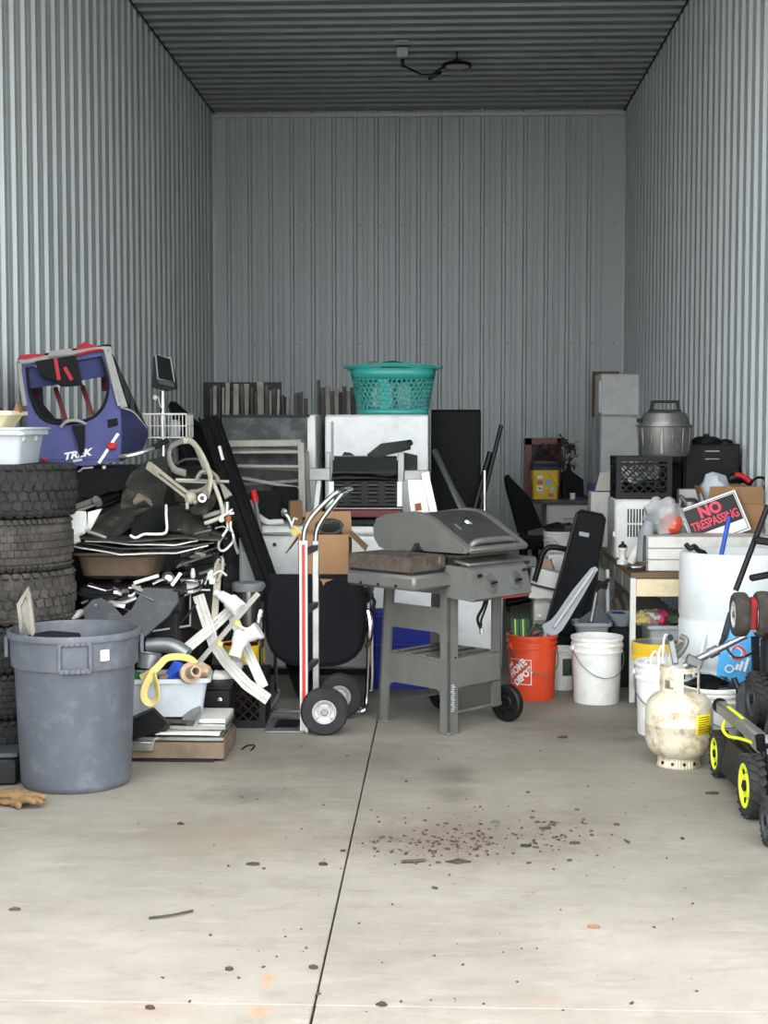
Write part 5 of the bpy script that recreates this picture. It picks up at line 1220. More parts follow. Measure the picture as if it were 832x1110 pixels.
part('foot', MB().box((.035, .03, .006), (.085, .075, .012), bev=.003), 'grill_grey', t)
part('foot', MB().box((.035, WY + .02, .006), (.085, .075, .012), bev=.003), 'grill_grey', t)
def side_panel(z0, z1, nm, arch=True):
    """plate between the left legs with rounded lower corners"""
    ys = [.055, .08, .12, .2, .3, .37, .42]; pl = [(.03, z1)] + [(WY - .02, z1)]
    low = [(WY - .02, z0 - .04), (WY - .035, z0 - .01), (WY - .07, z0), (.09, z0), (.06, z0 - .012), (.045, z0 - .05), (.03, z0 - .06)]
    part(nm, MB().prism(pl + low, .002, .016, axis=0), 'grill_grey', t)
side_panel(.515, .64, 'side_panel'); side_panel(.225, .375, 'side_panel')
part('top_rail', MB().box((.012, WY / 2, .735), (.018, WY - .04, .05), bev=.004), 'grill_grey', t)
part('front_panel', MB().box((WX / 2, .012, .305), (WX - .06, .016, .15), bev=.004), 'grill_grey', t)
part('rear_panel', MB().box((WX / 2, WY - .012, .305), (WX - .06, .014, .15), bev=.004), 'grill_grey', t)
part('far_side_panel', MB().box((WX - .012, WY / 2, .305), (.014, WY - .06, .15), bev=.004), 'grill_grey', t)
part('bottom_shelf', MB().box((WX / 2, WY / 2, .37), (WX - .03, WY - .03, .02), bev=.003), 'grill_grey', t)
for k in range(4): part('shelf_slat', MB().box((WX / 2, .08 + k * .1, .384), (WX - .08, .03, .008), bev=.002), 'dirty_metal', t)
mb = MB()
for k in range(13): mb.box((.03 + .004 * (k % 3 - 1), -.001, .12 + k * .011), (.022 + .006 * (k % 2), .002, .0055))
part('printed_label', mb, 'tote_grey', t, kind='stuff')
for a in ((.035, .02), (.44, .02)): pass
mb = MB().cyl((.1, .03, .1), (WX + .05, .03, .1), .007, n=8).cyl((.12, WY, .1), (WX + .05, WY, .1), .007, n=8)
part('axle', mb, 'galv', t)
for y in (-.01, WY - .01): wheel(t, Vector((WX + .035, y + .02, .1)), (1, 0, 0), .1, .045, 'black_plastic', 'black_plastic', .74, spokes=6, cap='black_gloss')
# screws on the near leg
mb = MB()
for z in (.815, .775, .7, .39): mb.lathe([(0, 0), (.005, 0), (.004, .004), (0, .004)], 8, X=axis_matrix((.03 if z > .5 else .05, 0, z), (0, -1, 0)))
part('leg_screws', mb, 'black_metal', t)
# side table (left) and its grate
part('side_table', MB().box((-.14, WY / 2 - .01, .79), (.285, WY + .02, .075), bev=.014), 'grill_grey', t)
mb = MB()
for y in (.1, .22, .34): mb.cyl((-.2825, y, .772), (-.287, y, .772), .008, n=8)
part('table_hole', mb, 'black_metal', t)
part('table_grate', MB().box((-.14, WY / 2, .834), (.25, WY - .04, .014), bev=.002), 'soot', t)
part('side_table', MB().box((WX + .13, .17, .835), (.22, .4, .06), bev=.012), 'grill_grey', t)
part('maker_plate', MB().box((WX + .14, -.032, .838), (.05, .004, .016)), 'ink', t)
part('firebox', MB().prism([(-.03, .78), (WY - .0, .78), (WY + .03, .9), (-.03, .9)], .02, WX - .02, axis=0), 'soot', t)
part('grate', MB().box((WX / 2, .08, .905), (WX - .04, .25, .014), bev=.002), 'dirty_metal', t)
part('drip_edge', MB().box((WX / 2, -.07, .875), (WX - .02, .1, .02), (.2, 0, 0), .006), 'roast_alu', t)
# control panel with two knobs
prof = [(.01, .70), (-.165, .69), (-.185, .705), (-.145, .845), (-.13, .855), (.01, .862)]
cp = part('control_panel', MB().prism(prof, .0, WX - .02, axis=0), 'grill_grey', t)
part('panel_end', MB().prism([(y, z) for y, z in prof], -.012, 0, axis=0), 'grill_grey', t)
part('panel_end', MB().prism([(y, z) for y, z in prof], WX - .02, WX - .008, axis=0), 'grill_grey', t)
nrm = Vector((0, -.14, -.04)).cross(Vector((1, 0, 0))); nrm = Vector((0, -.962, .275))
for x in (.13, .325):
    c = Vector((x, -.1655, .772))
    kb = part('knob_bezel', MB().lathe([(.043, 0), (.047, .0), (.047, .004), (.043, .006), (.0, .004)], 24, X=axis_matrix(c, nrm, (1, 0, 0)), sx=.95, sy=1.1), 'roast_alu', t)
    part('knob', MB().lathe([(0, .004), (.022, .004), (.02, .012), (0, .014)], 16, X=axis_matrix(c, nrm)), 'grill_dark', kb)
    part('valve_stem', MB().cyl(c + nrm * .01, c + nrm * .04, .006, n=8).bar(c + nrm * .014 - X_AX * .018, c + nrm * .014 + X_AX * .018, .006, .008), 'black_metal', kb)
part('igniter', MB().cyl(Vector((.04, -.158, .815)), Vector((.04, -.158, .815)) + nrm * .02, .009, n=8).cyl(Vector((.395, -.158, .82)), Vector((.395, -.158, .82)) + nrm * .015, .008, n=8), 'black_metal', t)
part('red_strip', MB().box((WX * .7, -.168, .692), (.2, .012, .006)), 'red_plastic', t)
part('gas_hose', MB().tube(smooth([(.3, .0, .7), (.3, .03, .62), (.28, .05, .56), (.3, .04, .5)], 4), .008, 7).tube(smooth([(.31, .0, .7), (.33, .03, .63), (.31, .05, .55), (.3, .04, .52)], 4), .006, 7), 'black_plastic', t)
part('hose_nut', MB().cyl((.3, .04, .51), (.3, .04, .48), .012, n=8), 'chrome', t)
# lid
lp = [(-.125, .928), (-.145, .938), (-.14, .952), (-.02, 1.022), (.10, 1.09), (.16, 1.115), (.25, 1.122), (.42, 1.1), (.49, 1.075), (.512, 1.03), (.505, .97), (.47, .93), (.43, .918), (.25, .918), (.235, .93), (.22, .96), (.19, .965), (.17, .935), (.15, .925)]
c0 = Vector((0, .18, 1.0))
part('lid_end', MB().prism(lp, -.02, .02, axis=0), 'grill_grey', t); part('lid_end', MB().prism(lp, WX - .03, WX + .01, axis=0), 'grill_grey', t)
ins = [(y + (.18 - y) * .03, z + (1.0 - z) * .08) for y, z in lp]
lidp = part('lid_shell', MB().prism(ins[:12] + [(.43, .925), (.1, .925)], .02, WX - .03, axis=0), 'grill_dark', t)
sl = Vector((0, .238, .14)).normalized(); nr = Vector((0, -sl.z, sl.y))
def onlid(x, f): return Vector((x, -.135 + .235 * f, .945 + .137 * f)) + nr * .0
part('lid_window', MB().bar(onlid(.05, .52) + nr * .0, onlid(.38, .52) + nr * .0, .15, .012, nr, .004), 'grill_dark', t)
part('handle_ridge', MB().tube(smooth([onlid(.04, .12), onlid(.08, .1) + nr * .03, onlid(.33, .1) + nr * .03, onlid(.37, .12)], 4), .016, 8), 'grill_grey', t)
part('lid_lip', MB().bar(onlid(-.01, -.01), onlid(WX, -.01), .03, .03, nr, .006), 'grill_grey', t)
part('thermometer', MB().lathe([(0, 0), (.026, 0), (.03, .008), (.022, .018), (0, .022)], 18, X=axis_matrix(onlid(.2, .82) + nr * .008, nr)), 'chrome', t)
part('chrome_tab', MB().bar(onlid(.09, .6) + nr * .012, onlid(.09, .78) + nr * .012, .01, .006, nr), 'alu', t)
part('lid_pivot', MB().cyl((-.024, -.1, .948), (-.03, -.1, .948), .012, n=10), 'galv', t)
GM = MAT[t.name]
# soiled metal box on the side table
t = thing('firebox_tray', 'soot stained metal tray standing on the grill side table', 'tray', GM @ Vector((-.14, .24, .8415)), math.radians(48.5))
part('wall', MB().box((0, -.205, .034), (.25, .01, .068)).box((0, .195, .034), (.25, .01, .068)).box((-.125, 0, .034), (.01, .41, .068)).box((.125, 0, .034), (.01, .41, .068)), 'dirty_metal', t)
part('floor_plate', MB().box((0, -.005, .005), (.25, .4, .01)), 'soot', t)
part('rim', MB().box((0, -.205, .07), (.262, .016, .008)).box((0, .195, .07), (.262, .016, .008)).box((-.125, 0, .07), (.016, .41, .008)).box((.125, 0, .07), (.016, .41, .008)), 'dirty_metal', t)
part('corner_bracket', MB().box((.11, -.215, .036), (.045, .014, .06), bev=.003), 'dirty_metal', t)
# ------------------------------------------------------------------ buckets in the middle
ob = bucket('bucket', 'orange plastic bucket with white square logo beside the grill', 'orange', PX(577, 8.37), 8.37, .148, .37, .5, hmat='galv')
# logo wrapped on the orange pail
def wrap(mb, r0, r1, h, a0, push=.0012):
    """flat (x,y) lettering bent onto a tapered pail; x right, y up"""
    for v in mb.v:
        z = v.y; r = r0 + (r1 - r0) * z / h + push + v.z; a = a0 + v.x / r
        v.x, v.y, v.z = r * math.sin(a), -r * math.cos(a), z
    return mb
def subdiv(mb, it=2):
    for _ in range(it):
        nf = []
        for f in mb.f:
            if len(f) == 4:
                q = [mb.v[i] for i in f]; o = len(mb.v)
                mb.v += [(q[0] + q[1]) / 2, (q[1] + q[2]) / 2, (q[2] + q[3]) / 2, (q[3] + q[0]) / 2, (q[0] + q[1] + q[2] + q[3]) / 4]
                nf += [(f[0], o, o + 4, o + 3), (o, f[1], o + 1, o + 4), (o + 4, o + 1, f[2], o + 2), (o + 3, o + 4, o + 2, f[3])]
            else: nf.append(f)
        mb.f = nf
    return mb
LA = math.atan2(PX(577, 8.37), 8.37) * -1 - .55
def flatq(pts): return MB().add([(p[0], p[1], 0) for p in pts], [tuple(range(len(pts)))])
s = .072; cyz = .165
fr_ = MB()
for a, b, c, d in ((-s, -s, s, -s + .004), (-s, s - .004, s, s), (-s, -s, -s + .004, s), (s - .004, -s, s, s)):
    fr_.add([(a, b + cyz, 0), (c, b + cyz, 0), (c, d + cyz, 0), (a, d + cyz, 0)], [(0, 1, 2, 3)])
part('logo_border', wrap(subdiv(fr_, 3), .1285, .14, .37, LA), 'paint_white', ob)
for word, off, sz in (('THE', .068, .028), ('HOME', .022, .056), ('DEPOT', -.034, .05)):
    X = Matrix.Translation((0, cyz, 0)) @ Matrix.Rotation(math.radians(42), 4, 'Z') @ Matrix.Translation((-.03 if word == 'THE' else 0, off, 0))
    part('logo_lettering', wrap(text_mb(word, sz, .0004, 0, .0025, X=X, sx=.86), .1285, .14, .37, LA), 'paint_white', ob, 'white stencil lettering')
bz = .3
t = thing('bottle_box', 'dark green box of bottles standing in the orange bucket', 'bottle box', (PX(565, 8.35), 8.35, .02))
part('body', MB().box((0, 0, .22), (.1, .08, .44), (0, -.03, 0), .006), 'green', t)
for k in range(4): part('stripe', MB().box((-.035 + k * .022, -.042, .38), (.006, .004, .12), (0, -.03, 0)), 'black_plastic' if k % 2 else 'lime', t)
solo('tin_cup', MB().lathe([(0, 0), (.03, 0), (.034, .09), (.03, .09), (.026, .006), (0, .006)], 16, X=axis_matrix(P(574, 692, 8.3), (.5, -.3, .7))), 'stainless', 'shiny steel cup tilted in the orange bucket', 'cup')
pd = [(586, 684), (588, 677), (597, 672), (603, 665), (620, 640), (640, 616), (645, 614), (648, 617), (645, 622), (632, 645), (616, 672), (609, 683), (603, 688), (590, 690)]
t = thing('boat_paddle', 'grey plastic paddle slanting out of the orange bucket', 'paddle', P(595, 690, 8.33))
wpart('blade', MB().poly3([P(x, y, 8.3 + (690 - y) * .0014) for x, y in pd], .02), 'grey_plastic', t)
wpart('ridge', MB().bar(P(600, 680, 8.29), P(643, 618, 8.375), .016, .012, Y_AX, .003), 'tote_grey', t)
wpart('socket', MB().cyl(P(592, 686, 8.3), P(582, 705, 8.3), .026, n=10), 'galv', t)
bucket('bucket', 'small white pail with green label between two larger buckets', 'white_bucket', PX(611, 8.62), 8.64, .075, .25, None)
sb = bpy.data.objects['bucket.001']
part('label', MB().add([Vector((.0715 * math.sin(a), -.0715 * math.cos(a), z)) for z in (.09, .19) for a in [-.1 + .8 * k / 6 for k in range(7)]], [(k, k + 1, k + 8, k + 7) for k in range(6)]), 'leaf_green', sb, solid=.001)
bucket('bucket', 'white five gallon bucket with wire handle beside the table leg', 'white_bucket', PX(648, 8.24), 8.26, .148, .375, .3)

# ------------------------------------------------------------------ behind the buckets: case, carrier, boxes
A, B = P(640, 556, 9.02), P(611, 700, 8.93); dn = (B - A).normalized(); L_ = (A.z) / -dn.z
B = A + dn * L_
t = thing('guitar_case', 'black padded guitar case leaning against the table', 'case', (B.x, B.y, 0))
xx = dn.cross(Y_AX).normalized(); X = axis_matrix(A, dn.cross(xx) if dn.cross(xx).y < 0 else -dn.cross(xx), dn)   # local x down the case, z to the viewer
X3 = X.to_3x3(); sg = 1 if (X3 @ Y_AX).x > 0 else -1
ol = [(0, -.065), (.0, .065), (.02, .085), (.35, .105), (.6, .125), (.85, .145), (L_ - .04, .14), (L_, .1), (L_, -.1), (L_ - .04, -.14), (.85, -.145), (.6, -.125), (.35, -.105), (.02, -.085)]
mb = MB().prism([(x, y) for x, y in ol], -.07, .05, X=X)
for v in mb.v: v.z = max(v.z, 0)
wpart('body', mb, 'black_fabric', t)
mb = MB(); n = len(ol)
mb.tube([X @ Vector((x, y, .05)) for x, y in ol], .009, 6, True)
for v in mb.v: v.z = max(v.z, 0)
wpart('piping', mb, 'black_plastic', t)
wpart('name_tag', MB().box((.14, -.02 * sg, .054), (.025, .06, .006), X=X), 'grey_plastic', t, 'small grey tag')
wpart('pocket', MB().box((.55, 0, .06), (.42, .15, .03), bev=.012, X=X), 'navy_fabric', t)
# beige carrier with black handle on a grey box
t = thing('grey_cabinet', 'small beige grey metal cabinet under the striped carrier', 'cabinet', (PX(592, 9.2), 9.28, 0))
part('body', MB().box((0, 0, .26), (.17, .2, .52), bev=.01), 'frame_grey', t)
part('drawer', MB().box((0, -.102, .42), (.15, .01, .17), bev=.003), 'white_old', t)
part('knob', MB().box((-.04, -.11, .36), (.02, .015, .02), bev=.003), 'paint_white', t)
part('opening', MB().box((.01, -.103, .24), (.12, .01, .14)), 'black_plastic', t)
Yk = 9.12
t = thing('pet_carrier', 'cream banded carrier with curved black handle behind the buckets', 'carrier', P(594, 650, Yk))
wpart('lower_shell', MB().poly3([P(573, 648, Yk), P(576, 634, Yk), P(612, 643, Yk), P(612, 652, Yk), P(590, 648, Yk), P(583, 649, Yk)], .18), 'white_old', t)
wpart('upper_shell', MB().poly3([P(575, 632, Yk - .01), P(578, 619, Yk - .01), P(583, 616, Yk - .01), P(616, 624, Yk - .01), P(613, 641, Yk - .01)], .2), 'white_old', t)
wpart('band', MB().bar(P(575, 633, Yk - .015), P(612, 642, Yk - .015), .01, .012), 'black_plastic', t)
wpart('handle', MB().tube(smooth([P(579, 630, Yk - .02), P(585, 610, Yk - .02), P(588, 600, Yk - .02), P(597, 593, Yk - .02), P(620, 597, Yk)], 4), .018, 10), 'black_plastic', t)
wpart('handle_sleeve', MB().cyl(P(579, 631, Yk - .022), P(584, 612, Yk - .022), .012, n=8), 'chrome', t)
solo('plastic_container', MB().box((PX(609, 9.7), 9.8, .35), (.2, .2, .7), (0, 0, .1), .01), 'white_plastic', 'tall white container behind the black carrier handle', 'container')
t = thing('garden_bag', 'orange and white crumpled bag behind the black handle', 'bag', (PX(594, 9.5), 9.56, .0))
part('bag', MB().blob((0, 0, .34), (.09, .09, .36), 12, 10, .3, seed=6, flatbase=0), 'skin_paper', t)
# grey basin and frames right of the case
tub('wash_basin', 'grey oval wash basin stacked behind the white bucket', 'basin', 'grey_plastic', PX(642, 8.66), 8.68, .3, .2, .18, .1)
solo('black_stool', MB().box((PX(642, 8.68), 8.68, .15), (.2, .17, .3), bev=.01), 'black_plastic', 'black plastic step under the grey wash basin', 'stool')
solo('metal_post', MB().bar(P(658, 617, 8.9), P(658, 690, 8.85), .03, .022, X_AX, .002), 'galv', 'upright galvanised post left of the table leg', 'post')
rod('metal_post', 'thin slanted steel post in front of the guitar case', [(648, 632, 8.8), (640, 674, 8.72)], .011, 'galv', 'post')
solo('clamp', MB().box(P(652, 634, 8.78), (.07, .04, .04), (0, .3, 0), .006).cyl(P(645, 640, 8.76), P(660, 628, 8.76), .012, n=8), 'black_metal', 'black clamp joining the two steel posts', 'clamp')
solo('box_side', MB().poly3([P(626, 672, 8.75), P(650, 655, 8.75), P(660, 672, 8.75), P(660, 690, 8.72), P(626, 690, 8.72)], .03), 'navy_lid', 'dark blue angular panel behind the basin', 'panel')
for k, (a, b) in enumerate((((666, 650), (678, 680)), ((676, 646), (682, 668)), ((664, 668), (672, 690)))):
    rod('wood_stick', ['grey weathered stick leaning under the table edge', 'second weathered stick close to the table leg', 'short weathered stick low under the table'][k], [(a[0], a[1], 9.0), (b[0], b[1], 8.9)], .03, 'old_wood', 'stick', 'sticks under the table', flat=(1, .5))
bw = thing('glass_bowl', 'pale bowl with blue inside under the table', 'bowl', (1.07, 8.78, .36))
part('bowl', MB().lathe([(0, 0), (.045, 0), (.09, .07), (.095, .08), (.085, .08), (.04, .01), (0, .01)], 24), 'glass_grey', bw)
part('content', MB().blob((-.02, 0, .055), (.06, .06, .03), 10, 6, .3), 'purple', bw)
solo('black_crate', MB().box((1.065, 8.8, .18), (.16, .2, .36), bev=.008), 'black_plastic', 'black box under the pale bowl below the table', 'box')
# things far back: desk, cat litter pail, flowers, office chair
Yk = 13.3
dz = PZ(541, Yk)
t = thing('desk', 'dark topped desk with white drawer front at the back wall', 'desk', ((PX(566, Yk) + PX(644, Yk)) / 2, Yk + .4, 0))
w = PX(644, Yk) - PX(566, Yk)
part('desk_top', MB().box((0, 0, dz - .02), (w, .8, .04), bev=.004), 'board_dark', t)
part('pedestal', MB().box((w / 2 - .22, .02, (dz - .04) / 2), (.42, .7, dz - .04), bev=.004), 'white_old', t)
for z in (.22, .45, .7): 
    d = part('drawer', MB().box((w / 2 - .22, -.34, z), (.4, .02, .2), bev=.004), 'white_old', t); part('handle', MB().box((w / 2 - .22, -.355, z), (.12, .015, .015)), 'galv', d)
for y in (-.34, .36): part('leg', MB().box((-w / 2 + .03, y, (dz - .04) / 2), (.04, .04, dz - .04)), 'black_metal', t)
t = thing('litter_pail', 'square yellow pail with dark blue lid and printed labels', 'pail', (PX(590.5, Yk), Yk + .14, dz))
pw = .25
part('body', loft([rrect(0, 0, pw * .9, pw * .9, .03, 0), rrect(0, 0, pw, pw, .03, .25), rrect(0, 0, pw, pw, .03, .27)]), 'yellow', t)
part('lid', loft([rrect(0, 0, pw * 1.06, pw * 1.06, .03, .265), rrect(0, 0, pw * 1.08, pw * 1.08, .03, .30), rrect(0, 0, pw * 1.0, pw * 1.0, .03, .31), rrect(0, 0, pw * .96, pw * .96, .03, .345)]), 'navy_lid', t)
fy = -pw * .475
for (x, z, w_, h_, m_) in ((-.05, .2, .05, .03, 'paint_white'), (-.05, .155, .055, .025, 'red_plastic'), (-.05, .1, .055, .05, 'paint_white'), (.02, .155, .045, .05, 'sky_bag'), (.065, .09, .035, .05, 'tote_grey'), (.05, .04, .05, .025, 'red_plastic')):
    part('print', MB().box((x, fy - .008 - (z / .27) * .007, z), (w_, .004, h_), (-.045, 0, 0)), m_, t)
part('print_mark', MB().box((-.05, fy - .014, .1), (.03, .003, .012), (-.045, .4, 0)), 'ink', t)
part('bail', MB().tube(smooth([(-.0, fy - .02, .27), (.05, fy - .03, .2), (.12, fy - .02, .13)], 4), .006, 6), 'strap_yellow', t)
t = thing('red_cabinet', 'dark red metal cabinet standing behind the yellow pail', 'cabinet', (PX(588, Yk + .4), Yk + .56, dz))
w_ = PX(607, Yk + .4) - PX(568, Yk + .4); h_ = PZ(475, Yk + .4) - dz
part('body', MB().box((0, .02, h_ / 2), (w_, .28, h_), bev=.006), 'maroon', t)
part('frame', MB().box((0, -.13, h_ - .03), (w_, .02, .06)).box((-w_ / 2 + .03, -.13, h_ / 2), (.06, .02, h_)).box((w_ / 2 - .02, -.13, h_ / 2), (.04, .02, h_)), 'maroon', t)
part('inside_panel', MB().box((0, -.122, h_ / 2), (w_ - .08, .006, h_ - .1)), 'black_plastic', t)
t = thing('dried_flowers', 'bunch of dried brown flowers behind the yellow pail', 'flowers', (PX(612, Yk + .15), Yk + .3, dz))
part('vase', MB().lathe([(0, 0), (.03, 0), (.04, .1), (.025, .2), (.03, .24), (0, .24)], 14), 'black_plastic', t)
mb = MB(); mb2 = MB(); rnd = random.Random(3)
for k in range(46):
    q = Vector((rnd.uniform(-.25, .06), rnd.uniform(-.06, .06), 0)); q.z = .40 + rnd.uniform(-.05, .1) + (.08 if q.x > -.05 else -.02)
    mb.tube(smooth([(0, 0, .2), (q.x * .3, q.y * .5, .36), q], 3), .003, 4)
    for j in range(4): d = Vector((rnd.uniform(-1, 1), rnd.uniform(-1, 1), rnd.uniform(-.6, 1))).normalized(); mb2.poly3([q, q + d * .03 + Vector((.014, 0, 0)), q + d * .055, q + d * .03 - Vector((.014, 0, 0))], .002)
for k in range(12):
    q = Vector((rnd.uniform(.02, .09), rnd.uniform(-.05, .05), rnd.uniform(.3, .5)))
    for j in range(5): d = Vector((rnd.uniform(-1, 1), rnd.uniform(-1, 1), rnd.uniform(-1, .4))).normalized(); mb2.poly3([q, q + d * .03 + Vector((.012, 0, 0)), q + d * .06, q + d * .03 - Vector((.012, 0, 0))], .002)
part('stems', mb, 'dried', t, kind='stuff'); part('petals', mb2, 'dried', t, kind='stuff')
solo('black_bag', MB().poly3([P(612, 539, Yk), P(613, 512, Yk), P(616, 504, Yk), P(620, 511, Yk), P(632, 520, Yk), P(633, 539, Yk)], .12), 'black_fabric', 'black slumped bag on the desk beside the pail', 'bag')
solo('white_cup', MB().lathe([(0, 0), (.022, 0), (.026, .06), (.022, .06), (.018, .006), (0, .006)], 14, c=(PX(620, Yk - .02), Yk + .0, dz)), 'paint_white', 'tiny white cup on the desk in front of black bag', 'cup')
solo('blue_box', MB().box((PX(642, Yk), Yk + .1, dz + .07), (.08, .1, .14), bev=.004), 'purple', 'small purple blue box at the right end of desk', 'box')
Yo = 12.2
t = thing('office_chair', 'black office chair with slanted back in front of the desk', 'chair', (PX(570, Yo), Yo, 0))
wpart('backrest', MB().sheet([[P(546, 517, Yo), P(551, 516, Yo)], [P(555, 548, Yo), P(572, 540, Yo + .15)], [P(563, 578, Yo), P(586, 572, Yo + .15)]], .05, 4), 'black_fabric', t)
wpart('seat', MB().box(P(580, 588, Yo + .12), (.48, .45, .09), bev=.03), 'black_fabric', t)
sc = P(580, 588, Yo + .12)
wpart('column', MB().cyl((sc.x, sc.y, .08), (sc.x, sc.y, sc.z), .028, n=10), 'black_metal', t)
for k in range(5):
    a = k * 2 * PI / 5; e = Vector((sc.x + .28 * math.cos(a), sc.y + .28 * math.sin(a), .06)); wpart('spoke', MB().bar((sc.x, sc.y, .09), e, .04, .03), 'black_plastic', t); wpart('caster', MB().cyl(e + Vector((-.012, 0, -.032)), e + Vector((.012, 0, -.032)), .028, n=12), 'black_plastic', t)
# white pail with bag on a black box
Yw = 12.0
t = bucket('bucket', 'white bucket stuffed with a dark bag, far behind the grill', 'white_bucket', PX(597.5, Yw), Yw - .75, .125, .33, 1.2, z=PZ(575, Yw - .75) - .33)
bz0 = PZ(575, Yw - .75) - .33; bxx = PX(597.5, Yw)
solo('bag_heap', MB().blob((bxx + .02, Yw - .75, bz0 + .34), (.14, .1, .05), 14, 8, .6, 4, seed=5), 'dark_sheet', 'dark crumpled bag bulging from the far white bucket', 'bag')
solo('black_crate', MB().box((bxx, Yw - .75, bz0 / 2), (.26, .26, bz0), bev=.01), 'black_plastic', 'black box carrying the far white bucket', 'box')
solo('grey_bag', MB().blob((bxx + .26, Yw - .6, .45), (.11, .1, .45), 14, 10, .25, 3, 7, 0), 'grey_plastic', 'grey sack standing to the right of far bucket', 'sack')
# refrigerator in the far right corner, cardboard behind
Yr_ = 14.6
t = fridge_box('refrigerator', 'white two-door refrigerator in the far right corner', 'white_enamel', PX(651, Yr_, 450), PX(699, Yr_, 450), Yr_, Yr_ + .6, PZ(405, Yr_), PZ(451, Yr_))
x = PX(651, Yr_, 450) - t.location.x
part('handle_strip', MB().box((x - .01, -.29, PZ(430, Yr_)), (.03, .05, .32), bev=.004), 'paint_white', t)
part('vent_strip', MB().box((x - .012, -.28, 1.3), (.02, .05, .9), bev=.004), 'grey_plastic', t)
solo('carton_sheet', MB().box((PX(656, 15.3, 450), 15.32, PZ(403, 15.3) / 2), (PX(672, 15.3, 450) - PX(643.5, 15.3, 450), .08, PZ(403, 15.3)), bev=.004), 'card_dark', 'flat brown cardboard standing behind the corner refrigerator', 'cardboard')
solo('door_panel', MB().box((PX(646, 15.1, 450), 15.1, PZ(452, 15.1) / 2), (.09, .06, PZ(452, 15.1)), bev=.006), 'grey_plastic', 'grey panel standing low left of the corner refrigerator', 'panel')

yb = 10.2
solo('tall_carton', MB().box((PX(653, yb), yb + .1, PZ(533, yb) / 2), (.17, .2, PZ(533, yb)), bev=.004), 'white_old', 'tall white carton standing left of the air conditioner', 'box')
solo('paper_sack', MB().poly3([P(645, 532, yb + .02), P(650, 512, yb + .05), P(668, 511, yb + .05), P(668, 532, yb + .02)], .12), 'frame_grey', 'grey paper sack folded on the tall white carton', 'sack')
# ------------------------------------------------------------------ table on the right and what stands on it
tz = .735; X0, X1, Y0, Y1 = PX(683, 8.24, 620), 1.88, 8.22, 9.95
t = thing('work_table', 'worn wooden work table with pale metal legs by the right wall', 'table', ((X0 + X1) / 2, (Y0 + Y1) / 2, 0))
n = 6; wd = (Y1 - Y0) / n
for k in range(n): wpart('plank', MB().box(((X0 + X1) / 2, Y0 + wd * (k + .5), tz - .015), (X1 - X0, wd - .004, .03), bev=.003), 'wood', t)
wpart('front_apron', MB().box(((X0 + X1) / 2 + .01, Y0 + .025, tz - .085), (X1 - X0 - .03, .02, .1), bev=.003), 'cream', t)
wpart('side_apron', MB().box((X0 + .02, (Y0 + Y1) / 2, tz - .085), (.02, Y1 - Y0 - .04, .1), bev=.003), 'old_wood', t)
for k in range(4): wpart('apron_plate', MB().box((X0 + .006, Y0 + .2 + k * .38, tz - .075), (.008, .3, .1), bev=.002), 'alu_dull', t)
for x in (X0 + .015, X1 - .03):
    for y in (Y0 + .02, Y1 - .03): wpart('leg', MB().box((x, y, (tz - .03) / 2), (.032, .032, tz - .03), bev=.003), 'white_old', t)
# window air conditioner
Ya = 9.02; xa, xb = PX(666, Ya, 570), PX(730, Ya, 570); hz = PZ(541, Ya) - tz
t = thing('air_conditioner', 'white window air conditioner with vertical grille slots', 'air conditioner', ((xa + xb) / 2, Ya + .2, tz))
part('case', MB().box((0, .01, hz / 2), (xb - xa, .38, hz), bev=.008), 'white_old', t)
part('front_panel', MB().box((0, -.19, hz / 2), (xb - xa - .005, .03, hz - .01), bev=.01), 'white_plastic', t)
xo = (xa + xb) / 2
for r, (z0, z1) in enumerate(((551, 566), (568, 581))):
    za, zb = PZ(z0, Ya) - tz, PZ(z1, Ya) - tz
    for k in range(13): part('grille_slot', MB().box((PX(680 + k * 3.2, Ya) - xo, -.206, (za + zb) / 2), (.009, .006, za - zb)), 'ink', t)
part('latch', MB().box((PX(665, Ya) - xo, -.19, hz * .42), (.016, .02, .03), bev=.003), 'white_plastic', t)
part('screw', MB().lathe([(0, 0), (.006, 0), (0, .004)], 8, X=axis_matrix((PX(671, Ya) - xo, -.205, hz * .2), (0, -1, 0))), 'galv', t)
acz = tz + hz
cw = PX(728, 9.05, 520) - PX(668, 9.05, 520)
crate('milk_crate', 'black milk crate on the air conditioner, under the roasting pot', (PX(668, 9.05, 520) + PX(728, 9.05, 520)) / 2, 9.22, acz + .001, cw, .33, PZ(495, 9.05) - acz)
cx = (PX(668, 9.05, 520) + PX(728, 9.05, 520)) / 2; ctop = PZ(495, 9.05) + .001
for k in range(7):
    a = random.Random(k); 
solo('cable_tangle', MB().tube(smooth([(cx + .16 * math.sin(k * 1.9) * .8, 9.14 + .1 * math.cos(k * 2.3), acz + .05 + .02 * (k % 4)) for k in range(14)], 4), .012, 6), 'black_plastic', 'tangled black cable inside the upper milk crate', 'cable')
solo('tap_cluster', MB().tube(smooth([(cx - .05 + .08 * math.sin(k * 2.1), 9.12 + .04 * math.cos(k * 1.7), acz + .1 + .015 * (k % 3)) for k in range(9)], 4), .014, 7), 'galv', 'grey pipe fittings showing through the upper crate', 'fittings')
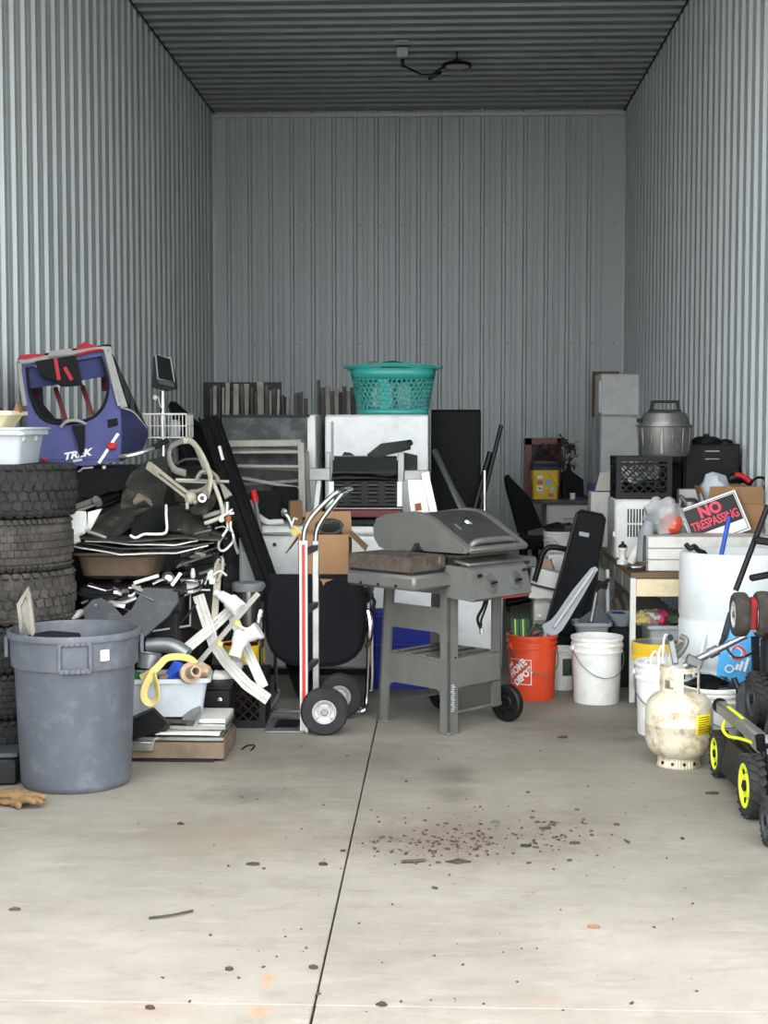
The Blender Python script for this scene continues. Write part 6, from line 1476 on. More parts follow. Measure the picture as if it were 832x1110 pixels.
# roasting pot
rx = PX(720, 9.22, 470); t = thing('roasting_pot', 'large dull aluminium roasting pot with domed lid and black handle', 'pot', (rx, 9.22, ctop))
h1 = PZ(461, 9.22) - ctop; rr = (PX(750, 9.22) - PX(689, 9.22)) / 2
part('pot', MB().lathe([(0, 0), (rr * .86, 0), (rr * .9, .012), (rr * .96, h1 - .01), (rr * 1.02, h1 - .006), (rr * 1.02, h1 + .004), (rr * .92, h1 + .004), (rr * .86, .02), (0, .02)], 36, sy=.8), 'roast_alu', t)
for k in range(14):
    a = 2 * PI * k / 14; c, s_ = math.cos(a), math.sin(a)
    part('flute', MB().bar((rr * .89 * c, rr * .89 * s_ * .8, .015), (rr * .955 * c, rr * .955 * s_ * .8, h1 - .015), .022, .008, (c, s_, 0), .003), 'roast_alu', t)
h2 = PZ(446, 9.22) - ctop
lid = part('lid', MB().lathe([(rr * .9, h1), (rr * .9, h1 + .008), (rr * .86, h1 + .03), (rr * .74, h2 - .012), (rr * .55, h2), (0, h2 + .002)], 36, sy=.8), 'roast_alu', t)
hx = .085; part('handle', MB().bar((-hx, 0, h2), (-hx * .9, 0, h2 + .06), .03, .016, X_AX, .003).bar((hx, 0, h2), (hx * .9, 0, h2 + .06), .03, .016, X_AX, .003).bar((-hx - .002, 0, h2 + .06), (hx + .002, 0, h2 + .06), .034, .016, Z_AX, .004).box((0, 0, h2 + .004), (.2, .05, .012), bev=.003), 'black_plastic', lid)
part('side_knob', MB().box((-rr * .92, -.03, h1 + .03), (.03, .03, .025), bev=.005), 'black_plastic', lid)
# filing cabinet behind
Yq = 9.42; xa, xb = PX(741, Yq, 500), PX(802, Yq, 500); hz = PZ(481, Yq) - tz
t = thing('filing_cabinet', 'black two-drawer filing cabinet standing on the table', 'filing cabinet', ((xa + xb) / 2, Yq + .26, tz))
w = xb - xa
part('body', MB().box((0, .01, hz / 2), (w, .5, hz), bev=.004), 'black_metal', t)
for k in range(2):
    z = hz * (.25 + .5 * k); d = part('drawer', MB().box((0, -.25, z), (w - .02, .02, hz / 2 - .015), bev=.004), 'black_metal', t)
    part('label_holder', MB().tube([(-.045, -.263, z + .08), (.045, -.263, z + .08), (.045, -.263, z + .13), (-.045, -.263, z + .13)], .004, 4, True), 'alu', d)
    part('lock', MB().box((-.09, -.262, z - .1), (.025, .006, .012)), 'paint_white', d)
fz = tz + hz
t = thing('frying_pan', 'black upturned pan lying on the filing cabinet', 'pan', (PX(768, Yq + .1, 480), Yq + .2, fz))
part('bowl', MB().lathe([(.1, 0), (.102, .004), (.09, .03), (.06, .045), (0, .05)], 24), 'black_plastic', t)
part('knob', MB().lathe([(0, .048), (.02, .048), (.016, .062), (0, .064)], 12), 'black_plastic', t)
part('grip', MB().tube(smooth([(.08, -.02, .01), (.12, -.03, .02), (.16, -.02, .008)], 3), .012, 7), 'black_plastic', t)
solo('dark_case', MB().box((PX(736, 9.35) - .025, 9.55, tz + .29), (.09, .2, .58), bev=.008), 'black_fabric', 'narrow black case between crate and filing cabinet', 'case')
solo('carton_white', MB().box((PX(750, 9.25, 540), 9.32, tz + .21), (.16, .1, .42), bev=.004), 'white_old', 'plain white box behind the kettle', 'box')
solo('carton_white', MB().box((1.53, 9.14, tz + .135), (.13, .13, .27), bev=.004), 'grey_plastic', 'grey box carrying the dented kettle', 'box')
t = thing('kettle', 'dented aluminium kettle lid showing beside the air conditioner', 'kettle', (1.53, 9.14, tz + .271))
part('body', MB().lathe([(0, 0), (.055, 0), (.062, .03), (.055, .08), (.03, .1), (0, .105)], 20), 'roast_alu', t)
part('spout', MB().cyl((-.02, -.02, .06), (-.07, -.03, .12), .025, .01, 12), 'roast_alu', t)
# chest of white boards at the table front
Yh = 8.3; xa, xb = PX(702, Yh, 600), 1.87; hz = PZ(581, Yh) - tz - .002
t = thing('white_chest', 'white ribbed metal box at the front of the table', 'chest', ((xa + xb) / 2, Yh + .15, tz + .001))
w = xb - xa
part('body', MB().box((0, .01, hz / 2), (w - .01, .28, hz - .004)), 'white_old', t)
for k in range(3): part('front_board', MB().box((0, -.138, hz * (k + .5) / 3), (w, .024, hz / 3 - .004), bev=.003), 'white_metal', t)
part('end_board', MB().box((-w / 2 - .005, 0, hz / 2), (.012, .28, hz), bev=.003), 'galv', t)
part('top_board', MB().box((0, .0, hz - .003), (w + .006, .3, .008), bev=.002), 'white_metal', t)
hzc = tz + hz + .004
# sign leaning on top
TL, TR, BRc = P(735, 558, 8.72), P(798, 535, 8.75), P(814, 578, 8.69)
ex = (TR - TL).normalized(); ez = ex.cross(BRc - TR).normalized(); 
if ez.y > 0: ez = -ez
ey = ez.cross(ex); TL.z += .028; SW, SH = .356, .254
X = Matrix((ex, ey, ez)).transposed().to_4x4(); c = TL + ex * SW / 2 - ey * SH / 2
low = min((c + ex * a * SW / 2 + ey * b * SH / 2).z for a in (-1, 1) for b in (-1, 1))
X.translation = c
t = thing('warning_sign', 'black and white NO TRESPASSING sign tilted on the white box', 'sign', c, rot=X.to_euler())
part('board', MB().box((0, 0, -.003), (SW, SH, .004), bev=.001), 'paint_white', t)
part('border_line', MB().box((0, 0, .0003), (SW - .022, SH - .022, .001)), 'sign_black', t)
part('inner_line', MB().box((0, 0, .0008), (SW - .030, SH - .030, .001)), 'paint_white', t)
part('black_field', MB().box((0, .028, .0013), (SW - .038, SH - .094, .001)), 'sign_black', t)
part('lettering', text_mb('NO', .092, .0008, 0, .004, X=Matrix.Translation((-.005, .064, .0025)), sx=.95), 'sign_red', t, 'red word NO')
part('lettering', text_mb('TRESPASSING', .074, .0008, 0, .0014, X=Matrix.Translation((0, -.006, .0025)), sx=.66), 'sign_red', t, 'red word TRESPASSING')
# clear bag with orange thing
bb = P(722, 574, 8.52)
solo('orange_lump', MB().blob((PX(727, 8.5), 8.5, hzc + .06), (.065, .06, .06), 14, 8, .3, seed=2, flatbase=hzc + .002), 'orange', 'orange object inside the clear plastic bag', 'object')
solo('brown_lump', MB().blob((PX(709, 8.5), 8.56, hzc + .06), (.06, .05, .06), 14, 8, .3, seed=9, flatbase=hzc + .002), 'rubber_dusty', 'dark brown object inside the clear plastic bag', 'object')
mb = MB().blob((PX(719, 8.5), 8.52, hzc + .09), (.115, .09, .11), 20, 12, .35, 3, 4, hzc + .001)
mb.blob((PX(712, 8.5), 8.55, hzc + .18), (.035, .03, .035), 10, 8, .4, 3, 6)
solo('plastic_bag', mb, 'film', 'clear plastic bag standing on the white box', 'bag')
# carton with bag and tool
t = open_box('carton', 'open brown carton right of the filing cabinet, behind the sign', (PX(762, 8.85) + PX(823, 8.85)) / 2 + .01, 8.93, tz + .001, PX(823, 8.85) - PX(762, 8.85), .24, PZ(546, 8.85) - tz, flaps=(1, 1, 1, 1), ang=(1.35, 1.3, 1.25, -.6))
cz = PZ(546, 8.85)
solo('white_bag', MB().blob((PX(775, 8.9), 8.93, cz + .06), (.1, .09, .13), 16, 10, .3, 3, 3), 'tote_grey', 'white plastic bag bulging out of the right carton', 'bag')
t = thing('power_tool', 'red and black tool with cable on top of the right carton', 'tool', P(802, 528, 8.9))
wpart('body', MB().tube(smooth([P(789, 520, 8.88), P(798, 517, 8.88), P(808, 520, 8.88), P(814, 525, 8.88)], 4), [.02, .026, .03, .03, .03, .03, .028, .026, .026, .024, .024, .02, .016], 10), 'black_plastic', t)
wpart('red_cover', MB().tube(smooth([P(796, 514, 8.86), P(804, 516, 8.86), P(812, 522, 8.86)], 4), .016, 8), 'red_plastic', t, 'red cover')
wpart('cable', MB().tube(smooth([P(812, 524, 8.87), P(820, 518, 8.86), P(828, 519, 8.86), P(830, 527, 8.86), P(822, 531, 8.86), P(826, 545, 8.86), P(826, 580, 8.84)], 4), .009, 6), 'black_plastic', t)
# small things on the table's left edge
t = thing('figurine', 'small white lamp figure with dark cap beside the air conditioner', 'ornament', (PX(675, 8.7), 8.72, tz))
part('base', MB().lathe([(0, 0), (.035, 0), (.035, .02), (.02, .03), (.018, .07), (.03, .09), (.02, .1), (0, .1)], 16), 'pvc', t)
part('cap', MB().lathe([(0, .1), (.028, .1), (.022, .115), (.01, .12), (.008, .135), (0, .135)], 12), 'black_plastic', t)
solo('pvc_junk', MB().tube(smooth([(PX(684, 8.6), 8.6, tz + .025), (PX(688, 8.6), 8.58, tz + .08), (PX(694, 8.6), 8.6, tz + .13)], 3), .028, 10), 'pvc', 'white bent plastic fitting next to the small lamp', 'pipe fitting')
solo('grey_bottle', MB().tube([(PX(694, 8.6), 8.5, tz + .04), (PX(696, 8.6), 8.46, tz + .2), (PX(699, 8.6), 8.44, tz + .28)], [.04, .045, .025], 12), 'grey_plastic', 'grey plastic bottle leaning against the white box', 'bottle')
for k in range(4):
    q = Vector((PX(684 + k * 4, 8.36), 8.3 + .03 * (k % 2), tz + .012 + .012 * k))
    solo('wrapper', MB().sheet([[q + Vector((-.03, -.03, 0)), q + Vector((.03, -.03, .006))], [q + Vector((-.028, .03, .004)), q + Vector((.03, .03, 0))]], .006, 3, .012, k), ['rubber', 'paint_white', 'maroon', 'dark_grey_plastic'][k], ['lowest dark crumpled wrapper on the table corner', 'white crumpled wrapper on the table corner', 'dark red crumpled wrapper on the table corner', 'topmost grey crumpled wrapper on the table corner'][k], 'wrapper', 'wrappers on the table corner')
# ------------------------------------------------------------------ below and in front of the table
t = thing('storage_tote', 'pale grey tote with rags on the floor under the table', 'tote', (1.36, 8.66, 0))
part('body', loft([rrect(0, 0, .28, .4, .03, 0), rrect(0, 0, .34, .46, .03, .39), rrect(0, 0, .37, .5, .03, .39), rrect(0, 0, .37, .5, .03, .41), rrect(0, 0, .33, .45, .03, .41), rrect(0, 0, .27, .39, .03, .05)]), 'tote_grey', t)
for k, (px, py, rx_, m_, lab) in enumerate([(702, 676, .08, 'skin_paper', 'tan and orange wrapper on the tote under table'), (717, 674, .05, 'pink', 'pink wrapper on the tote under the table'), (728, 677, .06, 'leaf_green', 'dull green rag on the tote under the table'), (707, 684, .06, 'white_old', 'white rag on the tote under the table'), (697, 683, .05, 'strap_yellow', 'pale yellow rag at the left of the tote')]):
    q = P(px, py, 8.5); solo('rag', MB().blob((q.x, 8.5, .41 + .035), (rx_, .07, .045), 12, 8, .6, 4, k, .405), m_, lab, 'rag', 'rags in the tote under the table')
t = bucket('bucket', 'yellow rimmed grey bucket under the table edge', 'galv', PX(712, 8.05), 8.07, .125, .37, None)
part('rim_band', MB().lathe([(.118, .27), (.131, .272), (.131, .3), (.127, .31), (.131, .32), (.131, .37), (.12, .372), (.118, .27)], 28), 'yellow', t, 'yellow rim band')
bucket('bucket', 'white bucket full of white cords behind the gas cylinder', 'white_bucket', PX(722, 7.39), 7.42, .15, .37, -.35)
b3 = (PX(722, 7.39), 7.42)
for k in range(5):
    px = [700, 708, 716, 720, 712][k]; yb = [716, 706, 700, 688, 722][k]
    pts = [P(px - 2, 728, 7.36), P(px - 4 + k, yb + 8, 7.38), P(px + 2, yb, 7.4), P(px + 6, yb + 12, 7.42), P(px + 4, 730, 7.4)]
    solo('cord', MB().tube(smooth(pts, 4), .006, 6), 'paint_white', ['leftmost white cord looping out of the bucket', 'second white cord loop in the bucket', 'thick middle white cord loop in the bucket', 'tallest white cord rising from the bucket', 'low white cord lying on the bucket rim'][k], 'cord', 'white cords in the bucket')
bucket('bucket', 'short white bucket with black lid right of the gas cylinder', 'white_bucket', PX(766, 7.31), 7.08, .148, .31, .4)
b4 = (PX(766, 7.31), 7.08)
solo('black_junk', MB().blob((b4[0], b4[1], .30), (.13, .13, .045), 16, 8, .5, 4, 2), 'black_plastic', 'black plastic pieces heaped in the short white bucket', 'scrap')
solo('black_junk', MB().poly3([P(752, 730, 7.0), P(770, 731, 7.0), P(790, 739, 7.0), P(790, 742, 7.0), P(765, 741, 7.0)], .05), 'black_gloss', 'flat black plate lying on the short white bucket', 'plate')
# outboard style aluminium tool
t = thing('extension_pole', 'aluminium pole lying across the buckets towards the right', 'pole', P(765, 715, 7.15))
wpart('tube', MB().tube([P(742, 722, 7.2), P(770, 708, 7.15), P(809, 689, 7.1)], [.02, .018, .014], 10), 'alu', t)
wpart('collar', MB().cyl(P(768, 709, 7.15), P(778, 704, 7.14), .026, n=10), 'galv', t)
wpart('clamp', MB().box(P(752, 717, 7.17), (.08, .05, .05), (0, .4, 0), .008), 'galv', t)
t = thing('hinge_tool', 'grey angled metal tool standing in the bucket by drum', 'tool', P(735, 722, 7.3))
wpart('arm', MB().bar(P(726, 690, 7.32), P(732, 720, 7.25), .02, .03, X_AX, .004).bar(P(729, 706, 7.3), P(740, 698, 7.35), .02, .028, X_AX, .004), 'galv', t)
wpart('curve', MB().tube(smooth([P(733, 712, 7.3), P(741, 702, 7.34), P(743, 693, 7.36), P(738, 690, 7.38)], 4), .016, 8), 'alu_dull', t)
wpart('hub', MB().cyl(P(726, 691, 7.33), P(726, 691, 7.29), .016, n=10), 'black_metal', t)
# plastic drum
dx, dy = PX(736, 7.85, 680) + .292, 7.88
t = thing('plastic_drum', 'large white plastic drum in front of the work table', 'drum', (dx, dy, 0))
r = .29; zt_ = PZ(601, 7.6)
pr = [(0, 0), (r * .94, 0), (r, .03)]
for zc in (.3, .58): pr += [(r, zt_ * zc), (r * .985, zt_ * zc + .008), (r * .985, zt_ * zc + .028), (r, zt_ * zc + .036)]
pr += [(r, zt_ - .05), (r * .985, zt_ - .015), (r * .94, zt_), (r * .9, zt_), (r * .92, zt_ - .03), (r * .95, .03), (0, .03)]
part('body', MB().lathe(pr, 56), 'drum', t)
part('seam', MB().cyl((-.12, -r + .03, zt_ - .01), (.2, -r + .06, zt_ - .005), .005, n=6), 'drum', t)
t = thing('broom_handle', 'white stick with bright blue grip standing in the drum', 'handle', (P(780, 615, 7.7).x, 7.75, .03))
A, B = P(790, 560, 7.85), P(781, 604, 7.78); dn = (B - A).normalized(); E = A + dn * ((A.z - .04) / -dn.z)
wpart('stick', MB().cyl(E, B, .009, n=8), 'paint_white', t); wpart('grip', MB().cyl(B + dn * -.01, A, .0125, n=10), 'cobalt', t, 'blue grip')
wpart('tip', MB().cyl(A, A - dn * .012, .009, n=8), 'black_plastic', t)
solo('black_cluster', MB().tube(smooth([P(743, 590, 7.8), P(748, 595, 7.78), P(752, 592, 7.78), P(757, 597, 7.76), P(764, 600, 7.74), P(756, 602, 7.74)], 3), .014, 7), 'black_plastic', 'black twisted strap hanging over the drum rim', 'strap')
# gas cylinder
q = G(735, 829)
t = thing('gas_cylinder', 'rust spotted cream propane gas cylinder on the concrete', 'gas cylinder', (q.x, q.y, 0), math.atan2(-q.x, q.y))
R_ = .154
part('tank', MB().lathe([(0, .035), (.07, .038), (.115, .055), (.142, .085), (R_, .125), (R_, .195), (R_ + .0015, .197), (R_ + .0015, .203), (R_, .205), (R_, .255), (.145, .295), (.12, .325), (.08, .345), (.04, .352), (0, .353)], 48), 'propane', t)
mb = MB(); n = 40
for k in range(n):
    a0, a1 = 2 * PI * k / n, 2 * PI * (k + 1) / n
    rows = [(.1, 0), (.096, .01), (.092, .05)]
    vs = [(r_ * math.cos(a), r_ * math.sin(a), z) for r_, z in rows for a in (a0, a1)]
    mb.add(vs, [(0, 1, 3, 2), (2, 3, 5, 4)])
part('foot_ring', mb, 'propane', t, solid=.004)
mb = MB()
for k in range(4): a = -PI / 2 + (k - 1.5) * .55; mb.lathe([(0, 0), (.008, 0), (.008, .003), (0, .003)], 10, X=axis_matrix((.0965 * math.cos(a), .0965 * math.sin(a), .022), (math.cos(a), math.sin(a), .1)))
part('foot_hole', mb, 'ink', t)
# collar: open ring with rectangular windows
def collar(a0, a1, z0, z1, r_, n=10):
    m_ = MB(); vs = []
    for k in range(n + 1):
        a = a0 + (a1 - a0) * k / n
        for rr_ in (r_, r_ + .005):
            for z in (z0, z1): vs.append((rr_ * math.cos(a), rr_ * math.sin(a), z))
    fs = []
    for k in range(n):
        b = k * 4; c = b + 4
        fs += [(b, b + 1, c + 1, c), (b + 2, c + 2, c + 3, b + 3), (b, c, c + 2, b + 2), (b + 1, b + 3, c + 3, c + 1)]
    fs += [(0, 2, 3, 1), (n * 4, n * 4 + 1, n * 4 + 3, n * 4 + 2)]
    return m_.add(vs, fs)
rad = math.radians
cm = MB()
for (a0, a1, z0, z1) in [(-175, 20, .437, .46), (-160, -138, .325, .44), (-138, -108, .405, .44), (-138, -108, .325, .365), (-108, -78, .325, .44), (-22, 0, .325, .44), (120, 185, .325, .46)]:
    m2 = collar(rad(a0), rad(a1), z0, z1, .086, 14); cm.add(m2.v, m2.f)
part('collar', cm, 'propane', t)
part('valve', MB().cyl((0, 0, .35), (0, 0, .40), .018, n=12).cyl((0, -.01, .385), (0, -.06, .385), .014, n=10).lathe([(0, .4), (.026, .4), (.026, .42), (0, .424)], 12), 'black_metal', t)
lab = MB().add([Vector(((R_ + .001) * math.sin(a), -(R_ + .001) * math.cos(a), z)) for z in (.168, .258) for a in [.52 + .62 * k / 8 for k in range(9)]], [(k, k + 1, k + 10, k + 9) for k in range(8)])
part('label', lab, 'label_yellow', t, 'yellow warning label', solid=.001)
mb = MB()
for k in range(7):
    z = .245 - k * .011; a0 = .58; a1 = .58 + (.46 if k != 3 else .3)
    mb.add([Vector(((R_ + .0022) * math.sin(a), -(R_ + .0022) * math.cos(a), zz_)) for zz_ in (z, z + .004) for a in [a0 + (a1 - a0) * j / 6 for j in range(7)]], [(j, j + 1, j + 8, j + 7) for j in range(6)])
part('label_print', mb, 'ink_brown', t)
# blue bag
t = thing('blue_bag', 'sky blue plastic bag with white rings beside the drum', 'bag', (PX(810, 7.4), 7.42, 0))
bp = [(779, 742), (781, 706), (785, 680), (791, 672), (800, 676), (842, 676), (846, 742)]
mbb = MB().sheet([[P(786, 678, 7.44), P(806, 676, 7.42), P(845, 676, 7.44)], [P(781, 705, 7.43), P(806, 702, 7.39), P(848, 702, 7.43)], [P(778, 742, 7.42), P(806, 744, 7.38), P(850, 744, 7.42)], [Vector((PX(778, 7.42), 7.43, .0)), Vector((PX(806, 7.38), 7.4, .0)), Vector((PX(850, 7.4), 7.43, .0))]], .12, 4, .01, 3)
for v in mbb.v: v.z = max(v.z, 0)
wpart('bag', mbb, 'sky_bag', t)
for (px, py, r_) in ((797, 708, .03), (822, 705, .034), (790, 725, .02)):
    c = P(px, py, 7.32); wpart('ring_print', MB().tube([c + Vector((r_ * math.cos(a), .0, r_ * .9 * math.sin(a))) for a in [2 * PI * k / 20 for k in range(20)]], .004, 5, True), 'paint_white', t)
wpart('dark_edge', MB().bar(P(784, 692, 7.36), P(792, 664, 7.4), .02, .03, X_AX, .004).bar(P(780, 700, 7.36), P(785, 688, 7.36), .02, .02, X_AX, .004), 'navy_lid', t)
wpart('stripes', MB().bar(P(797, 726, 7.31), P(800, 720, 7.31), .004, .014, X_AX).bar(P(801, 727, 7.31), P(805, 717, 7.31), .004, .014, X_AX).bar(P(806, 728, 7.31), P(811, 713, 7.31), .004, .014, X_AX), 'paint_white', t)
# cultivator with red gearbox, leaning head up
Yv = 6.9
t = thing('garden_edger', 'wheeled garden edger with red gearbox and black shaft', 'garden tool', (P(818, 700, Yv).x, Yv, 0))
tl = MAT[t.name].inverted()
A, B = P(797, 640, Yv + .02), P(832, 548, Yv + .1)
wpart('shaft', MB().cyl(A, B, .014, n=10), 'black_metal', t)
wpart('front_handle', MB().bar(P(817, 585, Yv), P(836, 588, Yv), .04, .035, Z_AX, .008), 'black_plastic', t)
wpart('rear_handle', MB().bar(P(812, 627, Yv), P(838, 622, Yv), .035, .03, Z_AX, .008), 'black_plastic', t)
wpart('gearbox', MB().box(P(815, 665, Yv), (.04, .07, .15), (0, .05, 0), .008), 'red_paint', t, 'red gearbox')
wpart('gearbox_foot', MB().box(P(814, 683, Yv), (.05, .06, .012)), 'frame_grey', t)
for px in (801.5, 826): wheel(t, tl @ P(px, 666, Yv), (1, .0, 0), .105 if px < 810 else .11, .068, 'rubber_dusty', 'white_old', .6, cap='galv')
wpart('cross_axle', MB().cyl(P(797, 666, Yv), P(836, 666, Yv), .012, n=8), 'galv', t)
E = P(818, 690, Yv); wpart('lower_post', MB().bar(E, Vector((E.x + .02, Yv, .0)), .03, .035, X_AX, .003), 'black_metal', t)
wpart('red_wire', MB().tube(smooth([P(793, 704, Yv - .02), P(800, 700, Yv - .03), P(808, 708, Yv - .03), P(800, 715, Yv - .03), P(793, 712, Yv - .02)], 3), .005, 5), 'red_plastic', t)
wpart('black_wire', MB().tube(smooth([P(787, 702, Yv - .02), P(795, 712, Yv - .03), P(806, 712, Yv - .03), P(818, 706, Yv - .02)], 3), .006, 5), 'black_plastic', t)
# lawn mower with yellow wheels
t = thing('lawn_mower', 'black lawn mower with lime yellow wheels at the right edge', 'lawn mower', (1.42, 6.1, 0)); tl = MAT[t.name].inverted()
wf = G(781, 843); wr = G(814, 888)
wheel(t, tl @ Vector((wf.x + .0, wf.y + .02, .104)), (1, .04, 0), .104, .065, 'rubber', 'lime', .68, lugs=18, spokes=6)
wheel(t, tl @ Vector((wr.x + .005, wr.y + .03, .128)), (1, .04, 0), .128, .07, 'rubber', 'lime', .7, lugs=20, spokes=6)
for (y, r_) in ((wf.y + .02, .104), (wr.y + .03, .128)): wheel(t, tl @ Vector((1.78, y, r_)), (1, 0, 0), r_, .06, 'rubber', 'lime', .68, lugs=18)
dk = [(1.26, 5.7), (1.3, 5.62), (1.7, 5.62), (1.74, 5.7), (1.74, 6.5), (1.68, 6.62), (1.36, 6.62), (1.28, 6.5)]
wpart('deck', loft([[Vector((x, y, z)) if k == 0 else Vector((1.5 + (x - 1.5) * f, 6.12 + (y - 6.12) * f, z)) for x, y in dk] for k, (z, f) in enumerate(((.05, 1), (.16, .98), (.2, .9), (.22, .6)))]), 'black_plastic', t)
wpart('side_skirt', MB().sheet([[Vector((1.27, 5.78, .2)), Vector((1.25, 6.4, .2))], [Vector((1.24, 5.76, .06)), Vector((1.22, 6.36, .06))]], .02, 3), 'black_metal', t)
wpart('motor', MB().lathe([(0, 0), (.16, 0), (.17, .06), (.15, .14), (.1, .17), (0, .175)], 24, c=(1.52, 6.15, .21)), 'dark_grey_plastic', t)
wpart('grey_shroud', MB().box((1.34, 6.15, .23), (.1, .26, .06), (0, .5, 0), .012), 'grey_plastic', t)
a, b = P(780, 765, 6.45), P(826, 803, 5.95)
wpart('folded_handle', MB().bar(a, b, .05, .055, Z_AX, .01), 'grill_grey', t)
wpart('handle_end', MB().blob(a, (.035, .04, .035), 10, 8, .1), 'black_plastic', t)
wpart('yellow_flash', MB().bar(a.lerp(b, .2) + Vector((-.004, -.02, .029)), a.lerp(b, .55) + Vector((-.004, -.02, .029)), .016, .003, Z_AX), 'lime', t)
wpart('knuckle', MB().cyl(b + Vector((-.03, -.03, 0)), b + Vector((.04, .0, 0)), .03, n=12), 'chrome', t)
wpart('knuckle_knob', MB().cyl(b + Vector((-.01, -.03, -.03)), b + Vector((-.02, -.045, .03)), .02, n=10), 'black_plastic', t)
wpart('yellow_cable', MB().tube(smooth([P(785, 782, 6.3), P(783, 790, 6.25), P(789, 798, 6.2), P(803, 801, 6.1), P(818, 806, 6.0)], 4), .007, 6), 'lime', t)
wpart('rear_arm', MB().tube(smooth([b, b + Vector((0, -.02, -.06)), Vector((1.3, 5.95, .16))], 4), .014, 8), 'black_metal', t)
# second mower stored upright behind it
t = thing('push_mower', 'black push mower stored upright behind the yellow wheeled mower', 'lawn mower', (1.6, 6.95, 0)); tl = MAT[t.name].inverted()
q = P(820, 758, 6.66)
wheel(t, tl @ q, (1, .08, 0), .127, .062, 'rubber', 'dark_grey_plastic', .6, lugs=26)
wheel(t, tl @ Vector((q.x + .4, q.y, q.z)), (1, 0, 0), .127, .062, 'rubber', 'dark_grey_plastic', .6)
wpart('deck', MB().box((q.x + .2, 6.72, .36), (.34, .12, .5), bev=.03), 'black_plastic', t)
wpart('guard', MB().poly3([P(800, 748, 6.74), P(806, 741, 6.74), P(816, 742, 6.74), P(816, 778, 6.74), P(800, 772, 6.74)], .06), 'dark_grey_plastic', t)
wpart('support_frame', MB().box((q.x + .2, 6.74, .06), (.3, .1, .12), bev=.01), 'black_metal', t)
wpart('lever', MB().cyl(P(795, 735, 6.8), P(803, 755, 6.76), .014, n=8), 'black_metal', t)
# reel mower: only its near wheel shows
t = thing('reel_mower', 'black-wheeled reel mower at the very right edge in front', 'lawn mower', (1.4, 5.45, 0)); tl = MAT[t.name].inverted()
wpart('axle', MB().cyl((1.22, 5.45, .092), (1.62, 5.45, .092), .012, n=8), 'galv', t)
for x in (1.225, 1.62): wheel(t, tl @ Vector((x, 5.45, .092)), (1, 0, 0), .092, .05, 'rubber', 'dark_grey_plastic', .7, lugs=22)
for k in range(5):
    a = k * 2 * PI / 5; wpart('blade', MB().tube([(1.26 + .33 * f, 5.45 + .055 * math.cos(a + f * 1.5), .092 + .055 * math.sin(a + f * 1.5)) for f in (0, .25, .5, .75, 1)], .006, 5), 'stainless', t)

# ------------------------------------------------------------------ ceiling lamp
lc = P(495, 71, 13.4)
t = thing('ceiling_lamp', 'round black pendant lamp hanging from the ribbed ceiling', 'lamp', lc)
part('housing', MB().lathe([(0, .05), (.03, .05), (.05, .035), (.13, .012), (.135, -.006), (.128, -.014), (.11, -.014), (0, -.006)], 32), 'black_metal', t)
part('lens', MB().lathe([(0, -.018), (.1, -.016), (.112, -.012), (.112, -.008), (0, -.008)], 32), 'lens', t)
part('hook', MB().tube(smooth([(0, 0, .045), (.012, 0, .055), (0, 0, .065), (0, 0, ZC - lc.z - .006)], 3), .007, 6), 'black_metal', t)
q = P(436, 60, 13.28)
t = thing('outlet_box', 'grey electrical outlet box fixed to the ceiling', 'outlet box', (q.x, q.y, ZC - .02))
part('box', MB().box((0, 0, -.05), (.11, .09, .1), bev=.006), 'galv', t)
part('cover', MB().box((0, -.047, -.05), (.1, .006, .085), bev=.002), 'tote_grey', t)
part('plate', MB().box((0, -.25, -.003), (.12, .02, .02)), 'steel_trim', t)
part('plug', MB().cyl((0, -.0, -.1), (0, 0, -.17), .018, .012, 10), 'black_plastic', t)
s_ = P(437, 69, 13.1)
solo('power_cable', MB().tube(smooth([(q.x, q.y, ZC - .19), P(438, 72, 13.34), P(447, 76, 13.34), P(457, 80.5, 13.34), P(470, 80, 13.34), P(478, 78, 13.34), P(474, 81, 13.32), P(466, 86, 13.32), P(465, 84, 13.32), P(472, 78, 13.32), P(480, 73, 13.34), P(483, 72.5, 13.34)], 4), .009, 6), 'black_plastic', 'black cable looping from outlet box to pendant lamp', 'cable')

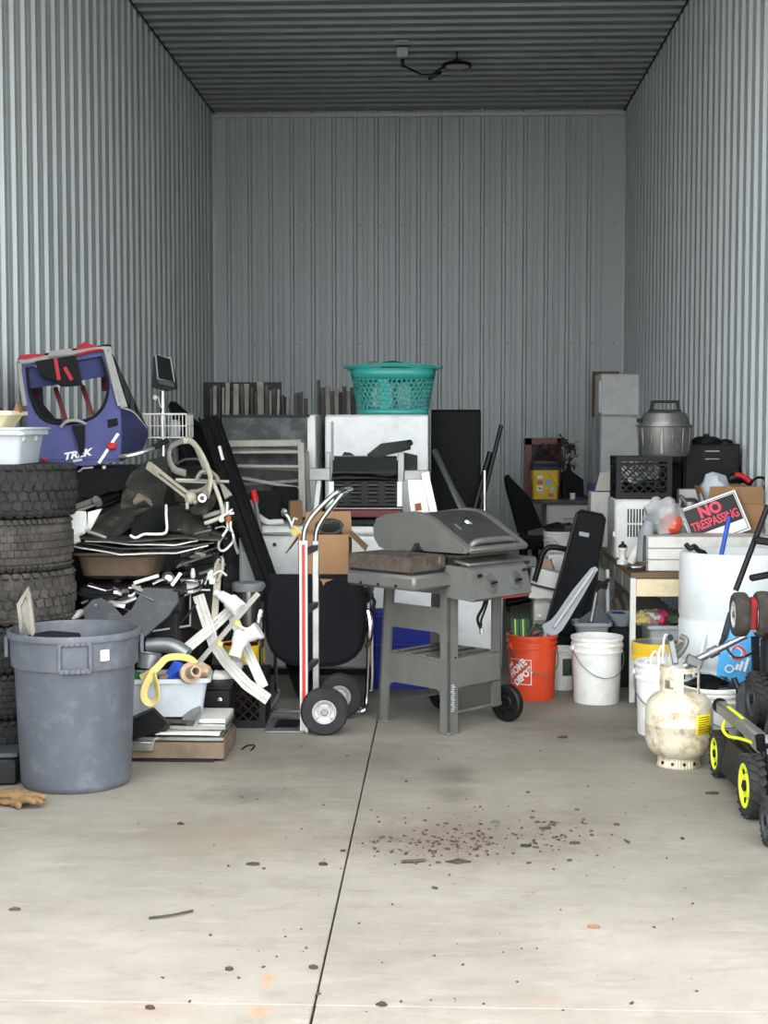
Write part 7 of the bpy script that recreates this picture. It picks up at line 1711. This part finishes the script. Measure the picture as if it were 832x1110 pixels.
# ------------------------------------------------------------------ litter on the floor
def chip(px, py, s, m_, lab, nm='leaf', cat='leaf', k=0):
    g = G(px, py); r = random.Random(k + px)
    n = 8; pts = []
    for i in range(n): a = 2 * PI * i / n; rr_ = s * (1 if i % 4 == 0 else .5) * r.uniform(.6, 1.1); pts.append(Vector((g.x + rr_ * math.cos(a), g.y + rr_ * .8 * math.sin(a), .004 + r.uniform(0, .008))))
    mb = MB(); c = g + Vector((0, 0, .013)); vs = pts + [c] + [Vector((p.x, p.y, .0005)) for p in pts]
    mb.add(vs, [(i, (i + 1) % n, n) for i in range(n)] + [(i, n + 1 + i, n + 1 + (i + 1) % n, (i + 1) % n) for i in range(n)] + [tuple(range(n + 1, 2 * n + 1))])
    return solo(nm, mb, m_, lab, cat, 'leaves and chips on the concrete')
for k, (px, py, s, m_, lab, nm) in enumerate([(496, 935, .05, 'leaf', 'largest brown bark chip in the middle of the floor', 'bark_chip'), (274, 938, .024, 'leaf', 'reddish brown leaf left of the floor joint', 'leaf'),
    (351, 938, .02, 'rubber', 'dark chip just left of the floor joint', 'chip'), (536, 892, .024, 'leaf_green', 'green grey leaf on the right floor slab', 'leaf'), (592, 899, .022, 'leaf', 'curled brown leaf near the middle right', 'leaf'), (622, 915, .02, 'leaf', 'small brown leaf right of the debris streak', 'leaf'),
    (645, 1006, .022, 'card_dark', 'rusty brown leaf on the lower right slab', 'leaf'), (772, 861, .03, 'leaf', 'withered brown leaf beside the mower wheel', 'leaf'), (414, 1090, .018, 'leaf', 'dark chip near the bottom right of joint', 'chip'), (163, 1094, .016, 'leaf', 'tiny dark chip near the bottom left', 'chip'),
    (249, 1052, .016, 'leaf', 'dark chip on the lower left slab', 'chip'), (16, 987, .02, 'rubble', 'brown chip near the left edge of floor', 'chip'), (610, 800, .03, 'leaf', 'dark leaf on the floor right of the grill', 'leaf'), (196, 894, .014, 'rubber', 'small black chip right of the grey bin', 'chip'), (570, 918, .02, 'rubber', 'black chip at the right end of debris', 'chip'), (340, 1050, .018, 'leaf', 'dark leaf touching the lower floor joint', 'leaf')]):
    chip(px, py, s, m_, lab, nm, 'leaf' if nm == 'leaf' else 'chip', k)
solo('twig', MB().tube(smooth([G(161, 995, .006), G(185, 992, .008), G(209, 987, .006)], 3), .004, 5), 'leaf', 'thin dark twig lying on the left floor slab', 'twig')
solo('twig', MB().tube(smooth([G(435, 934, .006), G(448, 933, .008), G(461, 932, .006)], 3), .006, 5), 'rubble', 'short pale twig beside the bark chip', 'twig')
solo('wire_scrap', MB().tube(smooth([G(262, 812, .005), G(268, 808, .006), G(276, 808, .006), G(272, 813, .005)], 3), .004, 5), 'black_metal', 'bent black wire on the floor by the toe plate', 'wire')
mb = MB(); r = random.Random(11)
for k in range(560):
    if k < 440: q3 = [(455, 917, 40, 9), (505, 912, 22, 9), (592, 908, 30, 13), (520, 895, 80, 20)][k % 4]; px, py = r.gauss(q3[0], q3[2]), r.gauss(q3[1], q3[3])
    else: px, py = r.uniform(140, 760), r.uniform(800, 1100)
    if (py < 830 and px > 680) or (py < 850 and px < 270): continue
    g = G(px, py); s = .0015 + .007 * r.random() ** 2.2 * (1.15 if k < 440 else .8); a = r.uniform(0, 3)
    mb.box((g.x, g.y, s * .35 + .0006), (s * r.uniform(1, 2.4), s, s * .7), (0, 0, a))
solo('floor_grit', mb, 'rubble', 'scattered brown crumbs and grit on the concrete', 'grit', kind='stuff')
